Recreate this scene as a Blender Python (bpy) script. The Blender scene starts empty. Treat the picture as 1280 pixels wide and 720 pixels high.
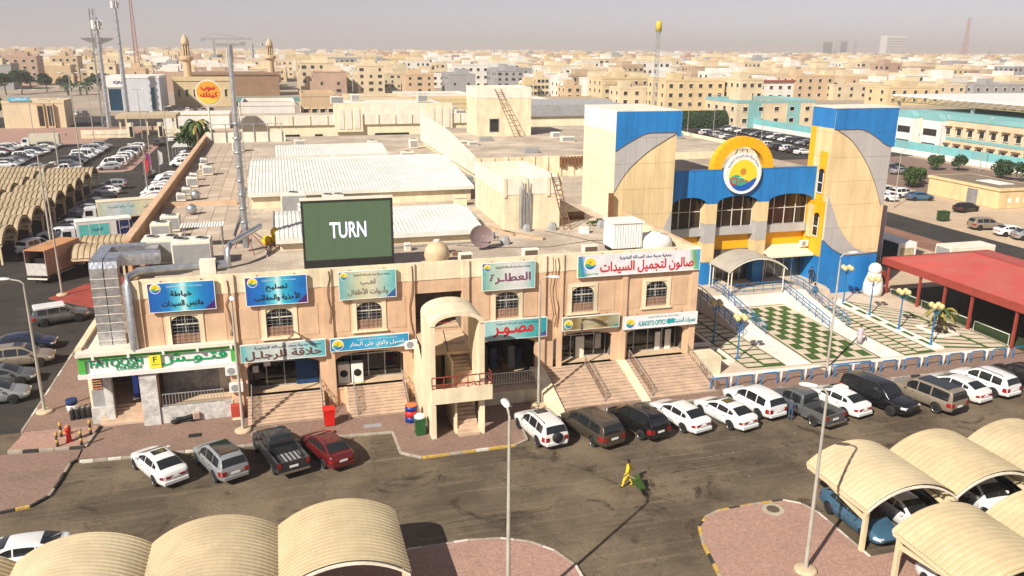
import bpy, bmesh, math, random, mathutils
import mathutils.geometry
from mathutils import Vector, Matrix
rnd = random.Random(7)
scene = bpy.context.scene
COL = scene.collection

# ------------------------------------------------------------------ camera
cam_d = bpy.data.cameras.new('camera')
cam_d.sensor_width = 36.0
cam_d.lens = 28.8675
cam_d.clip_start = 0.2
cam_d.clip_end = 30000
cam = bpy.data.objects.new('camera', cam_d)
COL.objects.link(cam)
CAMH = 24.5
def _cam_matrix(yaw, pitch, roll):
    f = Vector((math.sin(yaw)*math.cos(pitch), math.cos(yaw)*math.cos(pitch), -math.sin(pitch)))
    r = Vector((math.cos(yaw), -math.sin(yaw), 0))
    d = f.cross(r)
    c, s = math.cos(roll), math.sin(roll)
    R = c*r + s*d
    D = -s*r + c*d
    m = Matrix((R, -D, -f)).transposed().to_4x4()
    m.translation = Vector((0, 0, CAMH))
    return m
cam.matrix_world = _cam_matrix(math.radians(15.75), math.radians(16.27), math.radians(-0.4374))
scene.camera = cam

# ------------------------------------------------------------------ sky, sun, exposure
SUN_EL = math.radians(38.0)
SUN_TO = Vector((0.795*math.cos(SUN_EL), 0.607*math.cos(SUN_EL), -math.sin(SUN_EL)))   # where light travels
world = bpy.data.worlds.new('World')
scene.world = world
world.use_nodes = True
wn, wl = world.node_tree.nodes, world.node_tree.links
bg = wn['Background']
sky = wn.new('ShaderNodeTexSky')
sky.sky_type = 'NISHITA'
sky.sun_disc = False
sky.sun_elevation = SUN_EL
sky.sun_rotation = math.atan2(-SUN_TO.x, -SUN_TO.y)
sky.altitude = 0
sky.air_density = 1.0
sky.dust_density = 0.2
sky.ozone_density = 1.5
hsv = wn.new('ShaderNodeHueSaturation')
hsv.inputs['Saturation'].default_value = 0.30
wl.new(sky.outputs[0], hsv.inputs['Color'])
tint = wn.new('ShaderNodeMix'); tint.data_type = 'RGBA'; tint.blend_type = 'MULTIPLY'; tint.inputs[0].default_value = 1.0
tint.inputs[7].default_value = (0.99, 0.95, 1.08, 1)
wl.new(hsv.outputs[0], tint.inputs[6])
wl.new(tint.outputs[2], bg.inputs[0])
bg.inputs[1].default_value = 0.054
sun_d = bpy.data.lights.new('sun', 'SUN')
sun_d.energy = 5.0
sun_d.angle = math.radians(0.5)
sun_d.color = (1.0, 0.93, 0.82)
sun = bpy.data.objects.new('sun', sun_d)
sun.rotation_euler = SUN_TO.to_track_quat('-Z', 'Y').to_euler()
sun.location = (-60, -40, 90)
COL.objects.link(sun)
vs = scene.view_settings
vs.view_transform = 'Standard'
vs.look = 'None'
vs.gamma = 1
vs.use_curve_mapping = False
vs.exposure = 0.48
cy = scene.cycles
cy.use_denoising = True
cy.max_bounces = 6
cy.diffuse_bounces = 3
cy.glossy_bounces = 3
cy.transmission_bounces = 3
cy.volume_bounces = 0
cy.caustics_reflective = False
cy.caustics_refractive = False
cy.sample_clamp_indirect = 6.0

# ------------------------------------------------------------------ materials
MATS = {}
def mat(name, col, rough=0.8, var=0.12, scale=0.8, metal=0.0, bump=0.0, bscale=12.0, streak=0.0, spec=0.4, coat=0.0, fine=0.0, dust=None):
    """plain surface colour with large and fine noise, optional vertical rain streaks and relief"""
    if name in MATS: return MATS[name]
    m = bpy.data.materials.new(name)
    m.use_nodes = True
    n, l = m.node_tree.nodes, m.node_tree.links
    p = n['Principled BSDF']
    p.inputs['Roughness'].default_value = rough
    p.inputs['Metallic'].default_value = metal
    p.inputs['Specular IOR Level'].default_value = spec
    if coat: p.inputs['Coat Weight'].default_value = coat
    c = (*col, 1)
    geo = n.new('ShaderNodeNewGeometry')
    cur = None
    def noise(sc, det, vec=None, r=0.55):
        t = n.new('ShaderNodeTexNoise'); t.inputs['Scale'].default_value = sc; t.inputs['Detail'].default_value = det
        t.inputs['Roughness'].default_value = r
        l.new(vec if vec is not None else geo.outputs['Position'], t.inputs['Vector'])
        return t.outputs['Fac']
    def mulmix(prev, fac, lo, hi, dark=None):
        mr = n.new('ShaderNodeMapRange'); mr.inputs[1].default_value = 0.3; mr.inputs[2].default_value = 0.7
        mr.inputs[3].default_value = lo; mr.inputs[4].default_value = hi
        l.new(fac, mr.inputs[0])
        mx = n.new('ShaderNodeVectorMath'); mx.operation = 'SCALE'
        if prev is None: mx.inputs[0].default_value = col
        else: l.new(prev, mx.inputs[0])
        l.new(mr.outputs[0], mx.inputs['Scale'])
        return mx.outputs[0]
    if var: cur = mulmix(cur, noise(scale, 5), 1-var, 1+var)
    if fine: cur = mulmix(cur, noise(scale*18, 3), 1-fine, 1+fine)
    if streak:
        mp = n.new('ShaderNodeMapping'); mp.inputs['Scale'].default_value = (1.1, 1.1, 0.13)
        l.new(geo.outputs['Position'], mp.inputs[0])
        f = noise(1.0, 4, mp.outputs[0], 0.7)
        cur = mulmix(cur, f, 1-streak, 1+streak*0.35)
    if dust:
        f = noise(scale*0.7+0.2, 6, None, 0.65)
        mr = n.new('ShaderNodeMapRange'); mr.inputs[1].default_value = 0.42; mr.inputs[2].default_value = 0.72
        l.new(f, mr.inputs[0])
        mx = n.new('ShaderNodeMix'); mx.data_type = 'RGBA'
        l.new(mr.outputs[0], mx.inputs[0])
        if cur is None: mx.inputs[6].default_value = c
        else: l.new(cur, mx.inputs[6])
        mx.inputs[7].default_value = (*dust, 1)
        cur = mx.outputs[2]
    if cur is None: p.inputs['Base Color'].default_value = c
    else: l.new(cur, p.inputs['Base Color'])
    if bump:
        b = n.new('ShaderNodeBump'); b.inputs['Strength'].default_value = bump; b.inputs['Distance'].default_value = 0.02
        l.new(noise(bscale, 4), b.inputs['Height']); l.new(b.outputs[0], p.inputs['Normal'])
    MATS[name] = m
    return m

def paver_mat(name, c1, c2, mortar, bw, bh, var=0.2, rough=0.9, rot=0.0, dirt=(0.16,0.12,0.09), msize=0.012):
    if name in MATS: return MATS[name]
    m = bpy.data.materials.new(name); m.use_nodes = True
    n, l = m.node_tree.nodes, m.node_tree.links; p = n['Principled BSDF']
    p.inputs['Roughness'].default_value = rough
    geo = n.new('ShaderNodeNewGeometry'); mp = n.new('ShaderNodeMapping'); mp.inputs['Rotation'].default_value = (0, 0, rot)
    l.new(geo.outputs['Position'], mp.inputs[0])
    br = n.new('ShaderNodeTexBrick'); br.inputs['Scale'].default_value = 1.0
    br.inputs['Brick Width'].default_value = bw; br.inputs['Row Height'].default_value = bh
    br.inputs['Mortar Size'].default_value = msize
    br.inputs['Color1'].default_value = (*c1, 1); br.inputs['Color2'].default_value = (*c2, 1); br.inputs['Mortar'].default_value = (*mortar, 1)
    l.new(mp.outputs[0], br.inputs['Vector'])
    t = n.new('ShaderNodeTexNoise'); t.inputs['Scale'].default_value = 0.35; t.inputs['Detail'].default_value = 8; t.inputs['Roughness'].default_value = 0.65
    l.new(geo.outputs['Position'], t.inputs['Vector'])
    mr = n.new('ShaderNodeMapRange'); mr.inputs[1].default_value = 0.5; mr.inputs[2].default_value = 0.78; mr.inputs[4].default_value = 0.75
    l.new(t.outputs['Fac'], mr.inputs[0])
    mx = n.new('ShaderNodeMix'); mx.data_type = 'RGBA'; l.new(mr.outputs[0], mx.inputs[0]); l.new(br.outputs['Color'], mx.inputs[6]); mx.inputs[7].default_value = (*dirt, 1)
    t2 = n.new('ShaderNodeTexNoise'); t2.inputs['Scale'].default_value = 6; t2.inputs['Detail'].default_value = 5
    l.new(geo.outputs['Position'], t2.inputs['Vector'])
    m2 = n.new('ShaderNodeMapRange'); m2.inputs[1].default_value = 0.3; m2.inputs[2].default_value = 0.7; m2.inputs[3].default_value = 1-var; m2.inputs[4].default_value = 1+var
    l.new(t2.outputs['Fac'], m2.inputs[0])
    sc = n.new('ShaderNodeVectorMath'); sc.operation = 'SCALE'; l.new(mx.outputs[2], sc.inputs[0]); l.new(m2.outputs[0], sc.inputs['Scale'])
    l.new(sc.outputs[0], p.inputs['Base Color'])
    b = n.new('ShaderNodeBump'); b.inputs['Strength'].default_value = 0.4; b.inputs['Distance'].default_value = 0.01
    l.new(br.outputs['Fac'], b.inputs['Height']); b.invert = True
    l.new(b.outputs[0], p.inputs['Normal'])
    MATS[name] = m
    return m

def asphalt_mat(name, base, dusty, stain, dust_amt=(0.42, 0.62), wheel=True):
    """asphalt with sand dust, oil stains, drag marks along X and fine aggregate"""
    m = bpy.data.materials.new(name); m.use_nodes = True
    n, l = m.node_tree.nodes, m.node_tree.links; p = n['Principled BSDF']
    p.inputs['Roughness'].default_value = 0.9; p.inputs['Specular IOR Level'].default_value = 0.25
    geo = n.new('ShaderNodeNewGeometry')
    def noise(sc, det, r=0.6, mp=None, dist=0.0):
        t = n.new('ShaderNodeTexNoise'); t.inputs['Scale'].default_value = sc; t.inputs['Detail'].default_value = det; t.inputs['Roughness'].default_value = r
        t.inputs['Distortion'].default_value = dist
        if mp:
            q = n.new('ShaderNodeMapping'); q.inputs['Scale'].default_value = mp; q.inputs['Rotation'].default_value = (0, 0, 0.06)
            l.new(geo.outputs['Position'], q.inputs[0]); l.new(q.outputs[0], t.inputs['Vector'])
        else: l.new(geo.outputs['Position'], t.inputs['Vector'])
        return t.outputs['Fac']
    def rng(f, a, b, lo=0.0, hi=1.0):
        q = n.new('ShaderNodeMapRange'); q.inputs[1].default_value = a; q.inputs[2].default_value = b; q.inputs[3].default_value = lo; q.inputs[4].default_value = hi
        l.new(f, q.inputs[0]); return q.outputs[0]
    def mix(f, a, b):
        q = n.new('ShaderNodeMix'); q.data_type = 'RGBA'; l.new(f, q.inputs[0])
        for s, v in ((6, a), (7, b)):
            if isinstance(v, tuple): q.inputs[s].default_value = (*v, 1)
            else: l.new(v, q.inputs[s])
        return q.outputs[2]
    c = mix(rng(noise(0.16, 5, 0.62), *dust_amt), base, dusty)
    c = mix(rng(noise(0.5, 5, 0.75, (0.28, 1.6, 1.0)), 0.5, 0.68, 0, 0.8), c, tuple(0.5*(a+b) for a, b in zip(base, dusty)))
    c = mix(rng(noise(1.0, 5, 0.7, (0.10, 3.2, 1.0)), 0.53, 0.68, 0, 0.55), c, tuple(1.3*v for v in dusty))
    c = mix(rng(noise(0.33, 6, 0.7, None, 1.2), 0.565, 0.67, 0, 0.8), c, stain)
    c = mix(rng(noise(2.4, 6, 0.75), 0.60, 0.69, 0, 0.6), c, stain)
    # cracks
    v = n.new('ShaderNodeTexVoronoi'); v.feature = 'DISTANCE_TO_EDGE'; v.inputs['Scale'].default_value = 0.16
    w = n.new('ShaderNodeTexNoise'); w.inputs['Scale'].default_value = 0.8; w.inputs['Detail'].default_value = 6; l.new(geo.outputs['Position'], w.inputs['Vector'])
    va = n.new('ShaderNodeVectorMath'); va.operation = 'MULTIPLY_ADD'; l.new(w.outputs['Color'], va.inputs[0]); va.inputs[1].default_value = (3, 3, 0); l.new(geo.outputs['Position'], va.inputs[2])
    l.new(va.outputs[0], v.inputs['Vector'])
    c = mix(rng(v.outputs['Distance'], 0.0, 0.006, 0.55, 0.0), c, stain)
    f = rng(noise(28, 4, 0.8), 0.25, 0.75, 0.72, 1.28)
    f2 = rng(noise(4.5, 5, 0.7), 0.3, 0.7, 0.82, 1.18)
    mm = n.new('ShaderNodeMath'); mm.operation = 'MULTIPLY'; l.new(f, mm.inputs[0]); l.new(f2, mm.inputs[1])
    sc = n.new('ShaderNodeVectorMath'); sc.operation = 'SCALE'; l.new(c, sc.inputs[0]); l.new(mm.outputs[0], sc.inputs['Scale'])
    l.new(sc.outputs[0], p.inputs['Base Color'])
    b = n.new('ShaderNodeBump'); b.inputs['Strength'].default_value = 0.5; b.inputs['Distance'].default_value = 0.02
    l.new(noise(14, 3, 0.8), b.inputs['Height']); l.new(b.outputs[0], p.inputs['Normal'])
    return m

def corr_mat(name, c, c2):
    return mat(name, c, rough=0.5, var=0.10, scale=0.5, fine=0.04, dust=c2, spec=0.35)

M_cream = mat('cream_render', (0.80, 0.68, 0.47), var=0.12, streak=0.24, fine=0.05)
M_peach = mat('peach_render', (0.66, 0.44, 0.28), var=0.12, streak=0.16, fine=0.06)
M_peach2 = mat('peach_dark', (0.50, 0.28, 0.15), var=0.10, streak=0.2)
M_white = mat('white_paint', (0.80, 0.78, 0.74), rough=0.5, var=0.06, streak=0.08)
M_white2 = mat('white_wall', (0.78, 0.72, 0.60), var=0.08, streak=0.15)
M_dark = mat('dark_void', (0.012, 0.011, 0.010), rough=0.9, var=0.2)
M_glass = mat('dark_glass', (0.015, 0.018, 0.02), rough=0.06, var=0.0, spec=0.8)
M_shopglass = mat('shop_glass', (0.05, 0.06, 0.065), rough=0.04, var=0.15, scale=2.0, spec=0.9)
M_brownglass = mat('brown_glass', (0.030, 0.018, 0.012), rough=0.08, var=0.2, spec=0.6)
M_black = mat('black_rubber', (0.014, 0.014, 0.015), rough=0.7, var=0.1)
M_steel = mat('galvanised', (0.50, 0.52, 0.54), rough=0.35, metal=0.7, var=0.18, scale=2.5, streak=0.15)
M_foil = mat('foil_duct', (0.62, 0.64, 0.68), rough=0.28, metal=0.85, var=0.25, scale=3.0, bump=1.0, bscale=5.0)
M_greym = mat('grey_metal', (0.30, 0.30, 0.30), rough=0.5, var=0.12, scale=2)
M_pole = mat('pole_grey', (0.42, 0.39, 0.33), rough=0.5, var=0.15, scale=1.5, streak=0.2)
M_chrome = mat('chrome', (0.65, 0.65, 0.66), rough=0.2, metal=1.0, var=0.05)
M_rim = mat('alloy', (0.42, 0.43, 0.45), rough=0.35, metal=0.6, var=0.1)
M_red = mat('red_paint', (0.55, 0.02, 0.015), rough=0.45, var=0.1)
M_tail = mat('tail_lamp', (0.26, 0.008, 0.008), rough=0.15, var=0.05, spec=0.7)
M_head = mat('head_lamp', (0.62, 0.64, 0.66), rough=0.1, var=0.05, spec=0.9)
M_blue = mat('blue_panel', (0.018, 0.20, 0.53), rough=0.35, var=0.08, scale=0.5, streak=0.22)
M_blue2 = mat('blue_rail', (0.015, 0.15, 0.36), rough=0.4, var=0.08)
M_yellow = mat('yellow_panel', (0.88, 0.42, 0.01), rough=0.4, var=0.06, scale=0.5, streak=0.1)
M_silver = mat('silver_panel', (0.50, 0.49, 0.47), rough=0.4, var=0.06, scale=0.5, streak=0.1, metal=0.2)
M_clad = mat('cream_panel', (0.76, 0.58, 0.32), rough=0.45, var=0.08, scale=0.5, streak=0.2)
M_cladw = mat('pale_panel', (0.82, 0.74, 0.53), rough=0.5, var=0.06, scale=0.5, streak=0.12)
M_seam = mat('seam_dark', (0.10, 0.08, 0.06), var=0.1)
M_turf = mat('turf', (0.05, 0.10, 0.018), rough=0.95, var=0.25, scale=3, fine=0.35, bump=0.8, bscale=60)
M_pave = mat('pale_paver', (0.58, 0.48, 0.37), rough=0.9, var=0.14, scale=1.2, fine=0.08)
M_concrete = mat('concrete_white', (0.80, 0.77, 0.70), rough=0.85, var=0.10, scale=0.9, fine=0.06, dust=(0.66, 0.58, 0.48))
M_kerb = mat('kerb_stone', (0.36, 0.31, 0.25), rough=0.9, var=0.2, scale=2)
M_kerby = mat('kerb_yellow', (0.58, 0.36, 0.04), rough=0.85, var=0.25, scale=4, dust=(0.30, 0.24, 0.16))
M_kerbk = mat('kerb_black', (0.035, 0.033, 0.03), rough=0.85, var=0.3, scale=4)
M_kerbw = mat('kerb_white', (0.60, 0.56, 0.48), rough=0.85, var=0.2, scale=4)
M_step = mat('step_stone', (0.58, 0.42, 0.30), rough=0.85, var=0.14, scale=1.5, fine=0.08, dust=(0.40, 0.30, 0.22))
M_wood = mat('brown_timber', (0.20, 0.09, 0.04), rough=0.8, var=0.25, scale=3)
M_roofred = mat('red_roof_sheet', (0.47, 0.085, 0.07), rough=0.7, var=0.08, scale=0.4, streak=0.0, dust=(0.42, 0.125, 0.10))
M_redpaint = mat('red_oxide', (0.30, 0.05, 0.035), rough=0.6, var=0.12, scale=1)
M_corrw = corr_mat('white_sheet', (0.74, 0.73, 0.68), (0.66, 0.62, 0.52))
M_carport = corr_mat('carport_sheet', (0.60, 0.49, 0.30), (0.50, 0.40, 0.24))
M_carportfar = corr_mat('carport_sheet_old', (0.46, 0.37, 0.24), (0.34, 0.26, 0.16))
M_carportb = corr_mat('carport_sheet_faded', (0.64, 0.53, 0.34), (0.55, 0.44, 0.28))
M_carportc = corr_mat('carport_sheet_dusty', (0.57, 0.46, 0.29), (0.46, 0.37, 0.23))
M_frame = mat('carport_steel', (0.68, 0.56, 0.36), rough=0.5, var=0.1)
M_marble = mat('marble_face', (0.66, 0.64, 0.60), rough=0.35, var=0.1, scale=2.5, dust=(0.30, 0.29, 0.28))
M_green = mat('green_sign', (0.09, 0.42, 0.07), rough=0.4, var=0.05)
M_greenlet = mat('green_letter', (0.01, 0.30, 0.10), rough=0.4, var=0.05)
M_gold = mat('globe_glass', (0.62, 0.50, 0.24), rough=0.25, var=0.12, scale=3)
M_skin = mat('skin', (0.28, 0.15, 0.09), rough=0.7, var=0.05)
M_hair = mat('hair_black', (0.015, 0.012, 0.010), rough=0.7, var=0.1)
M_trunk = mat('bark', (0.14, 0.10, 0.06), var=0.3, scale=4)
M_leaf = mat('leaf_green', (0.045, 0.085, 0.02), rough=0.7, var=0.35, scale=1.5)
M_leaf2 = mat('leaf_dark', (0.028, 0.06, 0.018), rough=0.7, var=0.35, scale=1.5)
M_leaf3 = mat('leaf_dry', (0.26, 0.21, 0.05), rough=0.7, var=0.3, scale=3)
M_sand = mat('sand_ground', (0.50, 0.37, 0.25), rough=0.95, var=0.18, scale=0.03, fine=0.10, dust=(0.56, 0.44, 0.32))
M_asph = asphalt_mat('lot_asphalt', (0.092, 0.070, 0.047), (0.19, 0.144, 0.095), (0.026, 0.019, 0.013))
M_asph2 = asphalt_mat('left_asphalt', (0.040, 0.036, 0.032), (0.075, 0.062, 0.050), (0.014, 0.012, 0.011), (0.5, 0.75))
M_road = asphalt_mat('road_asphalt', (0.040, 0.038, 0.036), (0.065, 0.058, 0.05), (0.02, 0.018, 0.016), (0.5, 0.75))
M_pink = paver_mat('pink_paving', (0.41, 0.235, 0.18), (0.45, 0.27, 0.21), (0.29, 0.19, 0.145), 0.22, 0.11, dirt=(0.30,0.19,0.15))
M_pinkold = paver_mat('pink_paving_worn', (0.25, 0.155, 0.118), (0.30, 0.19, 0.145), (0.18, 0.12, 0.09), 0.22, 0.11, dirt=(0.13, 0.10, 0.07))
M_brick = paver_mat('brown_brick', (0.28, 0.13, 0.07), (0.36, 0.18, 0.10), (0.45, 0.36, 0.26), 0.25, 0.09)
M_roofslab = mat('roof_screed', (0.52, 0.43, 0.335), rough=0.95, var=0.25, scale=0.22, fine=0.18, dust=(0.33, 0.26, 0.195))
M_rooftile = mat('roof_tile', (0.46, 0.365, 0.28), rough=0.95, var=0.14, scale=0.5, fine=0.08)

# ------------------------------------------------------------------ helpers
class MB:
    """collects boxes, bars, tubes and polygons; build() links them as one mesh object"""
    def __init__(s): s.v = []; s.f = []; s.mi = []; s.cur = 0; s.sm = []
    def add(s, vs, fs, smooth=False):
        o = len(s.v); s.v += [tuple(v) for v in vs]
        for f in fs: s.f.append([i+o for i in f]); s.mi.append(s.cur); s.sm.append(smooth)
        return s
    def box(s, x0, x1, y0, y1, z0, z1):
        return s.add([(x0,y0,z0),(x1,y0,z0),(x1,y1,z0),(x0,y1,z0),(x0,y0,z1),(x1,y0,z1),(x1,y1,z1),(x0,y1,z1)],
              [(0,3,2,1),(4,5,6,7),(0,1,5,4),(1,2,6,5),(2,3,7,6),(3,0,4,7)])
    def cbox(s, c, d): return s.box(c[0]-d[0]/2, c[0]+d[0]/2, c[1]-d[1]/2, c[1]+d[1]/2, c[2]-d[2]/2, c[2]+d[2]/2)
    def bevbox(s, x0, x1, y0, y1, z0, z1, b):
        """box with chamfered vertical and top edges"""
        def ring(i, z): return [(x0+i+b,y0+i,z),(x1-i-b,y0+i,z),(x1-i,y0+i+b,z),(x1-i,y1-i-b,z),(x1-i-b,y1-i,z),(x0+i+b,y1-i,z),(x0+i,y1-i-b,z),(x0+i,y0+i+b,z)]
        vs = ring(0,z0)+ring(0,z1-b)+ring(b,z1)
        fs = [tuple(range(7,-1,-1)), tuple(range(16,24))]
        for k in (0,8):
            for i in range(8): fs.append((k+i,k+(i+1)%8,k+8+(i+1)%8,k+8+i))
        return s.add(vs, fs)
    def tube(s, pts, r, n=8, r2=None, cap=True, smooth=True):
        pts = [Vector(p) for p in pts]; rings = []
        k = len(pts)
        for i, p in enumerate(pts):
            d = (pts[min(i+1,k-1)]-pts[max(i-1,0)]).normalized()
            a = Vector((0,0,1)) if abs(d.z) < 0.95 else Vector((1,0,0))
            u = d.cross(a).normalized(); w = u.cross(d)
            rr = r if r2 is None else r+(r2-r)*i/(k-1)
            rings.append([p+u*(rr*math.cos(2*math.pi*j/n))+w*(rr*math.sin(2*math.pi*j/n)) for j in range(n)])
        vs = [v for q in rings for v in q]; fs = []
        for i in range(k-1):
            for j in range(n): fs.append((i*n+j, (i+1)*n+j, (i+1)*n+(j+1)%n, i*n+(j+1)%n))
        s.add(vs, fs, smooth)
        if cap:
            s.add(rings[0], [tuple(range(n))]); s.add(rings[-1], [tuple(range(n-1,-1,-1))])
        return s
    def lathe(s, prof, n=16, c=(0,0,0), axis='z', smooth=True, cap=True):
        vs = []; fs = []
        for (r, h) in prof:
            for j in range(n):
                a = 2*math.pi*j/n; x, y = r*math.cos(a), r*math.sin(a)
                p = (x,y,h) if axis == 'z' else ((h,x,y) if axis == 'x' else (y,h,x))
                vs.append((p[0]+c[0],p[1]+c[1],p[2]+c[2]))
        k = len(prof)
        for i in range(k-1):
            for j in range(n): fs.append((i*n+j, i*n+(j+1)%n, (i+1)*n+(j+1)%n, (i+1)*n+j))
        o = len(s.v); s.add(vs, fs, smooth)
        if cap:
            for q in (range(n-1,-1,-1), range((k-1)*n, k*n)): s.f.append([i+o for i in q]); s.mi.append(s.cur); s.sm.append(False)
        return s
    def poly(s, pts, axis, a, b):
        """extrude a 2-D polygon: axis 'z' pts are (x,y); 'y' pts are (x,z); 'x' pts are (y,z); from a to b"""
        n = len(pts)
        def P(p, t): return (p[0],p[1],t) if axis == 'z' else ((p[0],t,p[1]) if axis == 'y' else (t,p[0],p[1]))
        ar = sum(pts[i][0]*pts[(i+1)%n][1]-pts[(i+1)%n][0]*pts[i][1] for i in range(n))
        if ar < 0: pts = pts[::-1]
        vs = [P(p,a) for p in pts]+[P(p,b) for p in pts]
        up = (b > a) != (axis == 'y')
        fs = [tuple(range(n-1,-1,-1)), tuple(range(n,2*n))]+[(i,(i+1)%n,n+(i+1)%n,n+i) for i in range(n)]
        if not up: fs = [f[::-1] for f in fs]
        return s.add(vs, fs)
    def quad(s, a, b, c, d): return s.add([a,b,c,d],[(0,1,2,3)])
    def xform(s, m): s.v = [tuple(m @ Vector(v)) for v in s.v]; return s
    def mesh(s, name, sharp=None):
        me = bpy.data.meshes.new(name); me.from_pydata(s.v, [], s.f)
        me.polygons.foreach_set('material_index', s.mi); me.polygons.foreach_set('use_smooth', s.sm)
        me.update()
        return me
    def build(s, name, m=None, parent=None, loc=None, **kw):
        return obj(name, s.mesh(name), m, parent, loc, **kw)

def obj(name, me, m=None, parent=None, loc=None, rz=0.0, kind=None, rot=None, scale=None):
    o = bpy.data.objects.new(name, me); COL.objects.link(o)
    if parent: o.parent = parent
    if loc is not None: o.location = loc
    if rot is not None: o.rotation_euler = rot
    elif rz: o.rotation_euler = (0,0,rz)
    if scale is not None: o.scale = scale
    if m is not None and me is not None:
        ms = m if isinstance(m, (list, tuple)) else [m]
        if len(me.materials) == 0:
            for q in ms: me.materials.append(q)
        elif list(me.materials) != list(ms):
            for i, q in enumerate(ms):
                if i < len(o.material_slots): o.material_slots[i].link = 'OBJECT'; o.material_slots[i].material = q
    if kind: o['kind'] = kind
    return o
def tag(o, label, cat, group=None):
    o['label'] = label; o['category'] = cat
    if group: o['group'] = group
    return o
def thing(name, label, cat, loc=(0,0,0), rz=0.0, group=None):
    o = bpy.data.objects.new(name, None); COL.objects.link(o); o.location = loc; o.rotation_euler = (0,0,rz)
    o.empty_display_size = 0.3
    return tag(o, label, cat, group)
def struct(o): o['kind'] = 'structure'; return o
def copy_tree(o, parent=None, links=None):
    c = o.copy(); COL.objects.link(c)
    if parent: c.parent = parent
    for ch in o.children: copy_tree(ch, c)
    return c
ORD = ['first','second','third','fourth','fifth','sixth','seventh','eighth','ninth','tenth','eleventh','twelfth','thirteenth','fourteenth','fifteenth','sixteenth','seventeenth','eighteenth']

def clip_rect(poly, x0, x1, z0, z1):
    def clip(p, f, t):
        out = []
        for i in range(len(p)):
            a, b = p[i], p[(i+1)%len(p)]; fa, fb = f(a), f(b)
            if fa >= 0: out.append(a)
            if (fa >= 0) != (fb >= 0):
                k = fa/(fa-fb); out.append((a[0]+(b[0]-a[0])*k, a[1]+(b[1]-a[1])*k))
        return out
    for f in (lambda p: p[0]-x0, lambda p: x1-p[0], lambda p: p[1]-z0, lambda p: z1-p[1]):
        if len(poly) < 3: return []
        poly = clip(poly, f, 0)
    if len(poly) < 3: return []
    q = [poly[0]]
    for p in poly[1:]:
        if abs(p[0]-q[-1][0])+abs(p[1]-q[-1][1]) > 1e-4: q.append(p)
    if len(q) > 2 and abs(q[0][0]-q[-1][0])+abs(q[0][1]-q[-1][1]) < 1e-4: q.pop()
    if len(q) < 3: return []
    a = abs(sum(q[i][0]*q[(i+1)%len(q)][1]-q[(i+1)%len(q)][0]*q[i][1] for i in range(len(q))))/2
    return q if a > 0.004 else []

def wall_y(mb, x0, x1, z0, z1, y, th, holes):
    """wall in the plane y (front face) of thickness th with rectangular holes (hx0,hx1,hz0,hz1)"""
    xs = sorted(set([x0,x1]+[h[0] for h in holes]+[h[1] for h in holes])); xs = [x for x in xs if x0 <= x <= x1]
    zs = sorted(set([z0,z1]+[h[2] for h in holes]+[h[3] for h in holes])); zs = [z for z in zs if z0 <= z <= z1]
    def hole(x, z): return any(h[0] < x < h[1] and h[2] < z < h[3] for h in holes)
    # solid cells merged per column run
    for i in range(len(xs)-1):
        j = 0
        while j < len(zs)-1:
            if hole((xs[i]+xs[i+1])/2, (zs[j]+zs[j+1])/2): j += 1; continue
            k = j
            while k < len(zs)-1 and not hole((xs[i]+xs[i+1])/2, (zs[k]+zs[k+1])/2): k += 1
            a, b, c, d = xs[i], xs[i+1], zs[j], zs[k]
            mb.quad((a,y,c),(b,y,c),(b,y,d),(a,y,d)); mb.quad((a,y+th,c),(a,y+th,d),(b,y+th,d),(b,y+th,c))
            j = k
    for (a,b,c,d) in holes:
        mb.quad((a,y,c),(a,y,d),(a,y+th,d),(a,y+th,c)); mb.quad((b,y,c),(b,y+th,c),(b,y+th,d),(b,y,d))
        mb.quad((a,y,d),(b,y,d),(b,y+th,d),(a,y+th,d)); mb.quad((a,y,c),(a,y+th,c),(b,y+th,c),(b,y,c))
    mb.quad((x0,y,z1),(x1,y,z1),(x1,y+th,z1),(x0,y+th,z1))
    mb.quad((x0,y,z0),(x0,y,z1),(x0,y+th,z1),(x0,y+th,z0)); mb.quad((x1,y,z0),(x1,y+th,z0),(x1,y+th,z1),(x1,y,z1))
    return mb

# ---- lettering (Arabic letters joined by hand through their presentation forms)
_AR = {'أ':(0xFE83,2),'ا':(0xFE8D,2),'ئ':(0xFE89,4)}
_c = 0xFE8F
for _ch, _n in zip('بةتثجحخدذرزسشصضطظعغفقكلمنهوىي', (4,2,4,4,4,4,4,2,2,2,2,4,4,4,4,4,4,4,4,4,4,4,4,4,4,4,2,2,4)):
    _AR[_ch] = (_c, _n); _c += _n
def arabic(s):
    s = s.replace('\u0640','_').replace('لا','\u0001').replace('لأ','\u0002')
    info = lambda ch: {'\u0001':(0xFEFB,2),'\u0002':(0xFEF7,2)}.get(ch) or _AR.get(ch)
    out = []
    for i, ch in enumerate(s):
        f = info(ch)
        if not f: out.append('\u0640' if ch == '_' else ch); continue
        p = i > 0 and (s[i-1] == '_' or (info(s[i-1]) is not None and info(s[i-1])[1] == 4))
        n = i+1 < len(s) and (s[i+1] == '_' or info(s[i+1]) is not None)
        b, k = f
        out.append(chr(b+(1 if p else 0)) if k == 2 else chr(b+(3 if p and n else 2 if n else 1 if p else 0)))
    return ''.join(reversed(out))
def _inside(p, poly):
    c = False; n = len(poly)
    for i in range(n):
        a, b = poly[i], poly[(i+1)%n]
        if (a[1] > p[1]) != (b[1] > p[1]) and p[0] < (b[0]-a[0])*(p[1]-a[1])/(b[1]-a[1])+a[0]: c = not c
    return c
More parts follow.
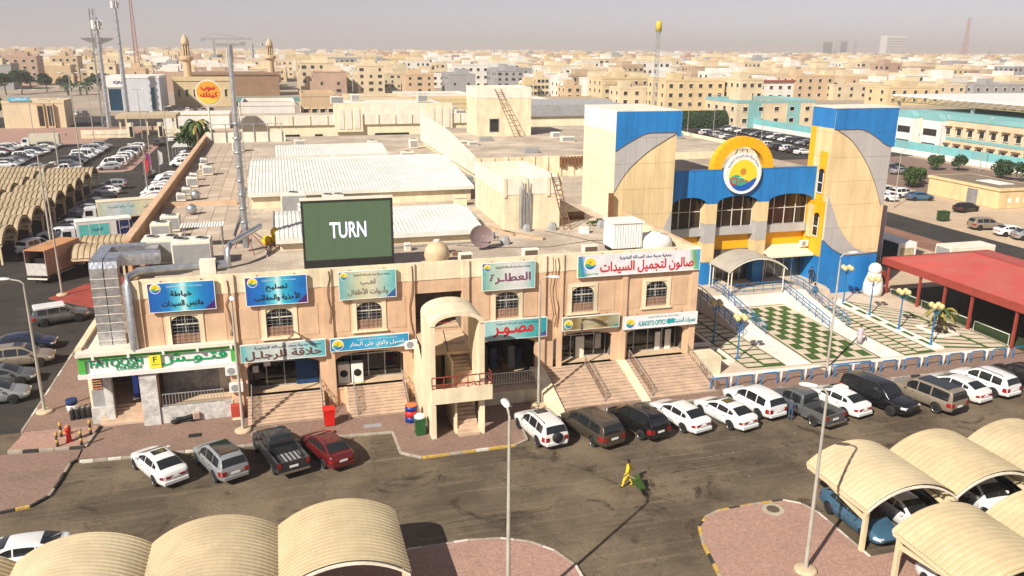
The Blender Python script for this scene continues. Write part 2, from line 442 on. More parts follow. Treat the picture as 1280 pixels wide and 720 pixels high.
def text_mesh(body, w, h, bold=0.012, ar=True, depth=0.012):
    """lettering as a flat mesh standing in XZ facing -Y, fitted into w x h round the origin; every stroke outline is filled by itself and stepped in depth"""
    cu = bpy.data.curves.new('lettering','FONT'); cu.body = arabic(body) if ar else body
    cu.size = 1; cu.resolution_u = 3; cu.fill_mode = 'NONE' if hasattr(cu,'fill_mode') else cu.fill_mode
    o = bpy.data.objects.new('tmp', cu); COL.objects.link(o)
    dg = bpy.context.evaluated_depsgraph_get()
    me = bpy.data.meshes.new_from_object(o.evaluated_get(dg)); bpy.data.objects.remove(o); bpy.data.curves.remove(cu)
    nb = {}
    for e in me.edges:
        a, b = e.vertices; nb.setdefault(a,[]).append(b); nb.setdefault(b,[]).append(a)
    co = [(v.co.x,v.co.y) for v in me.vertices]
    nxt = {}
    for e in me.edges: nxt[e.vertices[0]] = e.vertices[1]
    loops = []; seen = set()
    for s0 in nb:
        if s0 in seen: continue
        lp = [s0]; seen.add(s0); cur = s0
        while True:
            q = [v for v in nb[cur] if v not in seen]
            if cur in nxt and nxt[cur] in q: q = [nxt[cur]]
            if not q: break
            cur = q[0]; seen.add(cur); lp.append(cur)
        if len(lp) > 2: loops.append([co[i] for i in lp])
    bpy.data.meshes.remove(me)
    area = lambda p: sum(p[i][0]*p[(i+1)%len(p)][1]-p[(i+1)%len(p)][0]*p[i][1] for i in range(len(p)))/2
    ar_ = [area(p) for p in loops]
    big = max(ar_, key=abs) if ar_ else 1
    sg = 1 if big > 0 else -1
    outer = [i for i in range(len(loops)) if ar_[i]*sg > 0]; hol = {i: [] for i in outer}
    for i in range(len(loops)):
        if i in hol: continue
        c = [k for k in outer if abs(ar_[k]) > abs(ar_[i]) and _inside(loops[i][0], loops[k])]
        if c: hol[min(c, key=lambda k: abs(ar_[k]))].append(i)
        else: hol[i] = []
    xs = [p[0] for l in loops for p in l]; zs = [p[1] for l in loops for p in l]
    x0, x1, y0, y1 = min(xs), max(xs), min(zs), max(zs); sx, sy = w/(x1-x0), h/(y1-y0)
    mb = MB()
    for k, i in enumerate(hol):
        ls = [loops[i]]+[loops[q] for q in hol[i]]
        tri = mathutils.geometry.tessellate_polygon([[Vector((p[0],p[1],0)) for p in l] for l in ls])
        fl = [p for l in ls for p in l]
        fs = []
        for t in tri:
            a, b, c = (fl[q] for q in t)
            cr = (b[0]-a[0])*(c[1]-a[1])-(b[1]-a[1])*(c[0]-a[0])
            fs.append(tuple(t) if cr > 0 else tuple(t[::-1]))
        o_ = bold*0.75      # heavier strokes: the same outline laid down again a little to each side
        for c, (ox, oy) in enumerate(((0,0),) if o_ <= 0 else ((0,0),(o_,0),(-o_,0),(0,o_),(0,-o_))):
            mb.add([((p[0]+ox-(x0+x1)/2)*sx, -0.003*(k%4)-0.0005*c, (p[1]+oy-(y0+y1)/2)*sy) for p in fl], fs)
    return mb.mesh('lettering')
def lettering(parent, body, m, x, y, z, w, h, bold=0.012, ar=True, name='lettering', rot=None):
    return obj(name, text_mesh(body, w, h, bold, ar), m, parent, (x,y,z), rot=rot)

def smooth_by_angle(me, deg=35):
    me.polygons.foreach_set('use_smooth', [True]*len(me.polygons)); me.set_sharp_from_angle(angle=math.radians(deg)); me.update()
def evaluated(o):
    dg = bpy.context.evaluated_depsgraph_get()
    return bpy.data.meshes.new_from_object(o.evaluated_get(dg))

# ------------------------------------------------------------------ ground, lots, pavements
def sheet(name, pts, z, m):
    mb = MB(); n = len(pts)
    ar = sum(pts[i][0]*pts[(i+1)%n][1]-pts[(i+1)%n][0]*pts[i][1] for i in range(n))
    if ar < 0: pts = pts[::-1]
    mb.add([(x,y,z) for x,y in pts], [tuple(range(n))])
    return struct(mb.build(name, m))
def rect(x0,x1,y0,y1): return [(x0,y0),(x1,y0),(x1,y1),(x0,y1)]
def slab(name, pts, z0, z1, m, parent=None):
    o = MB().poly(pts,'z',z0,z1).build(name, m, parent)
    return o if parent else struct(o)
sheet('ground', rect(-9000,9000,-600,14000), -0.05, M_sand)
sheet('parking_lot', [(-19,5),(59.6,5),(95,5),(95,50.4),(-13.0,50.4),(-13.0,56),(-19,56)], 0.0, M_asph)
sheet('car_park', [(-95,5),(-19,5),(-19,56),(-13.2,56),(-13.2,262),(-45,262),(-45,236),(-95,236)], 0.0, M_asph2)
sheet('far_street', rect(-200,-20,286,330), -0.01, M_road)
sheet('far_road', [(84.6,20),(92.4,20),(92.4,420),(84.6,420)], -0.012, M_road)
sheet('back_car_park', rect(112,150,168,262), -0.01, M_asph2)
sheet('paved_verge', rect(112,147,120,168), -0.02, M_pinkold)
sheet('brown_verge', rect(79.5,84.6,20,300), -0.02, mat('verge_soil',(0.25,0.13,0.085),var=0.25,scale=0.4,fine=0.2))
sheet('far_pavement', rect(-110,-37,236,284), -0.004, M_pink)

sheet('city_streets', [(-330,330),(-70,330),(60,300),(260,300),(600,300),(4600,3800),(-1400,3800)], -0.03, mat('street_dust',(0.36,0.29,0.22),rough=0.95,var=0.25,scale=0.02,fine=0.2))
def kerbed_island(name, outline, label_m, z=0.13, colours=None, kerbw=0.16, seg=1.0):
    """raised paving with a rim of kerb stones, each its own piece"""
    top = slab(name, outline, -0.03, z, label_m)
    return top
def kerb_run(parent, pts, cols, z=0.145, w=0.16, seg=0.9, k0=0):
    """kerb stones along a polyline"""
    k = k0
    for i in range(len(pts)-1):
        a, b = Vector(pts[i]), Vector(pts[i+1]); L = (b-a).length; n = max(1, round(L/seg))
        d = (b-a)/n; ang = math.atan2(d.y, d.x)
        for j in range(n):
            c = a+d*(j+0.5); ln = d.length-0.02
            mb = MB().bevbox(-ln/2, ln/2, -w/2, w/2, 0, z+0.03+rnd.uniform(-0.008,0.008), 0.02)
            obj('kerb_stone', mb.mesh('kerb_stone'), cols[k%len(cols)], parent, (c.x,c.y,-0.03), rz=ang+rnd.uniform(-0.008,0.008))
            k += 1
def arc(cx, cy, r, a0, a1, n): return [(cx+r*math.cos(math.radians(a0+(a1-a0)*i/n)), cy+r*math.sin(math.radians(a0+(a1-a0)*i/n))) for i in range(n+1)]

# pavement along the shops
P1 = [(-13.1,50.6),(-10.7,50.45),(3.0,49.95),(5.9,49.7),(6.0,46.7),(7.2,45.75),(13.2,45.85),(14.2,46.4),(14.4,49.4),(30.0,49.3),(59.0,49.0),(75,48.8),(75,53),(30.6,53.4),(30.6,58),(-13.3,58),(-13.3,51.0)]
pav = slab('shop_pavement', P1, -0.03, 0.13, M_pinkold)
WK = [M_kerb, M_kerb, M_kerbw, M_kerb, M_kerbk]
kerb_run(pav, [(-13.1,50.6),(-10.7,50.45),(3.0,49.95),(5.9,49.7)], [M_kerbw,M_kerb,M_kerbw,M_kerb,M_kerb,M_kerb,M_kerb])
kerb_run(pav, [(5.9,49.7),(6.0,46.7),(7.2,45.75)], [M_kerb])
kerb_run(pav, [(7.2,45.75),(13.2,45.85),(14.2,46.4)], [M_kerby,M_kerby,M_kerb,M_kerby,M_kerbw])
kerb_run(pav, [(14.2,46.4),(14.4,49.4),(30.0,49.3),(59.0,49.0),(66,48.9)], [M_kerb,M_kerb,M_kerbk,M_kerb])
# side pavement and corner islands
side = slab('side_pavement', [(-17.6,55.6),(-13.3,55.6),(-13.3,90),(-17.6,90)], -0.03, 0.125, M_pinkold)
kerb_run(side, [(-17.6,56),(-17.6,90)], [M_kerb,M_kerb,M_kerbw], seg=1.2)
corner = slab('corner_island', [(-30,45.4),(-16,45.4),(-14.6,45.7),(-13.9,46.6),(-13.7,48.2),(-13.6,50.4),(-13.2,51.0),(-13.2,52.2),(-17.9,52.6),(-30,53.6)], -0.03, 0.13, M_pinkold)
kerb_run(corner, [(-30,45.4),(-16,45.4),(-14.6,45.7)], [M_kerbk,M_kerby], seg=0.95, k0=1)
kerb_run(corner, [(-14.6,45.7),(-13.9,46.6),(-13.7,48.2),(-13.6,50.4),(-13.2,51.0)], [M_kerbk,M_kerb,M_kerbk], seg=0.9)
plant = slab('hydrant_island', [(-17.6,52.85),(-13.1,52.35),(-12.75,55.3),(-17.3,55.5)], -0.03, 0.24, M_pink)
kerb_run(plant, [(-17.6,52.85),(-13.1,52.35),(-12.75,55.3)], [M_kerb,M_kerbk,M_kerb], z=0.26)
redp = slab('red_pavement', [(-23.4,88.4),(-17.8,83.5),(-13.4,83.5),(-13.4,98),(-20.9,93)], -0.03, 0.11, mat('red_paving',(0.30,0.055,0.04),var=0.2,scale=0.8))
# foreground islands
IL = [(-2,27),(-2,36.2),(4.8,36.25),(8.0,36.25)]+[(9.6,36.0),(11.0,35.3),(12.0,34.2),(12.6,32.8),(12.6,27)]
isl = slab('lamp_island', IL, -0.03, 0.13, M_pink)
kerb_run(isl, [(-2,36.2),(4.8,36.25),(8.0,36.25),(9.6,36.0),(11.0,35.3),(12.0,34.2),(12.6,32.8),(12.6,27)], [M_kerb,M_kerb,M_kerbw], seg=0.9)
IR = [(18.6,27),(19.1,30.3),(19.6,32.8),(20.15,34.3),(21.0,35.1),(21.9,35.45),(24,35.55),(26.0,35.5),(26.8,34.9),(27.15,33.9),(27.15,29.6),(30,29.6),(30,27)]
islr = slab('manhole_island', IR, -0.03, 0.13, M_pink)
kerb_run(islr, IR[:8], [M_kerby,M_kerbk,M_kerby,M_kerb], seg=0.75)
kerb_run(islr, IR[7:11], [M_kerbw,M_kerb], seg=0.9)
MB().lathe([(0.62,0.0),(0.62,0.012),(0.60,0.016)],20).build('manhole_frame', mat('old_concrete',(0.42,0.36,0.27),var=0.2,scale=2), islr, (24.9,34.75,0.13))
mc = MB(); mc.lathe([(0.36,0.016),(0.36,0.03),(0.34,0.034)],18)
for i in range(-3,4): mc.box(-0.28+abs(i)*0.02,0.28-abs(i)*0.02,i*0.085-0.02,i*0.085+0.02,0.034,0.042)
mc.build('manhole_cover', mat('rust_iron',(0.12,0.085,0.055),rough=0.7,var=0.3,scale=6), islr, (24.9,34.75,0.13))

# ------------------------------------------------------------------ the strip of shops
def pane_mat():
    m = bpy.data.materials.new('clear_pane'); m.use_nodes = True
    n, l = m.node_tree.nodes, m.node_tree.links
    out = n['Material Output']; n.remove(n['Principled BSDF'])
    t = n.new('ShaderNodeBsdfTransparent'); t.inputs[0].default_value = (0.50,0.55,0.56,1)
    g = n.new('ShaderNodeBsdfGlossy'); g.inputs['Roughness'].default_value = 0.03
    f = n.new('ShaderNodeFresnel'); f.inputs[0].default_value = 1.6
    x = n.new('ShaderNodeMixShader'); l.new(f.outputs[0], x.inputs[0]); l.new(t.outputs[0], x.inputs[1]); l.new(g.outputs[0], x.inputs[2])
    l.new(x.outputs[0], out.inputs[0])
    return m
M_pane = pane_mat()
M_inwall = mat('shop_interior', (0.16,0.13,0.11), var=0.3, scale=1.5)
M_floor = mat('landing_tile', (0.62,0.46,0.30), var=0.12, scale=1.5, fine=0.06)
YF = 55.0
shop = thing('shop_building', 'long two-storey peach shop building with stairs, arched windows and a flat roof', 'building', (0,0,0))
WINX = [-6.8,-0.82,5.2,15.15,21.0,27.0]
SHOPS = [(-3.2,1.65),(2.75,7.5),(12.7,17.35),(18.75,23.55),(24.75,29.6)]
holes = [(x-0.87,x+0.87,5.6,7.55) for x in WINX]+[(8.45,11.8,4.95,7.9)]+[(a,b,0.3 if i==2 else 1.4,4.0) for i,(a,b) in enumerate(SHOPS)]+[(8.5,11.7,0.3,3.6),(-8.85,-4.3,0.2,3.9)]
mb = MB(); wall_y(mb,-9.85,30.3,0.0,8.86,YF,0.35,holes)
mb.build('wall', M_peach, shop)
mb = MB()
mb.box(-9.9,30.36,YF-0.05,YF+0.32,8.86,10.1)
mb.build('parapet', M_cream, shop)
MB().box(30.3,30.02,YF+0.35,72,0.0,10.1).build('end_wall', M_peach, shop)
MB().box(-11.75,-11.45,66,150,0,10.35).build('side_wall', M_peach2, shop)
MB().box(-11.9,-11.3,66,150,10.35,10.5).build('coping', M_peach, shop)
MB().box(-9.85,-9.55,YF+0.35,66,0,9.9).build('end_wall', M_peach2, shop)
MB().box(29.7,30.0,YF+0.4,66.5,9.4,10.0).build('side_parapet', M_cream, shop)
for (a,b) in [(-9.93,-9.3),(-4.2,-3.55),(2.1,2.7),(7.95,8.4),(11.85,12.3),(17.55,18.05),(19.0,19.4),(24.1,24.55),(29.85,30.4)]:
    p = MB().box(a,b,YF-0.17,YF-0.002,0.0,10.02).build('pilaster', M_peach, shop)
    MB().box(a-0.02,b+0.02,YF-0.19,YF-0.051,8.88,10.13).build('pilaster_cap', M_cream, p)
# raised render panels beside the windows
for x in WINX:
    for sgn in (-1,1):
        a = x+sgn*1.35; b = x+sgn*2.55
        if x > 14 and x < 16: b = x+sgn*2.3
        MB().box(min(a,b),max(a,b),YF-0.03,YF+0.02,5.55,7.75).build('render_panel', M_peach, shop)
# windows with arched heads, white surrounds, brick lower half and iron grilles
def ellipse_top(x0,x1,zs,rise,n=10):
    cx, w = (x0+x1)/2, (x1-x0)/2
    return [(cx-w*math.cos(math.pi*i/n), zs+rise*math.sin(math.pi*i/n)) for i in range(n+1)]
for i,x in enumerate(WINX):
    x0,x1 = x-0.87,x+0.87
    w = MB().box(x0,x1,YF+0.22,YF+0.26,6.25,7.55).build('window', M_glass, shop)
    MB().box(x0,x1,YF+0.12,YF+0.26,5.6,6.25).build('apron', M_brick, w)
    e = ellipse_top(x0,x1,7.05,0.5)
    sp = MB(); sp.poly([(x0,7.56)]+e[:6]+[(x,7.56)],'y',YF+0.01,YF+0.2); sp.poly([(x,7.56)]+e[5:]+[(x1,7.56)],'y',YF+0.01,YF+0.2)
    sp.build('arch_head', M_cream, w)
    fr = MB(); fr.box(x0-0.3,x0,YF-0.06,YF+0.3,5.5,7.55); fr.box(x1,x1+0.3,YF-0.06,YF+0.3,5.5,7.55); fr.box(x0-0.3,x1+0.3,YF-0.06,YF+0.3,7.55,7.8)
    fr.build('surround', M_cream, w)
    MB().box(x0-0.38,x1+0.38,YF-0.16,YF+0.3,5.4,5.5).build('sill', M_cream, w)
    gr = MB()
    for k in range(6): gr.tube([(x0+0.05+k*0.328,YF+0.05,5.62),(x0+0.05+k*0.328,YF+0.05,7.2 if k in (0,5) else 7.45)],0.012,5)
    for k in range(7): gr.tube([(x0+0.02,YF+0.045,5.68+k*0.26),(x1-0.02,YF+0.045,5.68+k*0.26)],0.012,5)
    gr.build('grille', M_greym, w)
    cr = MB(); cr.box(x-0.03,x+0.03,YF+0.17,YF+0.21,6.3,7.5); cr.box(x0+0.02,x1-0.02,YF+0.17,YF+0.21,6.85,6.91)
    cr.build('sash', M_white2, w)
# upper recess behind the stair tower
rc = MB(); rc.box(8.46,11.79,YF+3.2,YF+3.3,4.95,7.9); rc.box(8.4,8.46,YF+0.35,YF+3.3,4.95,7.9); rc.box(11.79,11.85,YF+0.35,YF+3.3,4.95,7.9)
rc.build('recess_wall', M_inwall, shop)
MB().box(8.46,11.79,YF+0.3,YF+3.2,4.8,4.93).build('recess_floor', M_floor, shop)
rr = MB()
for k in range(3): rr.tube([(8.6,YF+0.15,5.15+k*0.4),(11.6,YF+0.15,5.15+k*0.4)],0.02,6)
rr.build('recess_rail', M_redpaint, shop)
# shop fronts
M_items = [mat('goods_a',(0.30,0.24,0.2),var=0.3),mat('goods_b',(0.10,0.14,0.22),var=0.3),mat('goods_c',(0.35,0.18,0.08),var=0.3),mat('goods_d',(0.5,0.47,0.42),var=0.2)]
for i,(a,b) in enumerate(SHOPS):
    zf = 0.3 if i == 2 else 1.4
    e = ellipse_top(a,b,3.45,0.5,12)
    sp = MB(); sp.poly([(a,4.02)]+e[:7]+[((a+b)/2,4.02)],'y',YF+0.01,YF+0.32); sp.poly([((a+b)/2,4.02)]+e[6:]+[(b,4.02)],'y',YF+0.01,YF+0.32)
    sp.build('arch_head', M_peach, shop)
    MB().box(a-0.3,b+0.3,YF-0.05 if i != 2 else YF+0.4,YF+6,zf-0.12,zf).build('shop_floor', M_floor, shop)
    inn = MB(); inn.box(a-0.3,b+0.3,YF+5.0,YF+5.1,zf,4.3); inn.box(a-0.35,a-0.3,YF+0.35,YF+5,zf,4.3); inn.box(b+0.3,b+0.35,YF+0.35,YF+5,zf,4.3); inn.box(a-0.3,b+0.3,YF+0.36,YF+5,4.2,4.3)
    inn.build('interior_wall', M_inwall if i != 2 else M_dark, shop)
    yg = YF+1.5
    if i != 2:
        nb = 4 if i != 3 else 5
        fr = MB()
        for k in range(nb+1): fr.box(a+(b-a)*k/nb-0.03,a+(b-a)*k/nb+0.03,yg-0.03,yg+0.04,zf,4.2)
        fr.box(a,b,yg-0.032,yg+0.042,3.2,3.27); fr.box(a,b,yg-0.032,yg+0.042,zf,zf+0.08)
        fr.build('mullions', M_steel, shop)
        for k in range(nb):
            MB().box(a+(b-a)*k/nb+0.03,a+(b-a)*(k+1)/nb-0.03,yg,yg+0.012,zf+0.08,3.2).build('shop_pane', M_pane, shop)
            MB().box(a+(b-a)*k/nb+0.03,a+(b-a)*(k+1)/nb-0.03,yg,yg+0.012,3.27,4.15).build('shop_pane', M_pane, shop)
    for k in range(7):
        x = a+0.3+k*(b-a-0.6)/6; h = rnd.uniform(0.5,1.9)
        MB().box(x-0.25,x+0.25,YF+rnd.uniform(2.4,4.2),YF+4.6,zf,zf+h).build('shop_fitting', rnd.choice(M_items), shop)
# bits in the shop fronts
for (x,z,w,h,m) in [(-2.7,2.6,0.4,0.5,M_white),(-1.9,3.0,0.45,0.45,M_white),(19.35,1.9,0.35,2.1,M_white2),(21.4,1.7,0.7,2.4,M_white2),(22.9,2.4,0.5,1.2,M_items[3]),(25.1,1.9,0.5,1.6,M_white),(28.0,1.9,0.45,1.6,M_white),(28.9,2.0,0.5,1.7,M_white)]:
    MB().box(x-w/2,x+w/2,YF+1.36,YF+1.42,z-h/2+0.2,z+h/2+0.2).build('notice_panel', m, shop)
MB().box(0.0,1.5,YF+1.32,YF+1.36,1.45,3.6).build('roller_gate', mat('blue_gate',(0.01,0.05,0.14),var=0.3,scale=5), shop)
for x in (3.3,4.25):
    wmc = thing('washing_machine', 'white front-loading washing machine in the laundry window, %s one' % ('left' if x < 4 else 'round-doored'), 'washing machine', (x,YF+0.95,1.4))
    MB().bevbox(-0.42,0.42,-0.3,0.35,0.02,1.45,0.03).build('cabinet', M_white, wmc)
    MB().lathe([(0.27,-0.33),(0.27,-0.3),(0.24,-0.34),(0.02,-0.34)],18,(0,0,0.75),'y').build('porthole', M_dark, wmc)
# stairs
def stairs(parent, x0, x1, yb, yt, z0, z1, n, m=M_step, name='step'):
    for k in range(n):
        a = yb+(yt-yb)*k/n; z = z0+(z1-z0)*(k+1)/n
        s = MB().box(x0,x1,a,yt+0.05,z0 if k == 0 else z-(z1-z0)/n+0.002,z-0.03).build(name, m, parent)
        MB().box(x0,x1,a-0.03,a+(yt-yb)/n+0.01,z-0.03,z).build('nosing', m, s)
st1 = thing('stone_stairs', 'flight of beige steps up to the barber shop', 'stairs', (0,0,0)); stairs(st1,-3.3,1.65,52.8,55.0,0.13,1.4,9)
st2 = thing('stone_stairs', 'flight of beige steps up to the laundry beside the arched stair tower', 'stairs', (0,0,0)); stairs(st2,3.4,7.4,52.4,55.0,0.13,1.4,10)
st3 = thing('stone_stairs', 'wide brown steps below the gold-signed shop', 'stairs', (0,0,0)); stairs(st3,17.9,23.9,50.1,55.0,0.13,1.4,13)
st4 = thing('stone_stairs', 'wide brown steps below the optician at the end of the shops', 'stairs', (0,0,0)); stairs(st4,24.6,30.1,50.2,55.0,0.13,1.4,13)
st3b = MB().poly([(49.2,0.13),(55.0,0.13),(55.0,1.55),(54.0,1.5)],'x',16.9,17.9).build('cheek_wall', M_cream, st3)
MB().poly([(49.9,0.13),(55.0,0.13),(55.0,1.42),(54.6,1.45)],'x',23.9,24.6).build('cheek_wall', M_cream, st4)
MB().poly([(53.2,0.13),(55.0,0.13),(55.0,1.6),(53.2,1.6)],'x',30.12,32.0).build('cheek_wall', M_cream, st4)
MB().poly([(52.6,0.13),(55.0,0.13),(55.0,1.42)],'x',1.66,1.8).build('cheek_wall', M_peach, st1)
MB().poly([(52.3,0.13),(55.0,0.13),(55.0,1.42)],'x',3.25,3.39).build('cheek_wall', M_peach, st2)
def zig_rail(label, x, yb, yt, z0, z1, h=0.85, n=7, dx=0.0, m=M_wood):
    t = thing('stair_rail', label, 'railing', (x,yb,z0))
    r = MB(); L = yt-yb; R = z1-z0
    P = lambda k, hh, s=0: (dx*k, L*k, R*k+hh)
    r.tube([P(0,h),P(1,h)],0.025,6); r.tube([P(0,0.12),P(1,0.12)],0.02,6)
    r.build('handrail', M_greym, t)
    for k in range(3): MB().tube([P(k/2,-0.1),P(k/2,h)],0.03,6).build('post', M_greym, t)
    z = MB()
    for k in range(n):
        a, b = k/n, (k+1)/n; c = (a+b)/2
        z.tube([P(a,0.14),P(c,h-0.05)],0.016,5); z.tube([P(c,h-0.05),P(b,0.14)],0.016,5)
        z.tube([P(a,h-0.05),P(c,0.14)],0.016,5); z.tube([P(c,0.14),P(b,h-0.05)],0.016,5)
    z.build('scrollwork', m, t)
    return t
zig_rail('scrolled iron rail at the lamp-post side of the barber steps',-3.0,52.9,55.0,0.2,1.4)
zig_rail('plain rail at the red-bin side of the barber steps',1.6,52.8,55.0,0.2,1.4,n=4)
zig_rail('scrolled iron rail on the red-bin side of the laundry steps',3.9,52.5,55.0,0.2,1.4)
zig_rail('plain rail on the stair-tower side of the laundry steps',7.4,52.5,55.0,0.2,1.4,n=4)
zig_rail('double iron rail in the middle of the gold shop steps',21.2,50.4,54.6,0.2,1.4,n=9)
zig_rail('double iron rail between the two wide brown stairs',24.9,50.4,54.8,0.2,1.4,n=9)
zig_rail('iron rail at the plaza end of the optician steps',29.9,50.3,54.8,0.2,1.4,n=9)
# photographer's low terrace with white fence
tr = thing('sunken_terrace', 'low pale retaining wall in shade below the red-lettered photographer shop', 'wall', (0,0,0))
MB().box(12.4,17.4,52.0,52.2,0.13,1.0).build('retaining_wall', M_cream, tr)
MB().box(12.4,17.4,52.2,55.0,0.13,0.9).build('terrace_floor', M_step, tr)
ff = thing('white_fence', 'white picket fence in front of the dark photographer shop', 'fence', (12.4,53.6,0.9))
fb = MB(); fb.box(0,4.9,-0.02,0.02,0.92,0.98); fb.box(0,4.9,-0.02,0.02,0.1,0.15); fb.build('fence_rail', M_white2, ff)
for k in range(26): MB().box(k*0.195,k*0.195+0.045,-0.015,0.015,0.15,0.92).build('picket', M_white2, ff)

# ---- stair tower with barrel arch
tw = thing('stair_tower', 'cream open stair tower with a rounded arch roof and red balcony rail', 'stair tower', (0,0,0))
X0,X1,Y0,Y1 = 8.2,11.72,47.9,51.3
MB().box(X0,X0+0.32,Y0,Y1,0.13,7.85).build('side_wall', M_cream, tw)
MB().poly([(Y1,0.13),(55.0,0.13),(55.0,4.6),(Y1,2.6)],'x',X0,X0+0.3).build('stringer_wall', M_cream, tw)
rw = MB(); rw.box(X1-0.32,X1,Y0,Y0+0.5,0.13,7.85); rw.box(X1-0.32,X1,Y0+0.5,Y1,3.3,7.85); rw.box(X1-0.32,X1,Y1-0.5,Y1,0.13,3.3)
rw.build('side_wall', M_cream, tw)
n = 14
def vault_pts(r_in):
    cx, w = (X0+X1)/2, (X1-X0)/2
    t = 0 if not r_in else 0.32
    return [(cx-(w-t)*math.cos(math.pi*i/n), 7.82+(0.85-t*0.8)*math.sin(math.pi*i/n)) for i in range(n+1)]
vo, vi = vault_pts(0), vault_pts(1)
va = MB()
for i in range(n):
    va.poly([vo[i],vo[i+1],vi[i+1],vi[i]],'y',Y0-0.06,Y1)
va.build('arch_roof', M_cream, tw)
bal = MB(); bal.box(X0-0.02,X1+0.4,Y0-0.5,Y0+1.4,2.75,2.95); bal.box(X0-0.02,X1+0.4,Y0-0.5,Y0-0.38,2.951,3.75); bal.box(X1+0.28,X1+0.4,Y0-0.38,Y0+0.3,2.951,3.75); bal.box(X0-0.02,X0+0.1,Y0-0.38,Y0-0.002,2.951,3.75)
bal.build('balcony', M_cream, tw)
br = MB()
for z in (4.05,4.55): br.tube([(X0,Y0-0.44,z),(X1+0.34,Y0-0.44,z),(X1+0.34,Y0+0.2,z)],0.04,6)
for k in range(6):
    x = X0+k*(X1+0.34-X0)/5; br.tube([(x,Y0-0.44,3.7),(x,Y0-0.44,4.55)],0.035,6)
for k in range(5):
    a = X0+k*(X1+0.34-X0)/5; b = X0+(k+1)*(X1+0.34-X0)/5; br.tube([(a,Y0-0.44,3.78),(b,Y0-0.44,4.02)],0.015,5); br.tube([(b,Y0-0.44,3.78),(a,Y0-0.44,4.02)],0.015,5)
br.build('balcony_rail', M_redpaint, tw)
MB().box(9.85,9.97,Y0+0.4,Y1,0.13,2.74).build('divider_wall', M_cream, tw)
MB().box(9.8,9.92,Y0+1.2,Y1,2.96,4.9).build('divider_wall', M_cream, tw)
for k in range(10): MB().box(9.98,X1-0.33,Y0-0.1+k*0.3,Y0+3.3,0.13+(0.17*k if k else 0)+0.001,0.13+0.17*(k+1)).build('step', M_step, tw)
for k in range(13): MB().box(9.93,X1-0.33,Y0+1.0+k*0.28,Y0+1.0+k*0.28+0.4,2.97+0.16*k-0.02,2.97+0.16*(k+1)).build('step', M_step, tw)
MB().box(8.45,X1,Y1-0.6,55.0,4.8,4.95).build('landing', M_floor, tw)
MB().box(8.53,9.84,Y0+1.4,Y0+2.2,2.76,2.95).build('landing', M_floor, tw)
MB().box(8.55,9.8,Y1-0.1,Y1,0.13,2.7).build('door', mat('brown_door',(0.16,0.085,0.045),var=0.2), tw)
MB().box(8.7,9.5,Y1-0.14,Y1-0.1,3.0,4.9).build('door', mat('brown_door2',(0.22,0.15,0.07),var=0.2), tw)
MB().tube([(9.93,Y0+1.2,3.9),(9.93,Y0+4.6,5.9)],0.03,6).build('handrail', M_black, tw)

# ---- restaurant corner
fx = thing('corner_restaurant', 'low restaurant front with white marble walls, pillars and a flat roof at the building corner', 'building', (0,0,0))
MB().box(-13.35,-13.1,56.3,67,0.0,5.3).build('wall', M_cream, fx)
MB().box(-13.4,-9.86,55.4,67,5.3,5.5).build('roof', M_white2, fx)
mb = MB(); mb.box(-13.6,-13.2,55.2,66.8,5.5,5.75); mb.build('roof_kerb', M_cream, fx)
MB().box(-12.75,-9.95,56.9,60.0,0.9,1.0).build('entry_floor', M_floor, fx)
MB().box(-13.05,-9.9,61.0,61.1,1.0,5.2).build('back_wall', M_inwall, fx)
MB().box(-12.35,-11.85,55.75,56.25,0.13,3.85).build('pillar', M_marble, fx)
MB().box(-9.95,-8.9,54.7,55.3,0.13,3.75).build('pillar', M_marble, fx)
MB().box(-13.3,-12.36,55.9,56.2,0.13,1.25).build('counter', M_marble, fx)
MB().box(-13.2,-12.4,56.2,57.0,1.26,2.4).build('grill_cabinet', M_greym, fx)
gm = MB()
for k in range(4): gm.box(-13.1,-12.5,56.16,56.2,2.5+k*0.18,2.58+k*0.18)
gm.build('grill_shelf', mat('orange_goods',(0.5,0.22,0.1),var=0.3,scale=8), fx)  # shelf goods in plain mottled orange-brown
for k in range(6): MB().box(-12.75,-9.97,55.3+k*0.27,57.0,0.131+(0.15*k if k else 0),0.13+0.15*(k+1)).build('step', M_step, fx)
MB().box(-8.88,-4.25,54.8,54.98,0.13,1.3).build('marble_wall', M_marble, fx)
MB().box(-8.84,-4.31,54.99,57.2,0.13,1.24).build('terrace_floor', M_floor, fx)
MB().box(-8.88,-5.2,57.2,57.4,1.24,4.0).build('marble_wall', mat('grey_marble',(0.36,0.36,0.36),rough=0.3,var=0.2,scale=2.5,dust=(0.14,0.14,0.14)), fx)
MB().box(-5.2,-4.2,57.15,57.3,1.24,3.9).build('white_door', M_white2, fx)
MB().box(-10.9,-10.3,57.6,58.2,1.0,2.9).build('drinks_cooler', mat('cooler_blue',(0.01,0.03,0.16),rough=0.3,var=0.1), fx)
tf = thing('terrace_fence', 'dark iron fence on the white marble terrace of the restaurant', 'fence', (-8.7,54.88,1.3))
fb = MB(); fb.box(0,3.9,-0.02,0.02,0.86,0.92); fb.box(0,3.9,-0.02,0.02,0.08,0.12); fb.build('fence_rail', M_greym, tf)
for k in range(20): MB().box(k*0.203,k*0.203+0.035,-0.012,0.012,0.0,0.9).build('bar', M_greym, tf)

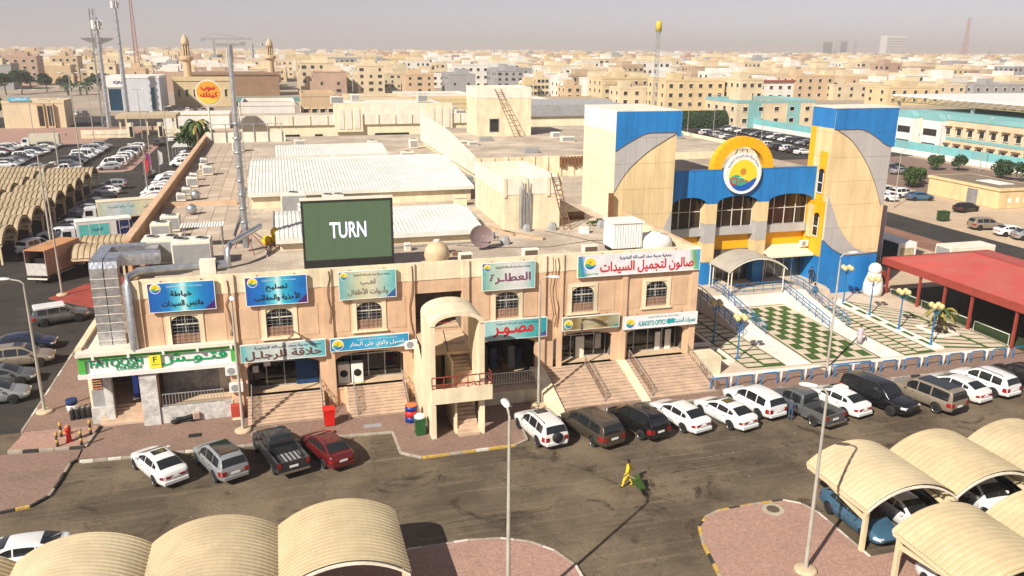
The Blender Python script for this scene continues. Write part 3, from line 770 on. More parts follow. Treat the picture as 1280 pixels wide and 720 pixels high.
# ------------------------------------------------------------------ sign boards
def ramp_mat(name, stops, axis='X', corner=None, corner2=None, tilt=0.0):
    """printed vinyl: colours run across the board; corner colours for diagonal print"""
    m = bpy.data.materials.new(name); m.use_nodes = True
    n, l = m.node_tree.nodes, m.node_tree.links; p = n['Principled BSDF']; p.inputs['Roughness'].default_value = 0.4
    tc = n.new('ShaderNodeTexCoord'); sp = n.new('ShaderNodeSeparateXYZ'); l.new(tc.outputs['Generated'], sp.inputs[0])
    r = n.new('ShaderNodeValToRGB')
    while len(r.color_ramp.elements) < len(stops): r.color_ramp.elements.new(0.5)
    for e, (t, c) in zip(r.color_ramp.elements, stops): e.position = t; e.color = (*c, 1)
    ma = n.new('ShaderNodeMath'); ma.operation = 'MULTIPLY_ADD'; l.new(sp.outputs['Z'], ma.inputs[0]); ma.inputs[1].default_value = tilt; l.new(sp.outputs['X'], ma.inputs[2])
    l.new(ma.outputs[0], r.inputs[0]); cur = r.outputs[0]
    for cc, sx, sz, th in ([(corner, 1.0, -0.55, 0.82)] if corner else [])+([(corner2, -1.0, 0.5, 0.36)] if corner2 else []):
        a = n.new('ShaderNodeMath'); a.operation = 'MULTIPLY'; l.new(sp.outputs['X'], a.inputs[0]); a.inputs[1].default_value = sx
        b = n.new('ShaderNodeMath'); b.operation = 'MULTIPLY_ADD'; l.new(sp.outputs['Z'], b.inputs[0]); b.inputs[1].default_value = sz; l.new(a.outputs[0], b.inputs[2])
        g = n.new('ShaderNodeMath'); g.operation = 'GREATER_THAN'; l.new(b.outputs[0], g.inputs[0]); g.inputs[1].default_value = th
        x = n.new('ShaderNodeMix'); x.data_type = 'RGBA'; l.new(g.outputs[0], x.inputs[0]); l.new(cur, x.inputs[6]); x.inputs[7].default_value = (*cc, 1); cur = x.outputs[2]
    geo = n.new('ShaderNodeNewGeometry'); t = n.new('ShaderNodeTexNoise'); t.inputs['Scale'].default_value = 1.4; t.inputs['Detail'].default_value = 5; l.new(geo.outputs['Position'], t.inputs['Vector'])
    mr = n.new('ShaderNodeMapRange'); mr.inputs[1].default_value = 0.3; mr.inputs[2].default_value = 0.7; mr.inputs[3].default_value = 0.88; mr.inputs[4].default_value = 1.1; l.new(t.outputs['Fac'], mr.inputs[0])
    s = n.new('ShaderNodeVectorMath'); s.operation = 'SCALE'; l.new(cur, s.inputs[0]); l.new(mr.outputs[0], s.inputs['Scale']); l.new(s.outputs[0], p.inputs['Base Color'])
    return m
def logo_mat():
    """round emblem: yellow sun above, green and blue waves below"""
    m = bpy.data.materials.new('emblem_print'); m.use_nodes = True
    n, l = m.node_tree.nodes, m.node_tree.links; p = n['Principled BSDF']; p.inputs['Roughness'].default_value = 0.4
    tc = n.new('ShaderNodeTexCoord'); sp = n.new('ShaderNodeSeparateXYZ'); l.new(tc.outputs['Generated'], sp.inputs[0])
    def math_(op, a, b):
        q = n.new('ShaderNodeMath'); q.operation = op
        for i, v in enumerate((a, b)):
            if isinstance(v, (int, float)): q.inputs[i].default_value = v
            else: l.new(v, q.inputs[i])
        return q.outputs[0]
    def mix(f, a, b):
        q = n.new('ShaderNodeMix'); q.data_type = 'RGBA'; l.new(f, q.inputs[0])
        for s, v in ((6, a), (7, b)):
            if isinstance(v, tuple): q.inputs[s].default_value = (*v, 1)
            else: l.new(v, q.inputs[s])
        return q.outputs[2]
    X, Z = sp.outputs['X'], sp.outputs['Z']
    wave = math_('ADD', math_('MULTIPLY', math_('SINE', math_('MULTIPLY', X, 6.0), 0), 0.13), 0.40)
    low = math_('LESS_THAN', Z, wave)
    wave2 = math_('ADD', math_('MULTIPLY', math_('SINE', math_('ADD', math_('MULTIPLY', X, 5.0), 2.6), 0), 0.12), 0.30)
    low2 = math_('LESS_THAN', Z, wave2)
    col = mix(low, (0.75,0.60,0.03), (0.05,0.36,0.22))
    col = mix(low2, col, (0.01,0.10,0.42))
    r = math_('SQRT', math_('ADD', math_('POWER', math_('SUBTRACT', X, 0.5), 2.0), math_('POWER', math_('SUBTRACT', Z, 0.62), 2.0)), 0)
    col = mix(math_('LESS_THAN', r, 0.11), col, (0.55,0.22,0.03))
    l.new(col, p.inputs['Base Color'])
    return m
M_logo = logo_mat()
M_tb = mat('letter_black',(0.02,0.02,0.025),var=0.0); M_tw = mat('letter_white',(0.8,0.8,0.8),var=0.0)
M_tr = mat('letter_red',(0.55,0.015,0.02),var=0.0); M_tp = mat('letter_purple',(0.20,0.06,0.13),var=0.0); M_tn = mat('letter_olive',(0.22,0.20,0.16),var=0.0)
M_tt = mat('letter_teal',(0.01,0.32,0.33),var=0.0); M_tnavy = mat('letter_navy',(0.03,0.05,0.16),var=0.0)
M_sb = ramp_mat('print_blue', [(0.0,(0.01,0.10,0.42)),(0.28,(0.01,0.16,0.48)),(0.45,(0.10,0.55,0.66)),(0.52,(0.55,0.80,0.82)),(0.60,(0.03,0.45,0.60)),(0.8,(0.01,0.20,0.50)),(1.0,(0.01,0.12,0.44))], corner=(0.06,0.015,0.14), corner2=(0.08,0.04,0.20))
M_sg = ramp_mat('print_teal_cream', [(0.0,(0.12,0.40,0.42)),(0.35,(0.55,0.55,0.36)),(0.6,(0.62,0.58,0.42)),(0.85,(0.25,0.50,0.48)),(1.0,(0.10,0.42,0.42))], corner=(0.02,0.10,0.28), corner2=(0.05,0.20,0.36))
M_sh = ramp_mat('print_pale_grey', [(0.0,(0.12,0.40,0.36)),(0.2,(0.42,0.56,0.46)),(0.5,(0.60,0.62,0.58)),(0.8,(0.62,0.62,0.60)),(1.0,(0.12,0.42,0.40))], corner2=(0.04,0.05,0.20))
M_ss = ramp_mat('print_salon', [(0.0,(0.10,0.42,0.10)),(0.05,(0.02,0.22,0.45)),(0.09,(0.70,0.72,0.74)),(0.5,(0.78,0.76,0.78)),(0.93,(0.76,0.74,0.76)),(0.97,(0.15,0.40,0.12)),(1.0,(0.10,0.36,0.55))], tilt=0.03)
M_sbar = ramp_mat('print_barber', [(0.0,(0.10,0.42,0.45)),(0.15,(0.45,0.55,0.52)),(0.5,(0.58,0.60,0.56)),(0.85,(0.25,0.52,0.52)),(1.0,(0.08,0.40,0.45))])
M_slau = ramp_mat('print_laundry', [(0.0,(0.02,0.20,0.42)),(0.3,(0.02,0.30,0.55)),(0.6,(0.06,0.42,0.62)),(1.0,(0.02,0.26,0.50))], corner=(0.55,0.68,0.74))
M_sph = ramp_mat('print_photo', [(0.0,(0.30,0.55,0.55)),(0.3,(0.45,0.62,0.60)),(0.7,(0.08,0.40,0.40)),(1.0,(0.02,0.30,0.34))], corner=(0.06,0.08,0.28))
M_sgo = ramp_mat('print_gold', [(0.0,(0.25,0.30,0.16)),(0.2,(0.20,0.13,0.03)),(0.45,(0.50,0.44,0.26)),(0.7,(0.26,0.18,0.05)),(1.0,(0.34,0.36,0.24))], corner=(0.10,0.28,0.22))
def board(label, x0, x1, z0, z1, y, m, d=0.16, frame=M_white):
    t = thing('sign_board', label, 'sign', ((x0+x1)/2,y,(z0+z1)/2)); w, h = x1-x0, z1-z0
    MB().box(-w/2+0.04,w/2-0.04,0.0,0.02,-h/2+0.04,h/2-0.04).build('panel', m, t)
    f = MB(); f.box(-w/2,w/2,0.021,d,-h/2,h/2); f.box(-w/2,w/2,-0.01,0.021,h/2-0.04,h/2); f.box(-w/2,w/2,-0.01,0.021,-h/2,-h/2+0.04)
    f.box(-w/2,-w/2+0.04,-0.01,0.021,-h/2+0.041,h/2-0.041); f.box(w/2-0.04,w/2,-0.01,0.021,-h/2+0.041,h/2-0.041)
    f.build('frame', frame, t)
    b = MB()
    for k in (-0.3,0.3): b.box(w*k-0.03,w*k+0.03,d,d+0.14,h/2-0.3,h/2+0.06)
    b.build('bracket', M_wood, t)
    return t, w, h
def emblem(t, x, z, r, y=-0.012):
    a = MB().lathe([(r,0),(r,0.006)],24,(0,0,0),'y').build('emblem_ring', M_tw, t, (x,y-0.006,z))
    MB().lathe([(r*0.86,-0.006),(r*0.86,-0.001)],24,(0,0,0),'y').build('emblem', M_logo, a)
HEAD = 'جمعية مدينة سعد العبدالله التعاونية'
ys = YF-0.34
t,w,h = board('bright blue board with black Arabic lettering, above the green restaurant sign',-8.8,-4.72,7.95,9.92,ys,M_sb)
emblem(t,-1.55,0.62,0.33); lettering(t,HEAD,M_tw,0.2,-0.02,0.72,2.2,0.16,0.0); lettering(t,'خياطة',M_tb,-0.05,-0.02,0.2,1.3,0.42,0.03); lettering(t,'ملابس السيدات',M_tb,0.0,-0.02,-0.45,2.5,0.5,0.03)
t,w,h = board('bright blue board with black Arabic lettering, between the blue tailor board and the screen',-2.85,1.13,7.93,9.92,ys,M_sb)
emblem(t,-1.5,0.62,0.33); lettering(t,HEAD,M_tw,0.2,-0.02,0.72,2.2,0.16,0.0); lettering(t,'تصليح',M_tb,0.0,-0.02,0.22,1.4,0.5,0.03); lettering(t,'الأحذية والحقائب',M_tb,0.0,-0.02,-0.45,2.9,0.55,0.03)
t,w,h = board('teal and cream board with grey Arabic lettering below the dark green screen',3.2,7.1,7.9,9.9,ys,M_sg)
emblem(t,-1.6,0.68,0.27); lettering(t,HEAD,M_tb,0.3,-0.02,0.72,2.5,0.2,0.004); lettering(t,'لعـب',M_tn,0.0,-0.02,0.2,1.0,0.45,0.03); lettering(t,'وأدوات الأطفال',M_tn,0.0,-0.02,-0.45,2.7,0.55,0.03)
t,w,h = board('pale grey-green board with one large purple Arabic word, right of the stair tower',13.2,17.15,7.82,9.86,ys,M_sh)
emblem(t,-1.6,0.68,0.27); lettering(t,HEAD,M_tb,0.3,-0.02,0.68,2.6,0.22,0.004); lettering(t,'العطا_رة',M_tp,0.1,-0.02,-0.15,3.0,0.75,0.03)
t,w,h = board('long white board with large red Arabic lettering on the roof corner',20.4,30.35,8.33,9.98,ys,M_ss)
emblem(t,-4.0,0.2,0.5); lettering(t,HEAD,M_tnavy,0.4,-0.02,0.5,4.2,0.34,0.012); lettering(t,'صالون لتجميل السيدات',M_tr,0.6,-0.02,-0.22,7.6,0.95,0.035)
lettering(t,'24567100',M_green,-3.9,-0.02,-0.6,1.1,0.16,0.0,ar=False)
t,w,h = board('pale teal board with brown Arabic lettering over the barber shop',-3.5,2.1,4.02,5.27,ys-0.1,M_sbar)
lettering(t,HEAD,M_tnavy,0.3,-0.02,0.36,4.4,0.26,0.006); lettering(t,'حلاقة للرجا_ل',mat('letter_brown',(0.13,0.05,0.03),var=0.0),0.0,-0.02,-0.2,5.0,0.68,0.03)
t,w,h = board('sky blue board with white script over the laundry',2.4,7.85,4.25,5.22,ys-0.1,M_slau)
emblem(t,-2.2,0.0,0.4); lettering(t,HEAD,M_tw,0.5,-0.02,0.28,2.8,0.16,0.0); lettering(t,'غسيل وكوي على البخار',M_tw,0.5,-0.02,-0.1,3.8,0.45,0.02)
t,w,h = board('teal board with one red Arabic word over the dark photographer shop',13.35,18.1,4.05,5.55,ys-0.1,M_sph)
lettering(t,HEAD,M_tnavy,0.1,-0.02,0.5,3.2,0.2,0.0); lettering(t,'مصـو_ر',M_tr,-0.2,-0.02,-0.12,3.0,0.75,0.04)
t,w,h = board('dark gold board with faint silver script over the glazed shop',19.3,23.85,4.3,5.35,ys-0.1,M_sgo)
emblem(t,-1.8,0.0,0.34); lettering(t,'العود والعطور',mat('letter_silver',(0.45,0.42,0.33),var=0.0),0.3,-0.02,-0.02,2.6,0.42,0.02)
t,w,h = board('white board with turquoise lettering over the optician',24.2,30.4,3.98,5.0,ys-0.1,mat('print_white',(0.76,0.77,0.78),rough=0.4,var=0.06))
emblem(t,-2.55,-0.02,0.4); lettering(t,HEAD,M_tb,0.2,-0.02,0.36,2.6,0.16,0.0); lettering(t,'ALBADETO OPTICS',M_tt,-0.75,-0.02,-0.1,2.3,0.38,0.03,ar=False); lettering(t,'بصريات الحديث',M_tt,2.0,-0.02,-0.1,1.8,0.46,0.03)
obj('glasses_mark', MB().lathe([(0.22,-0.01),(0.22,0.0)],14,(0.68,0,-0.08),'y').lathe([(0.2,-0.012),(0.2,0.0)],14,(0.98,0,-0.06),'y').mesh('glasses_mark'), M_tt, t, (0,-0.015,0))
# restaurant sign
t = thing('restaurant_sign', 'long green and white restaurant sign with raised green letters at the building corner', 'sign', (-13.42,54.75,3.75))
W = 9.6
MB().box(0.45,W-0.3,0.05,0.2,0.42,1.35).build('panel', mat('sign_white',(0.74,0.76,0.74),rough=0.4,var=0.06), t)
g = MB(); g.box(0.05,W,-0.12,0.5,1.36,1.62); g.box(0.02,0.44,-0.1,0.5,0.42,1.36); g.box(W-0.28,W,-0.1,0.5,0.3,1.36); g.build('green_frame', M_green, t)
MB().box(-0.05,W+0.04,-0.3,0.75,1.621,1.85).build('coping', M_white2, t)
MB().box(-0.05,W-0.02,-0.22,0.7,0.12,0.41).build('ledge', M_white, t)
for k in range(5): MB().box(0.9+k*2.1,1.05+k*2.1,-0.34,-0.13,1.4,1.7).build('spot_lamp', M_white, t)
def letters3d(t, body, x, z, w, h, m, d=0.05, ar=False, y=0.04):
    me = text_mesh(body, w, h, 0.016, ar)
    bm = bmesh.new(); bm.from_mesh(me); r = bmesh.ops.extrude_face_region(bm, geom=bm.faces[:])
    for v in r['geom']:
        if isinstance(v, bmesh.types.BMVert): v.co.y -= d
    bmesh.ops.recalc_face_normals(bm, faces=bm.faces[:]); bm.to_mesh(me); bm.free()
    obj('raised_letters', me, m, t, (x,y,z))
letters3d(t,'FATOOSH',2.25,1.02,3.1,0.5,M_greenlet); letters3d(t,'STATION',2.95,0.6,1.5,0.26,M_greenlet)
letters3d(t,'فتـو_ش',6.9,0.95,4.2,0.85,M_greenlet,ar=True)
yb = MB().box(4.25,4.95,-0.12,0.06,0.45,1.42).build('yellow_badge', mat('badge_yellow',(0.80,0.72,0.02),var=0.05), t)
lettering(yb,'F',M_tnavy,4.6,-0.13,1.05,0.22,0.4,0.01,ar=False); lettering(yb,'STATION',M_tnavy,4.6,-0.13,0.7,0.4,0.09,0.0,ar=False)
# LED screen on the roof edge
t = thing('led_screen', 'big dark green LED screen showing the white word TURN on the roof edge', 'screen', (1.07,56.5,9.42))
def led_mat():
    m = bpy.data.materials.new('led_face'); m.use_nodes = True
    p = m.node_tree.nodes['Principled BSDF']; p.inputs['Base Color'].default_value = (0.05,0.065,0.045,1); p.inputs['Roughness'].default_value = 0.6
    p.inputs['Emission Color'].default_value = (0.06,0.12,0.05,1); p.inputs['Emission Strength'].default_value = 0.55
    return m
M_led = led_mat()
m = bpy.data.materials.new('led_text'); m.use_nodes = True; p = m.node_tree.nodes['Principled BSDF']; p.inputs['Base Color'].default_value = (0.5,0.5,0.6,1); p.inputs['Emission Color'].default_value = (0.75,0.75,1.0,1); p.inputs['Emission Strength'].default_value = 0.75
M_ledt = m
for i in range(6):
    for j in range(4):
        MB().box(0.14+i*0.985,0.14+(i+1)*0.985-0.008,0.02,0.08,0.93+j*1.0,0.93+(j+1)*1.0-0.008).build('led_module', M_led, t)
f = MB(); f.box(0,0.13,0,0.5,0.0,5.1); f.box(6.06,6.2,0,0.5,0.0,5.1); f.box(0.131,6.059,-0.005,0.5,4.94,5.1); f.box(0.131,6.059,0,0.5,0.0,0.925); f.box(0.131,6.059,0.09,0.5,0.925,4.94)
f.build('cabinet', mat('screen_black',(0.03,0.028,0.026),rough=0.5,var=0.2,scale=2), t)
MB().box(-0.05,6.25,-0.05,0.6,5.1,5.2).build('top_cap', M_white2, t)
lettering(t,'TURN',M_ledt,3.08,0.01,2.98,2.45,1.08,0.022,ar=False)
b = MB()
for x in (0.4,5.8):
    b.tube([(x,0.5,4.2),(x,2.6,0.02)],0.06,6); b.tube([(x,0.5,2.0),(x,1.6,0.02)],0.05,6)
b.build('brace', M_white2, t)

# ------------------------------------------------------------------ roofs behind the shop front
RZ = 9.4
RL = [(-11.45,66),(-9.55,66),(-9.55,55.33),(29.95,55.33),(29.95,70.4),(60,77),(60,150),(-11.45,150)]
MB().poly(RL,'z',9.1,RZ).build('roof', M_roofslab, shop)
# square roof tiles on the long left terrace
tm = MB().box(-0.575,0.575,-0.575,0.575,0,0.035).mesh('roof_tile')
tm.materials.append(M_rooftile)
M_rt = [M_rooftile, mat('roof_tile_b',(0.46,0.36,0.265),rough=0.95,var=0.14,scale=0.5,fine=0.08), mat('roof_tile_c',(0.54,0.44,0.34),rough=0.95,var=0.14,scale=0.5,fine=0.08)]
rest = MB(); cnt = 0
for j in range(62):
    for i in range(6):
        x, y = -10.6+i*1.19, 68.4+j*1.19
        if 84.8 < y < 86.4: continue
        if cnt < 300:
            obj('roof_tile', tm, M_rt[rnd.choice((0,0,1,2))], shop, (x,y,RZ+rnd.uniform(-0.01,0.006)), rz=rnd.uniform(-0.01,0.01)); cnt += 1
        else: rest.box(x-0.57,x+0.57,y-0.57,y+0.57,RZ-0.02,RZ+0.025+rnd.uniform(-0.01,0.01))
r = rest.build('roof_tiles_far', M_rooftile, shop); r['kind'] = 'stuff'
MB().box(-11.2,-4.5,85.2,85.6,RZ,RZ+0.4).build('roof_beam', M_peach, shop)

def corrugated(mb, x0, x1, y0, z0, y1, z1, pitch=0.33, amp=0.05, th=0.0):
    """sheet with ribs running from (y0,z0) to (y1,z1)"""
    n = int((x1-x0)/pitch); xs = []
    for k in range(n):
        a = x0+k*(x1-x0)/n; p = (x1-x0)/n
        xs += [(a,0),(a+p*0.62,0),(a+p*0.70,amp),(a+p*0.92,amp)]
    xs.append((x1,0)); vs = []
    for (x,dz) in xs: vs += [(x,y0,z0+dz),(x,y1,z1+dz)]
    mb.add(vs, [(2*i,2*i+2,2*i+3,2*i+1) for i in range(len(xs)-1)])
def shed(label, x0, x1, y0, y1, zb, ze, zr, m=M_corrw, wallm=M_cream):
    t = thing('roof_shed', label, 'shed', (0,0,0))
    ym = y0+(y1-y0)*0.62
    MB().box(x0+0.3,x1-0.3,y0+0.35,y1-0.3,zb,ze-0.02).build('wall', wallm, t)
    a = MB(); corrugated(a,x0,x1,y0,ze,ym,zr); a.build('roof_sheet', m, t)
    a = MB(); corrugated(a,x0,x1,ym,zr-0.03,y1,ze+0.35*(zr-ze)); a.build('roof_sheet', m, t)
    g = MB(); g.poly([(y0+0.36,ze-0.03),(ym,zr-0.06),(y1-0.3,ze+0.35*(zr-ze)-0.06),(y1-0.3,ze-0.03)],'x',x0+0.32,x1-0.32); g.build('gable', wallm, t)
    MB().box(x0,x1,y0-0.08,y0-0.01,ze-0.32,ze+0.06).build('fascia', m, t)
    c = MB(); corrugated(c,x0+0.1,x1-0.1,y0+0.02,ze-0.36,y0+0.3,ze-0.38); c.build('soffit', M_greym, t)
    return t
shed('big white corrugated roof shed in the middle of the market roof',-3.3,19.0,82.0,105,RZ,10.9,12.2)
shed('white corrugated shed directly behind the green screen',-0.8,15.6,63.6,74,RZ,10.35,11.0)
shed('small low white corrugated shed behind the big shed',-0.6,13.6,108,119,RZ,11.2,11.8)

# penthouse with ladder
def block(name, label, cat, x0,x1,y0,y1,z0,z1, m, band=None, bandh=1.2, capm=None):
    t = thing(name, label, cat, ((x0+x1)/2,(y0+y1)/2,z0)); w, d, h = (x1-x0)/2, (y1-y0)/2, z1-z0
    MB().box(-w,w,-d,d,0,h-(bandh if band else 0.0)).build('wall', m, t)
    if band:
        b = MB(); b.box(-w-0.04,w+0.04,-d-0.04,-d+0.26,h-bandh,h); b.box(-w-0.04,w+0.04,d-0.26,d+0.04,h-bandh,h); b.box(-w-0.04,-w+0.26,-d+0.261,d-0.261,h-bandh,h); b.box(w-0.26,w+0.04,-d+0.261,d-0.261,h-bandh,h)
        b.build('parapet', band, t)
    return t
ph = block('roof_penthouse','cream stair house with a leaning ladder and cable bundle on the shop roof','stair house',18.3,23.3,67.4,78.5,RZ,13.8,M_cream,M_white2,1.4)
for x in (-2.5,-0.6,1.4,2.5): MB().box(x-0.14,x+0.14,-5.66,-5.55,2.8,4.4).build('pier', M_cream, ph)
def ladder(label, a, b, w, n, m=M_wood):
    t = thing('ladder', label, 'ladder', a); d = Vector(b)-Vector(a)
    for s in (-w/2,w/2): MB().tube([(s,0,0),(s+d.x,d.y,d.z)],0.05,6).build('rail', m, t)
    for k in range(1,n):
        p = d*(k/n); MB().tube([(-w/2+p.x,p.y,p.z),(w/2+p.x,p.y,p.z)],0.035,5).build('rung', m, t)
ladder('brown ladder leaning on the cream stair house of the shop roof',(23.6,66.0,RZ),(22.7,67.3,14.2),0.62,13)
cb = MB()
for k in range(9): cb.tube([(19.6+k*0.12,67.25,RZ),(19.62+k*0.12+rnd.uniform(-0.06,0.06),67.25,11.6),(19.62+k*0.12+rnd.uniform(-0.06,0.06),67.2,13.0+rnd.uniform(-0.5,0.6))],0.04,5)
tag(cb.build('cable_bundle', M_greym),'upright bundle of brown pipes and cables against the cream stair house','cables')
# raised market hall roof with stair house
hall = block('market_hall','raised flat market hall roof with white side wall behind the penthouse','building',22.5,60,96,134,RZ-0.3,11.9,M_cream)
MB().box(-18.75,18.75,-19,19,2.8,2.83).build('roof_surface', M_roofslab, hall)
for k in range(9): MB().box(-18.6+k*1.7,-18.2+k*1.7,-19.12,-18.98,0.3,2.8).build('pier', M_cream, hall)
w_ = MB(); w_.poly([(96,10),(134,10),(134,14.4),(112,13.6),(96,12.0)],'x',22.15,22.5); tag(w_.build('side_wall_white', M_white2),'sloping white side wall beside the big white shed','wall')
br_ = MB()
for k in range(14): br_.box(33+k*0.45,33.3+k*0.45,95.7,95.85,11.0-rnd.uniform(0,0.8),11.8)
tag(br_.build('rust_sheet', M_wood),'rust-brown corroded sheets along the edge of the market hall roof','sheeting')
sh = block('stair_house','tall cream stair house with a long ladder in the middle distance','stair house',28.3,36.6,120,127,11.9,19.0,M_cream,M_white2,1.6)
MB().box(-2.2,-0.9,-3.55,-3.5,0.7,2.5).build('window', M_glass, sh)
MB().box(-2.3,-0.8,-3.54,-3.502,0.6,2.6).build('window_frame', M_greym, sh)
ladder('long brown ladder on the tall cream stair house',(33.9,117.6,11.9),(31.4,119.9,18.8),0.9,13)

# vertical foil ducts and roof plant over the restaurant
du = thing('foil_ducts','pair of shiny foil-wrapped air ducts rising beside the blue tailor board','air duct',(-11.5,56.6,5.5))
for s in (-0.43,0.43):
    b = MB()
    b.box(s-0.4,s+0.4,-0.4,0.45,0,5.0)
    b.poly([(-0.4,5.0),(0.45,5.0),(1.1,5.0),(1.1,5.75),(0.2,5.75),(-0.2,5.6),(-0.4,5.2)],'x',s-0.4,s+0.4)
    b.build('riser', M_foil, du)
    for k in range(8): MB().box(s-0.42,s+0.42,-0.42,0.47,0.3+k*0.6,0.34+k*0.6).build('joint_band', M_white2, du)
d2 = MB(); d2.box(-0.83,-0.05,1.1,3.6,5.0,5.75); d2.box(-0.05,3.2,1.1,2.0,4.95,5.72); d2.box(-0.83,2.0,3.6,4.5,5.0,5.75); d2.box(2.0,2.8,3.4,7.5,4.6,5.5)
d2.build('crossover', M_foil, du)
pd = thing('silver_pipe','round silver exhaust pipe running along the roof edge and down the facade','pipe',(0,0,0))
MB().tube([(-9.95,54.7,5.5),(-10.0,54.7,9.9),(-9.85,55.0,10.35),(-9.3,55.6,10.55),(-5.3,55.9,10.6)],0.27,10).build('pipe_run', M_steel, pd)
MB().box(-5.6,-4.6,55.5,56.3,10.0,11.0).build('fan_box', M_white2, pd)
MB().tube([(-4.6,55.9,10.5),(-4.0,56.1,10.5)],0.35,10).build('collar', M_steel, pd)
p2 = thing('bent_pipe','silver bent flue pipe reaching from the roof unit towards the lattice mast','pipe',(0,0,0))
MB().tube([(-4.1,59.6,9.5),(-4.1,59.6,10.7),(-3.9,60.0,11.0),(-3.2,61.4,11.2),(-1.9,65.0,11.2)],0.22,10).build('pipe_run', M_steel, p2)
def rooftop_ac(label, x, y, w, d, h, fans=2, z=RZ, rz=0.0, m=M_white2):
    t = thing('rooftop_unit', label, 'air conditioner', (x,y,z), rz)
    MB().bevbox(-w/2,w/2,-d/2,d/2,0.12,h,0.04).build('casing', m, t)
    MB().box(-w/2+0.1,w/2-0.1,-d/2-0.02,-d/2,0.3,h-0.2).build('coil_grille', M_greym, t)
    for k in range(fans):
        fx_ = (k-(fans-1)/2)*w/fans
        f = MB().lathe([(0.42*min(1,w/fans),h),(0.42*min(1,w/fans),h+0.1),(0.36*min(1,w/fans),h+0.1)],18,(fx_,0,0),cap=False).build('fan_ring', M_greym, t)
        MB().lathe([(0.36*min(1,w/fans),h+0.02),(0.05,h+0.04)],18,(fx_,0,0)).build('fan', M_black, f)
    MB().box(-w/2+0.1,w/2-0.1,-d/2+0.1,d/2-0.1,0,0.12).build('feet', M_black, t)
    return t
rooftop_ac('large pale roof unit with two fans nearest the foil ducts',-8.6,62.4,2.6,2.0,1.9)
rooftop_ac('large pale roof unit with two fans beside the flat steel stand',-6.5,61.2,2.6,2.0,1.9)
rooftop_ac('square roof unit with side grille behind the foil ducts',-9.7,70.4,1.5,1.3,1.4,1)
rooftop_ac('square roof unit second behind the foil ducts, by the parapet',-9.3,73.4,1.5,1.3,1.4,1)
rooftop_ac('small roof unit by the far part of the left parapet',-9.6,97,1.2,1.0,1.2,1)
rooftop_ac('small roof unit farthest along the left parapet',-8.6,106,1.2,1.0,1.2,1)
rooftop_ac('brown-grilled roof unit at the near corner of the big white shed',0.9,79.5,2.3,1.5,1.9,1)
rooftop_ac('white roof unit peeping over the screen top',4.6,80.0,2.0,1.4,1.5,2)
for i,(x,y) in enumerate([(-9.9,88),(-9.7,91.5),(-9.9,102),(-9.5,110.5),(-9.8,116)]):
    rooftop_ac('little roof unit, %s from the shops along the left parapet' % ORD[i], x, y, 0.9, 0.8, 0.9, 1)
st = thing('steel_stand','flat corrugated canopy on thin legs on the left roof terrace','stand',(-6.2,66.6,RZ))
a = MB(); corrugated(a,-1.6,1.6,-0.7,1.75,0.7,1.85,0.2,0.05); a.build('top', M_corrw, st)
for sx in (-1.4,1.4):
    for sy in (-0.6,0.6): MB().tube([(sx,sy,0),(sx,sy,1.76)],0.04,6).build('leg', M_greym, st)
# lattice floodlight mast
ms = thing('roof_mast','tall grey telecom mast standing on the shop roof left of the screen','mast',(-3.0,64.5,RZ))
m_ = MB(); m_.tube([(0,0,0.3),(0,0,9.0)],0.24,10,0.22); m_.tube([(0,0,9.0),(0,0,15.2)],0.19,10,0.16); m_.build('tube_shaft', M_steel, ms)
for k in range(9): MB().lathe([(0.33,0),(0.33,0.1)],10,(0,0,1.2+k*1.05)).build('flange', M_steel, ms)
l_ = MB()
for s in (-0.1,0.1): l_.tube([(s+0.34,-0.1,0.5),(s+0.34,-0.1,10.4)],0.02,5)
for k in range(26): l_.tube([(0.24,-0.1,0.7+k*0.38),(0.44,-0.1,0.7+k*0.38)],0.014,4)
l_.build('climbing_rungs', M_steel, ms)
MB().box(-0.9,1.1,-0.06,0.06,15.1,15.3).build('top_arm', M_greym, ms)
for k in (-0.2,0,0.2): MB().tube([(k,0,14.0),(k,0,15.2)],0.035,5).build('antenna', M_white2, ms)
for (dx,dy) in ((-1.4,-0.9),(1.7,-1.0),(2.2,0.6),(-0.9,1.2),(0.6,-1.4)): MB().tube([(0,0,2.0),(dx,dy,0)],0.035,5).build('stay', M_redpaint, ms)
# dome, dish, tanks, odds and ends
dm = thing('roof_dome','cream fibreglass dome with a flat cap on the roof edge','dome',(10.45,57.2,RZ))
MB().lathe([(0.8,0.0),(0.85,0.35),(0.95,0.7),(0.85,1.15),(0.6,1.5),(0.3,1.68),(0.2,1.7)],18).build('shell', mat('dome_tan',(0.55,0.42,0.26),rough=0.6,var=0.15,scale=2), dm)
MB().lathe([(0.22,1.7),(0.22,1.8)],10).build('cap', M_white, dm)
ds = thing('satellite_dish','brown satellite dish on the roof beside the cream dome','satellite dish',(14.6,61.0,RZ))
dd = MB(); prof = [(0.02,0.0)]+[(0.9*k/8, 0.28*(k/8)**2) for k in range(1,9)]
dd.lathe(prof,22,cap=False); dd.xform(Matrix.Translation((0,-0.1,0.95)) @ Matrix.Rotation(math.radians(68),4,'X') @ Matrix.Rotation(math.radians(0),4,'Y')); dd.build('reflector', mat('dish_brown',(0.20,0.14,0.13),rough=0.6,var=0.15,scale=2), ds)
MB().tube([(0,0.3,0),(0,0.2,0.9)],0.05,6).build('mount', M_greym, ds)
MB().tube([(0,-0.3,0.6),(0,-1.0,1.2)],0.025,5).lathe([(0.08,-0.06),(0.08,0.06)],8,(0,-1.0,1.2)).build('feed_arm', M_greym, ds)
tk = thing('water_tank','square ribbed white water tank on a black base at the roof corner','water tank',(25.3,58.0,RZ))
b = MB(); b.box(-1.2,1.2,-1.0,1.0,0.35,2.3); b.build('tank', M_white, tk)
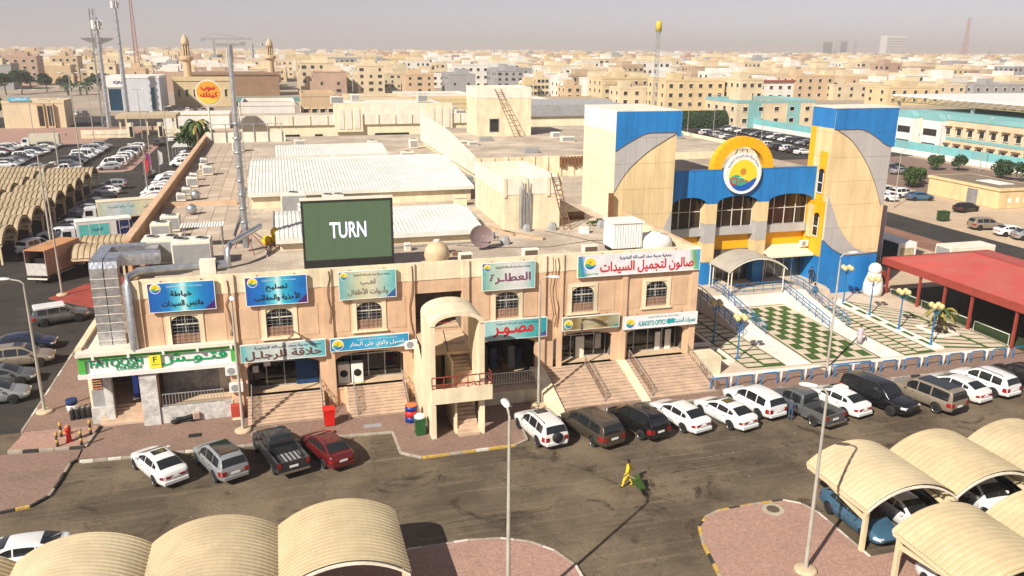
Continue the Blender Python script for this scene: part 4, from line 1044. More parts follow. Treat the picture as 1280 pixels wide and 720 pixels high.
for k in range(11): MB().box(-1.15+k*0.215,-1.07+k*0.215,-1.04,-1.0,0.4,2.25).build('rib', M_white, tk)
for k in range(9): MB().box(-1.24,-1.2,-0.95+k*0.22,-0.87+k*0.22,0.4,2.25).build('rib', M_white, tk)
MB().box(-1.3,1.3,-1.1,1.1,2.3,2.42).build('lid', M_white, tk)
MB().box(-1.1,1.1,-0.9,0.9,0.0,0.35).build('base', M_black, tk)
t2 = thing('round_tank','low round white water tank beside the square tank','water tank',(27.9,57.8,RZ))
MB().lathe([(1.35,0.0),(1.42,0.4),(1.4,0.8),(1.15,1.1),(0.5,1.25),(0.45,1.35),(0.05,1.36)],22).build('tank', M_white, t2)
for i,(x,y,w) in enumerate([(12.35,56.2,0.5),(17.3,56.4,0.6),(22.0,56.4,0.6)]):
    v = thing('roof_vent', ['small dark-faced vent box between dome and pale grey board','vent box above the purple-lettered board','vent box above the left end of the red-lettered board'][i],'vent',(x,y,RZ))
    MB().bevbox(-w,w,-0.25,0.3,0,0.95,0.03).build('case', M_white2, v); MB().box(-w+0.12,w-0.12,-0.27,-0.25,0.2,0.85).build('grille', mat('vent_brown',(0.14,0.10,0.07),var=0.2), v)
yt = thing('yellow_floats','heap of three yellow plastic floats on the roof by the mast','floats',(-0.9,66.2,RZ))
for (x,y,z,r) in ((-0.6,0,0.4,0.4),(0.1,0.2,0.45,0.45),(0.35,-0.2,0.42,0.42),(0.1,0,1.0,0.4)): MB().lathe([(0.1,-r),(r*0.8,-r*0.6),(r,0),(r*0.8,r*0.6),(0.1,r)],12,(x,y,z)).build('float', mat('float_yellow',(0.75,0.50,0.01),rough=0.5,var=0.1), yt)
tm2 = MB(); tm2.poly([(0,0),(0.35,0),(0.35,0.2),(0,0.2)],'x',0,4.2)
for i,(x,y,r) in enumerate([(17.6,68.6,-1.15),(18.8,66.0,-0.95)]):
    tag(obj('timber_beam', tm2.mesh('timber_beam'), mat('old_timber',(0.45,0.32,0.2),var=0.2,scale=3), None, (x-1,y,RZ), rz=r), ['old beige beam lying near the satellite dish','old beige beam lying left of the cream stair house'][i],'beam')
for i,(x,y,s) in enumerate([(20.0,66.3,0.4),(22.3,66.3,0.42),(26.8,66.3,0.42),(16.9,62.0,0.4)]):
    mb = MB(); mb.lathe([(s,0),(s*0.95,s*0.8),(s*0.6,s*1.5)],6,smooth=False)
    tag(mb.build('concrete_block', M_greym, None, (x,y,RZ)), ['grey concrete weight at the left foot of the stair house','grey concrete weight by the ladder foot','grey concrete weight by the roof shrub','grey bundle on the roof beside the dish'][i], 'weight')
bal_ = [(-8.3,80.5),(-8.6,88.5)]
for i,(x,y) in enumerate(bal_):
    mb = MB(); mb.lathe([(0.1,0),(0.42,0.2),(0.5,0.5),(0.42,0.8),(0.1,1.0)],14); tag(mb.build('roof_globe', M_steel, None, (x,y,RZ+0.05)), ['silver turbine vent on the near half of the tiled terrace','silver turbine vent beyond the roof beam'][i], 'vent')
# far parapet fence of the left terrace
pf = thing('terrace_wall','cream parapet wall with thin posts closing the far end of the left roof terrace','wall',(0,0,0))
MB().box(-11.3,1.0,143,143.3,RZ,11.0).build('wall', M_white2, pf)
for k in range(6): MB().tube([(-10.5+k*2.2,142.9,RZ),(-10.5+k*2.2,142.9,12.4)],0.08,6).build('post', M_greym, pf)
MB().tube([(-10.5,142.9,12.3),(0.5,142.9,12.3)],0.05,5).build('top_rail', M_greym, pf)
# screed cracks and loose cables on the near roof
for i,(pts) in enumerate([[(13,62.5),(16,61),(20,60.2),(24,61.5),(29,60.5)],[(21.5,66),(23.5,62.5),(25,59.5)],[(12,66.5),(15.5,64),(17.5,63)]]):
    tag(MB().tube([(x,y,RZ+0.02) for x,y in pts],0.025,5).build('roof_cable', M_black), ['black cable trailing across the roof in front of the stair house','black cable running from the ladder to the water tank','black cable from the white shed to the dish'][i],'cable')

# cables hanging on the facade
for i,(x,z0,z1) in enumerate([(2.5,6.3,10.0),(8.15,3.2,10.0),(18.5,4.9,10.0),(18.9,4.6,10.0),(-4.0,6.0,9.8)]):
    pts = [(x+rnd.uniform(-0.06,0.06)+0.12*math.sin(k*1.3),YF-0.24,z0+(z1-z0)*k/7) for k in range(8)]
    tag(MB().tube(pts,0.03,5).build('hanging_cable', M_wood), 'brown cable hanging down the facade beside the %s' % ['laundry sign end','arched stair tower','purple-lettered board','gold shop board','blue tailor board'][i],'cable')
def wall_ac(label, x, y, z, face=-1):
    t = thing('wall_air_conditioner', label, 'air conditioner', (x,y,z))
    MB().bevbox(-0.45,0.45,0,0.32,0,0.62,0.02).build('case', M_white, t)
    MB().lathe([(0.25,-0.015),(0.25,0.0),(0.05,-0.02)],16,(-0.08,0,0.31),'y').build('fan_grille', M_greym, t)
wall_ac('upper white air conditioner on the pillar beside the green restaurant sign',-4.1,YF-0.5,3.25)
wall_ac('lower white air conditioner on the pillar beside the green restaurant sign',-3.95,YF-0.5,2.0)
wall_ac('small air conditioner between the laundry sign and the stair tower',8.0,YF-0.5,4.0)
wall_ac('air conditioner fixed to the yellow wall beside the glass entrance',50.9,70.6,5.3)

# loose pipes, crates and small units on the near roof
for i,(x,y,w,d,h,m_) in enumerate([(4.2,61.4,0.9,0.5,0.5,M_greym),(9.0,61.8,0.5,0.5,0.6,M_white2),(12.4,59.4,0.7,0.4,0.3,M_wood),(16.2,64.4,0.8,0.6,0.5,M_greym),(24.6,64.6,0.9,0.6,0.5,M_white2),(28.4,63.2,0.6,0.6,0.7,M_greym),(26.0,70.5,1.4,0.8,0.6,M_wood),(1.8,78.6,1.0,0.7,1.0,M_white2),(7.5,78.2,1.3,0.8,0.9,M_greym),(17.0,79.6,1.2,0.9,1.0,M_cream),(20.5,92,1.2,1.0,1.0,M_greym)]):
    t = thing('roof_crate','%s box of roof clutter, %s counted from the screen' % ({'grey_metal':'grey','white_wall':'pale','brown_timber':'brown','cream_render':'cream'}[m_.name], ORD[i]),'crate',(x,y,RZ),rnd.uniform(-0.5,0.5))
    MB().bevbox(-w/2,w/2,-d/2,d/2,0,h,0.03).build('box', m_, t); MB().box(-w/2-0.03,w/2+0.03,-d/2-0.03,d/2+0.03,h*0.72,h*0.8).build('strap', M_greym, t)
for i,(a,b) in enumerate([((-1.5,62.2),(-1.0,80)),((16.6,63),(17.2,79)),((20,80),(21.5,95)),((-4.2,70),(-4.0,95)),((8,62.6),(15.6,62.9))]):
    t = thing('roof_pipe','thin grey pipe lying on the roof %s' % ['left of the white shed behind the screen','between white shed and stair house','behind the cream stair house','along the edge of the tiled terrace','in front of the white shed'][i],'pipe',(a[0],a[1],RZ)); dx, dy = b[0]-a[0], b[1]-a[1]
    MB().tube([(0,0,0.12),(dx*0.5+0.2,dy*0.5,0.14),(dx,dy,0.12)],0.06,6).build('pipe_run', M_greym, t)
    for k in range(4): MB().box(dx*k/3-0.12,dx*k/3+0.12,dy*k/3-0.08,dy*k/3+0.08,0,0.1).build('pipe_block', M_kerb, t)

rr6 = random.Random(21)
for i in range(16):
    x, y = rr6.uniform(24,58), rr6.uniform(98,132)
    if 27 < x < 38 and y > 115: continue
    t = thing('roof_plant','small roof box on the raised market hall, %s counted from the white wall' % ORD[i],'roof plant',(x,y,11.93)); w = rr6.uniform(0.4,1.0); h = rr6.uniform(0.4,1.1)
    MB().bevbox(-w,w,-0.45,0.45,0,h,0.04).build('casing', [M_white2,M_greym,M_cladw][i % 3], t); MB().box(-w+0.1,w-0.1,-0.47,-0.45,0.1,h-0.1).build('grille', M_greym, t)
for i,(x,y) in enumerate([(2.5,106.5),(8.0,106.8),(16.2,108.0),(16.8,113),(18.5,107.0),(5.0,122),(12.0,123.5),(-6.0,130),(3,132),(14,131),(20,128)]):
    rooftop_ac('roof unit on the terrace behind the big shed, %s' % ORD[i], x, y, rr6.uniform(1.2,2.2), 1.2, rr6.uniform(1.0,1.6), 1)

# ------------------------------------------------------------------ blue and yellow market entrance
YE = 68.9
def clad_face(parent, regions, x0, x1, z0, z1, nx, nz, y, th=0.06, gap=0.02, axis='y', name='cladding_panel', flip=1):
    """cladding panels: each region polygon cut by the grid of joints"""
    for (pl, m) in regions:
        for i in range(nx):
            for j in range(nz):
                a = x0+(x1-x0)*i/nx+gap/2; b = x0+(x1-x0)*(i+1)/nx-gap/2; c = z0+(z1-z0)*j/nz+gap/2; d = z0+(z1-z0)*(j+1)/nz-gap/2
                q = clip_rect(pl, a, b, c, d)
                if q:
                    MB().poly(q,axis,y,y-th*flip).build(name, m, parent)
def curve(pts, n=10):
    out = []
    for i in range(len(pts)-1):
        p0 = pts[max(i-1,0)]; p1 = pts[i]; p2 = pts[i+1]; p3 = pts[min(i+2,len(pts)-1)]
        for k in range(n):
            t = k/n
            out.append(tuple(0.5*((2*p1[q])+(-p0[q]+p2[q])*t+(2*p0[q]-5*p1[q]+4*p2[q]-p3[q])*t*t+(-p0[q]+3*p1[q]-3*p2[q]+p3[q])*t**3) for q in (0,1)))
    out.append(pts[-1]); return out
lt = thing('entrance_tower', 'cream entrance tower with blue top and silver curve, behind the shops', 'tower', (0,0,0))
MB().box(29.02,34.9,YE+0.02,77.0,0.3,19.15).build('core', M_cladw, lt)
MB().box(29.0,35.3,YE,77.2,19.15,19.27).build('roof_cap', M_white2, lt)
sideL = [([(69.0,0.3),(77.0,0.3),(77.0,17.4),(69.0,17.4)],M_cladw),([(69.0,17.4),(77.0,17.4),(77.0,19.2),(69.0,19.2)],M_white)]
clad_face(lt, sideL, 68.95, 77.0, 0.3, 19.2, 3, 8, 29.02, axis='x')
c1 = curve([(28.95,15.7),(30.3,16.5),(31.85,17.22),(33.2,17.3),(34.9,17.28)])
c2 = curve([(28.95,12.0),(30.2,13.9),(32.0,15.5),(33.6,16.5),(34.9,17.2)])
blueR = [(28.95,19.2)]+c1+[(34.9,19.2)]
silvR = c1[::-1]+c2
creamR = c2[::-1]+[(28.95,6.5)]+curve([(33.2,6.5),(34.2,8.6),(34.9,10.2)])+[(34.9,17.2)]
silv2 = curve([(33.2,6.5),(34.2,8.6),(34.9,10.2)])+[(34.9,6.5)]
clad_face(lt,[(blueR,M_blue),(silvR,M_silver),(creamR,M_clad),(silv2,M_silver),([(28.95,0.5),(34.9,0.5),(34.9,6.5),(28.95,6.5)],M_clad)],28.95,34.9,0.5,19.2,6,8,YE)
tr_ = MB()
for c in (c1,c2):
    for k in range(len(c)-1): tr_.poly([c[k],c[k+1],(c[k+1][0],c[k+1][1]-0.09),(c[k][0],c[k][1]-0.09)],'y',YE-0.05,YE-0.085)
tr_.build('curve_trim', M_seam, lt, kind='stuff')
MB().box(34.9,35.35,YE-0.06,YE+2.0,16.9,19.2).build('blue_return', M_blue, lt)
MB().box(28.35,28.75,68.3,68.6,9.4,12.0).build('service_door_frame', M_wood, lt)

ctr = thing('market_entrance', 'blue and yellow market entrance front with dark arched windows between the towers', 'building', (0,0,0))
YB = 70.85
MB().box(35.0,51.5,YB+1.5,80,0.3,12.9).build('core', M_cladw, ctr)
MB().box(35.0,51.5,YB+0.2,80.2,12.95,13.2).build('roof', M_roofslab, ctr)
bays = [(35.9,39.5),(40.7,45.2),(46.4,51.4)]
low = [(34.95,13.33),(34.95,10.1)]
for (a,b) in bays:
    low += [(a-0.02,10.1)]+ellipse_top(a,b,10.1,0.72,14)+[(b+0.02,10.1)]
low += [(51.5,10.1),(51.5,13.33)]
clad_face(ctr,[(low,M_blue)],34.95,51.5,9.9,13.34,16,1,YB,th=0.1)
MB().box(34.95,51.5,YB+0.01,YB+0.4,10.85,13.3).build('band_backing', M_blue, ctr)
MB().box(34.95,51.5,YB-0.12,YB+0.5,13.34,13.42).build('band_cap', M_blue2, ctr)
for (a,b) in ((39.5,40.7),(45.2,46.4)):
    for (z0,z1,m) in ((8.1,10.12,M_clad),(6.2,8.1,M_silver),(4.25,6.2,M_clad),(1.95,4.25,M_blue)):
        MB().box(a,b,YB-0.1,YB+1.2,z0+0.01,z1-0.01).build('column_panel', m, ctr)
for bi,(a,b) in enumerate(bays):
    nn = 3 if bi == 0 else 4
    for i in range(nn):
        for j in range(2):
            x0_, x1_ = a+(b-a)*i/nn+0.04, a+(b-a)*(i+1)/nn-0.04; z0_, z1_ = 7.64+j*1.6, 7.64+(j+1)*1.6-0.06
            MB().box(x0_,x1_,YB+0.95,YB+1.0,z0_,z1_).build('window_pane', M_brownglass, ctr)
    fr = MB()
    for i in range(nn+1): fr.box(a+(b-a)*i/nn-0.035,a+(b-a)*i/nn+0.035,YB+0.9,YB+1.02,7.6,10.9)
    fr.box(a,b,YB+0.9,YB+1.02,9.18,9.24); fr.build('window_mullions', M_white2, ctr)
    MB().box(a,b,YB+0.5,YB+1.3,6.8,7.6).build('window_sill', M_silver, ctr)
    MB().box(a,b,YB+1.1,YB+1.5,5.2,6.8).build('yellow_band', M_yellow, ctr)
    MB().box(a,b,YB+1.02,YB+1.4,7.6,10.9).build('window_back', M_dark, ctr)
    if bi == 2:
        MB().poly([(YB-1.2,4.75),(YB+1.1,5.35),(YB+1.1,5.1),(YB-1.2,4.55)],'x',a,b).build('entrance_canopy', M_cladw, ctr)
    for i in range(nn+1):
        MB().box(a+(b-a)*i/(nn+1)+0.05,a+(b-a)*(i+1)/(nn+1)-0.05,YB+0.9,YB+0.93,2.0,4.6).build('entrance_pane', M_shopglass, ctr)
        MB().box(a+(b-a)*i/(nn+1)-0.05,a+(b-a)*i/(nn+1)+0.05,YB+0.86,YB+0.96,1.95,4.7).build('door_post', M_steel, ctr)
    MB().box(a,b,YB+0.97,YB+1.4,1.95,5.2).build('lobby_wall', M_inwall, ctr)
# ring arch and round emblem
ra = thing('arch_ring', 'half ring of orange-yellow cladding standing on the blue entrance band', 'arch', (43.4,71.5,13.3))
n = 15
for k in range(n):
    a0, a1 = math.pi*k/n, math.pi*(k+1)/n-0.006
    MB().poly([(-3.35*math.cos(a0),3.2*math.sin(a0)),(-3.35*math.cos(a1),3.2*math.sin(a1)),(-2.35*math.cos(a1),2.2*math.sin(a1)),(-2.35*math.cos(a0),2.2*math.sin(a0))],'y',-0.4,0.4).build('ring_segment', M_yellow, ra)
for k in (-1.2,0.2,1.3): MB().tube([(k,0.3,0.1),(k*0.4,0.1,1.9)],0.05,5).build('brace', M_greym, ra)
dk = thing('round_emblem', 'round white emblem with a yellow sun and blue waves on the entrance band', 'sign', (43.0,70.5,13.05))
MB().lathe([(2.0,-0.12),(2.0,0.15),(1.9,0.15)],40,(0,0,0),'y').build('disc', M_white, dk)
MB().lathe([(1.52,-0.14),(1.52,-0.125)],36,(0.0,0,-0.2),'y').build('emblem_face', M_logo, dk)
ring = MB().lathe([(0.38,-0.16),(0.38,-0.142)],18,(-0.95,0,-0.75),'y').build('wave_ring', M_tr, dk)
MB().lathe([(0.26,-0.175),(0.26,-0.162)],18,(-0.95,0,-0.75),'y').build('ring_centre', mat('emblem_green',(0.1,0.35,0.2),var=0), ring)
me = text_mesh('جمعية مدينة سعد العبدالله التعاونية', 4.2, 0.3, 0.01)
for v in me.vertices:
    a = v.co.x/1.72; r = 1.72+v.co.z; v.co.x, v.co.z = r*math.sin(a), r*math.cos(a); v.co.y -= 0.13
obj('emblem_lettering', me, M_tnavy, dk, (0,0,0))
lettering(dk,'SINCE 2006',M_tr,0.1,-0.15,-0.75,1.0,0.2,0.01,ar=False); MB().box(-0.45,0.3,-0.16,-0.145,-0.42,-0.36).build('cart_line', M_tw, dk)

rt = thing('entrance_tower', 'entrance tower with blue top, yellow side face and blue base near the red canopy', 'tower', (0,0,0))
RX0, RX1 = 51.6, 58.3
MB().poly([(RX0+0.02,YE+0.02),(RX1,YE+0.02),(RX1,72.4),(51.55,72.4)],'z',0.3,19.0).build('core', M_cladw, rt)
MB().poly([(RX0-0.1,YE-0.1),(58.75,YE-0.1),(58.75,72.6),(51.45,72.6)],'z',19.2,19.32).build('roof_cap', M_white2, rt)
d1 = curve([(RX0,17.24),(53.2,17.22),(54.9,17.15),(56.5,16.4),(57.6,15.7),(58.4,15.45)])
d2_ = curve([(51.9,17.2),(53.6,16.2),(55.4,14.3),(56.9,12.0),(58.0,9.6)])
d3 = curve([(51.75,10.85),(52.4,9.5),(53.6,7.3),(55.2,5.6),(56.6,4.9),(58.35,4.75)])
d4 = curve([(51.75,6.3),(53.0,5.3),(54.4,4.65),(55.3,4.6),(58.35,4.72)])
blueT = [(RX0,19.2)]+d1+[(58.4,19.2)]
silvT = d2_+[(58.35,9.6),(58.4,15.45)]+[p for p in d1[::-1] if p[0] > 53.0]
crT = [(RX0,17.2),(51.9,17.2)]+d2_[1:]+[(58.35,9.6)]+[(58.35,4.75)]+d3[::-1][1:]+[(RX0,10.85)]
silv3 = d3+d4[::-1][1:]
blueB = d4+[(58.35,0.4),(RX0,0.4),(RX0,6.3)]
clad_face(rt,[(blueT,M_blue),(silvT,M_silver),(crT,M_clad),(silv3,M_silver),(blueB,M_blue)],RX0,58.45,0.4,19.2,6,8,YE)
tr_ = MB()
for c in (d1,d2_,d4):
    for k in range(len(c)-1): tr_.poly([c[k],c[k+1],(c[k+1][0],c[k+1][1]-0.1),(c[k][0],c[k][1]-0.1)],'y',YE-0.05,YE-0.085)
tr_.build('curve_trim', M_seam, rt, kind='stuff')
MB().box(58.32,58.7,YE-0.05,YE+3,15.4,19.2).build('blue_return', M_blue, rt)
# side face (towards the entrance): stripes
sf = [([(68.9,17.3),(72.4,17.3),(72.4,19.2),(68.9,19.2)],M_blue),([(71.5,10.2),(72.4,10.2),(72.4,17.3),(71.5,17.3)],M_yellow),([(70.5,10.2),(71.5,10.2),(71.5,17.3),(70.5,17.3)],M_clad),([(69.3,10.2),(70.5,10.2),(70.5,15.0),(69.3,15.0)],M_yellow),([(68.9,10.2),(69.3,10.2),(69.3,15.0),(68.9,15.0)],M_clad),([(68.9,15.0),(70.5,15.0),(70.5,17.3),(68.9,17.3)],M_clad),([(68.9,4.6),(72.4,4.6),(72.4,10.2),(68.9,10.2)],M_yellow),([(68.9,0.4),(72.4,0.4),(72.4,4.6),(68.9,4.6)],M_blue)]
clad_face(rt, sf, 68.9, 72.4, 0.4, 19.2, 2, 8, RX0-0.03, axis='x')
for i,z in enumerate((11.0,6.6)):
    w = MB().box(51.44,51.5,69.55,70.3,z,z+1.9).build('window', M_brownglass, rt)
    e = MB(); e.poly([(69.5,z+1.9)]+[(69.92-0.42*math.cos(math.pi*k/8),z+1.9+0.42*math.sin(math.pi*k/8)) for k in range(9)],'x',51.44,51.5); e.build('arch_head', M_brownglass, w)
    f = MB(); f.box(51.40,51.44,69.5,70.35,z+0.9,z+0.98); f.box(51.40,51.44,69.48,69.55,z,z+1.95); f.box(51.40,51.44,70.3,70.37,z,z+1.95); f.box(51.40,51.46,69.45,70.4,z-0.1,z); f.build('frame', M_white, w)
MB().box(51.3,51.49,70.55,71.2,6.3,9.6).build('yellow_sign_panel', M_clad, rt)
MB().box(58.3,59.9,70.0,74.0,0.4,9.2).build('dark_side_block', M_greym, rt)
# entrance canopy of corrugated sheet
cv = thing('barrel_canopy', 'small corrugated barrel canopy over the market steps', 'canopy', (43.4,68.7,1.95))
def barrel(mb, w, d, z, rise, pitch=0.26, amp=0.045, nseg=16, th=0.0):
    """vault spanning x with ribs along the arc, running d in y"""
    nr = int(d/pitch); prof = []
    for k in range(nr):
        a = -d/2+k*d/nr; p = d/nr
        prof += [(a,amp),(a+p*0.36,amp*1.12),(a+p*0.70,amp),(a+p*0.77,0.0),(a+p*0.93,0.0)]
    prof.append((d/2,amp)); vs = []; fs = []
    R = (w*w/4+rise*rise)/(2*rise); th0 = math.asin(min(1,w/2/R)); m_ = len(prof)
    for i in range(nseg+1):
        t = -th0+2*th0*i/nseg
        for (y,dz) in prof: vs.append(((R+dz)*math.sin(t),y,z+rise-R+(R+dz)*math.cos(t)))
    for i in range(nseg):
        for j in range(m_-1): fs.append((i*m_+j,(i+1)*m_+j,(i+1)*m_+j+1,i*m_+j+1))
    mb.add(vs, fs)
def arc_beam(mb, w, z, rise, y0, y1, t=0.12, nseg=16):
    R = (w*w/4+rise*rise)/(2*rise); th0 = math.asin(min(1,w/2/R)); q = []
    for i in range(nseg+1):
        a = -th0+2*th0*i/nseg; q.append(((R)*math.sin(a),z+rise-R+R*math.cos(a)-0.02))
    for i in range(nseg):
        a, b = q[i], q[i+1]; mb.poly([a,b,(b[0],b[1]-t),(a[0],a[1]-t)],'y',y0,y1)
a = MB(); barrel(a,6.4,3.7,2.25,1.25); a.build('roof_sheet', mat('canopy_sheet',(0.50,0.45,0.38),rough=0.4,var=0.1,metal=0.2), cv)
a = MB(); arc_beam(a,6.4,2.25,1.25,-1.88,-1.8); arc_beam(a,6.4,2.25,1.25,1.8,1.88); a.build('edge_beam', M_white2, cv)
for x in (-3.1,-2.75,2.9): 
    for y in (-1.75,1.75): MB().tube([(x,y,0),(x,y,2.3)],0.06,6).build('post', M_white2, cv)

# ------------------------------------------------------------------ plaza in front of the entrance
def PZ(y): return 0.16+0.030*(y-53.0)
def sloped(name, pts, dz, m, parent=None, th=0.05):
    """flat piece that follows the gentle fall of the plaza"""
    n = len(pts); ar = sum(pts[i][0]*pts[(i+1)%n][1]-pts[(i+1)%n][0]*pts[i][1] for i in range(n))
    if ar < 0: pts = pts[::-1]
    vs = [(x,y,PZ(y)+dz-th) for x,y in pts]+[(x,y,PZ(y)+dz) for x,y in pts]
    mb = MB(); mb.add(vs,[tuple(range(n-1,-1,-1)),tuple(range(n,2*n))]+[(i,(i+1)%n,n+(i+1)%n,n+i) for i in range(n)])
    return mb.build(name, m, parent)
plaza = struct(sloped('plaza', [(30.65,52.6),(59.6,52.2),(59.6,69.5),(30.65,69.5)], 0.0, mat('plaza_paving',(0.56,0.44,0.33),rough=0.9,var=0.12,scale=0.8,fine=0.08,dust=(0.62,0.52,0.42)), th=0.3))
def lerp(a,b,t): return (a[0]+(b[0]-a[0])*t, a[1]+(b[1]-a[1])*t)
def quad_uv(Q, u0,u1,v0,v1):
    f = lambda u,v: lerp(lerp(Q[0],Q[1],u),lerp(Q[3],Q[2],u),v)
    return [f(u0,v0),f(u1,v0),f(u1,v1),f(u0,v1)]
# chequered lawn
Q = [(40.35,53.35),(46.7,52.95),(46.75,66.9),(40.75,67.0)]
sloped('turf_border', Q, 0.012, M_turf, plaza)
Qi = quad_uv(Q,0.025,0.975,0.012,0.988); sloped('lawn_bed', Qi, 0.02, M_pave, plaza)
NU, NV = 7, 11
for i in range(NU):
    for j in range(NV):
        if (i+j) % 2: continue
        g = -0.008
        q = quad_uv(Qi, (i+0.35)/(NU+0.7)+g, (i+1.35)/(NU+0.7)-g, (j+0.4)/(NV+0.8)+g*0.5, (j+1.4)/(NV+0.8)-g*0.5)
        sloped('turf_tile', q, 0.034+rnd.uniform(0,0.01), M_turf, plaza)
for i in range(NU):
    for j in range(NV):
        if (i+j) % 2 == 0: continue
        q = quad_uv(Qi, (i+0.35)/(NU+0.7)+0.014, (i+1.35)/(NU+0.7)-0.014, (j+0.4)/(NV+0.8)+0.007, (j+1.4)/(NV+0.8)-0.007)
        sloped('paving_tile', q, 0.03+rnd.uniform(0,0.006), M_pave, plaza)
# slabs with turf joints
def slab_strip(Q, cols, rows, skew=0.5, gap=0.05, base=True):
    if base: sloped('turf_strip', Q, 0.012, M_turf, plaza)
    L = math.dist(Q[0],Q[3]); W = math.dist(Q[0],Q[1])
    for c in range(cols):
        for r in range(rows+1):
            v0 = (r-(skew*(c%2)))/rows+gap/L*0.5; v1 = (r+1-(skew*(c%2)))/rows-gap/L*0.5
            v0, v1 = max(v0,gap/L), min(v1,1-gap/L)
            if v1-v0 < 0.01: continue
            sloped('paving_slab', quad_uv(Q,c/cols+gap/W*0.6,(c+1)/cols-gap/W*0.6,v0,v1), 0.03+rnd.uniform(0,0.008), M_pave, plaza)
slab_strip([(34.6,53.6),(38.05,53.4),(37.4,66.5),(34.4,66.5)],2,13,gap=0.26)
slab_strip([(49.0,52.9),(52.2,52.95),(51.4,66.5),(48.6,66.5)],2,18,gap=0.24)
slab_strip([(53.5,53.6),(57.3,52.5),(57.0,62.5),(53.2,66.4)],1,11,gap=0.42)
slab_strip([(57.32,52.5),(59.3,52.3),(59.2,60.0),(57.02,62.4)],1,8,gap=0.3)
# white walks and kerbs
for (a,b) in (([(38.15,53.4),(40.25,53.3),(40.3,60.5),(38.0,60.5)],'w'),([(46.8,52.95),(48.9,52.85),(48.55,60.5),(46.75,60.5)],'w')):
    sloped('white_walk', a, 0.03, M_concrete, plaza)
sloped('white_border', [(30.65,52.6),(57.8,52.05),(57.8,52.45),(30.65,53.1)], 0.03, M_concrete, plaza)
for (x0,x1,a,b) in ((52.3,52.5,0,0),(53.2,53.4,0,0)):
    sloped('white_kerb', [(x0,53.6),(x1,53.6),(x1-0.5,66.8),(x0-0.5,66.8)], 0.16, M_concrete, plaza, th=0.3)
sloped('white_kerb', [(52.3,53.4),(53.4,53.4),(53.4,53.62),(52.3,53.62)], 0.165, M_concrete, plaza, th=0.3)
for k in range(6): sloped('turf_patch', [(52.55-0.035*k*2,54.4+k*2.0),(53.1-0.035*k*2,54.4+k*2.0),(53.1-0.035*k*2,55.7+k*2.0),(52.55-0.035*k*2,55.7+k*2.0)], 0.06, M_turf, plaza)
sloped('kerb_bed', [(52.5,53.7),(53.2,53.7),(52.7,66.7),(52.0,66.7)], 0.035, M_concrete, plaza)
# small box planters
def ringq(x0,x1,y0,y1,w,dz,name):
    for q in ([(x0,y0),(x1,y0),(x1,y0+w),(x0,y0+w)],[(x0,y1-w),(x1,y1-w),(x1,y1),(x0,y1)],[(x0,y0+w),(x0+w,y0+w),(x0+w,y1-w),(x0,y1-w)],[(x1-w,y0+w),(x1,y0+w),(x1,y1-w),(x1-w,y1-w)]): sloped(name,q,dz,M_concrete,plaza,th=0.3)
ringq(31.9,34.3,54.9,57.8,0.3,0.22,'planter_kerb'); sloped('planter_turf',[(32.2,55.2),(34.0,55.2),(34.0,57.5),(32.2,57.5)],0.05,M_turf,plaza); sloped('planter_slab',[(32.6,55.6),(33.6,55.6),(33.6,57.1),(32.6,57.1)],0.07,M_pave,plaza)
ringq(31.9,34.0,58.4,63.0,0.25,0.4,'planter_kerb'); sloped('planter_soil',[(32.1,58.6),(33.8,58.6),(33.8,62.8),(32.1,62.8)],0.2,mat('soil',(0.10,0.07,0.045),var=0.3),plaza)
ringq(54.9,57.2,55.7,58.6,0.3,0.14,'planter_kerb')
# terrace with ramps and rails
TZ = 1.95
ter = thing('entrance_terrace', 'white terrace with two sloping ramps in front of the market doors', 'terrace', (0,0,0))
MB().box(37.0,51.5,67.2,72.2,0.3,TZ-0.12).build('terrace_wall', M_white, ter)
MB().box(36.9,51.55,67.15,72.2,TZ-0.12,TZ).build('terrace_floor', M_pave, ter)
for (x0,x1,xb0,xb1) in ((37.6,39.9,37.9,40.2),(46.6,48.7,46.7,48.7)):
    vs = [(xb0,60.2,0.3),(xb1,60.2,0.3),(x1,67.14,0.3),(x0,67.14,0.3),(xb0,60.2,PZ(60.2)+0.06),(xb1,60.2,PZ(60.2)+0.06),(x1,67.14,TZ-0.01),(x0,67.14,TZ-0.01)]
    MB().add(vs,[(0,3,2,1),(4,5,6,7),(0,1,5,4),(1,2,6,5),(2,3,7,6),(3,0,4,7)]).build('ramp', M_concrete, ter)
for k in range(9): MB().box(48.8,51.4,67.2-1.2+k*0.13-0.5,67.2,0.35+(0.17*k if k else 0),0.35+0.17*(k+1)).build('step', M_pave, ter)
def blue_rail(label, pts, h=0.9, seg=1.1):
    t = thing('blue_railing', label, 'railing', pts[0]); o = Vector(pts[0]); P = [Vector(p)-o for p in pts]
    up = lambda v, q: (v.x,v.y,v.z+q)
    MB().tube([up(p,h) for p in P],0.045,6).build('top_rail', M_blue2, t)
    MB().tube([up(p,h*0.62) for p in P],0.03,6).tube([up(p,h*0.25) for p in P],0.03,6).build('lower_rail', M_blue2, t)
    for i in range(len(P)-1):
        n = max(1,round((P[i+1]-P[i]).length/seg))
        for k in range(n+(1 if i == len(P)-2 else 0)):
            q = P[i].lerp(P[i+1],k/n); MB().tube([(q.x,q.y,q.z-0.05),(q.x,q.y,q.z+h)],0.03,6).build('post', M_blue2, t)
zr = lambda y: PZ(60.2)+0.06+(TZ-PZ(60.2)-0.06)*max(0,(y-60.2)/6.94)
blue_rail('blue rail on the shop side of the left ramp',[(37.95,59.9,zr(60.2)),(37.7,67.1,TZ),(37.4,70.5,TZ)])
blue_rail('blue rail on the lawn side of the left ramp',[(40.2,59.9,zr(60.2)),(39.9,67.1,TZ),(40.0,69.6,TZ)])
blue_rail('blue rail along the white terrace edge under the canopy',[(40.2,67.3,TZ),(46.5,67.3,TZ)])
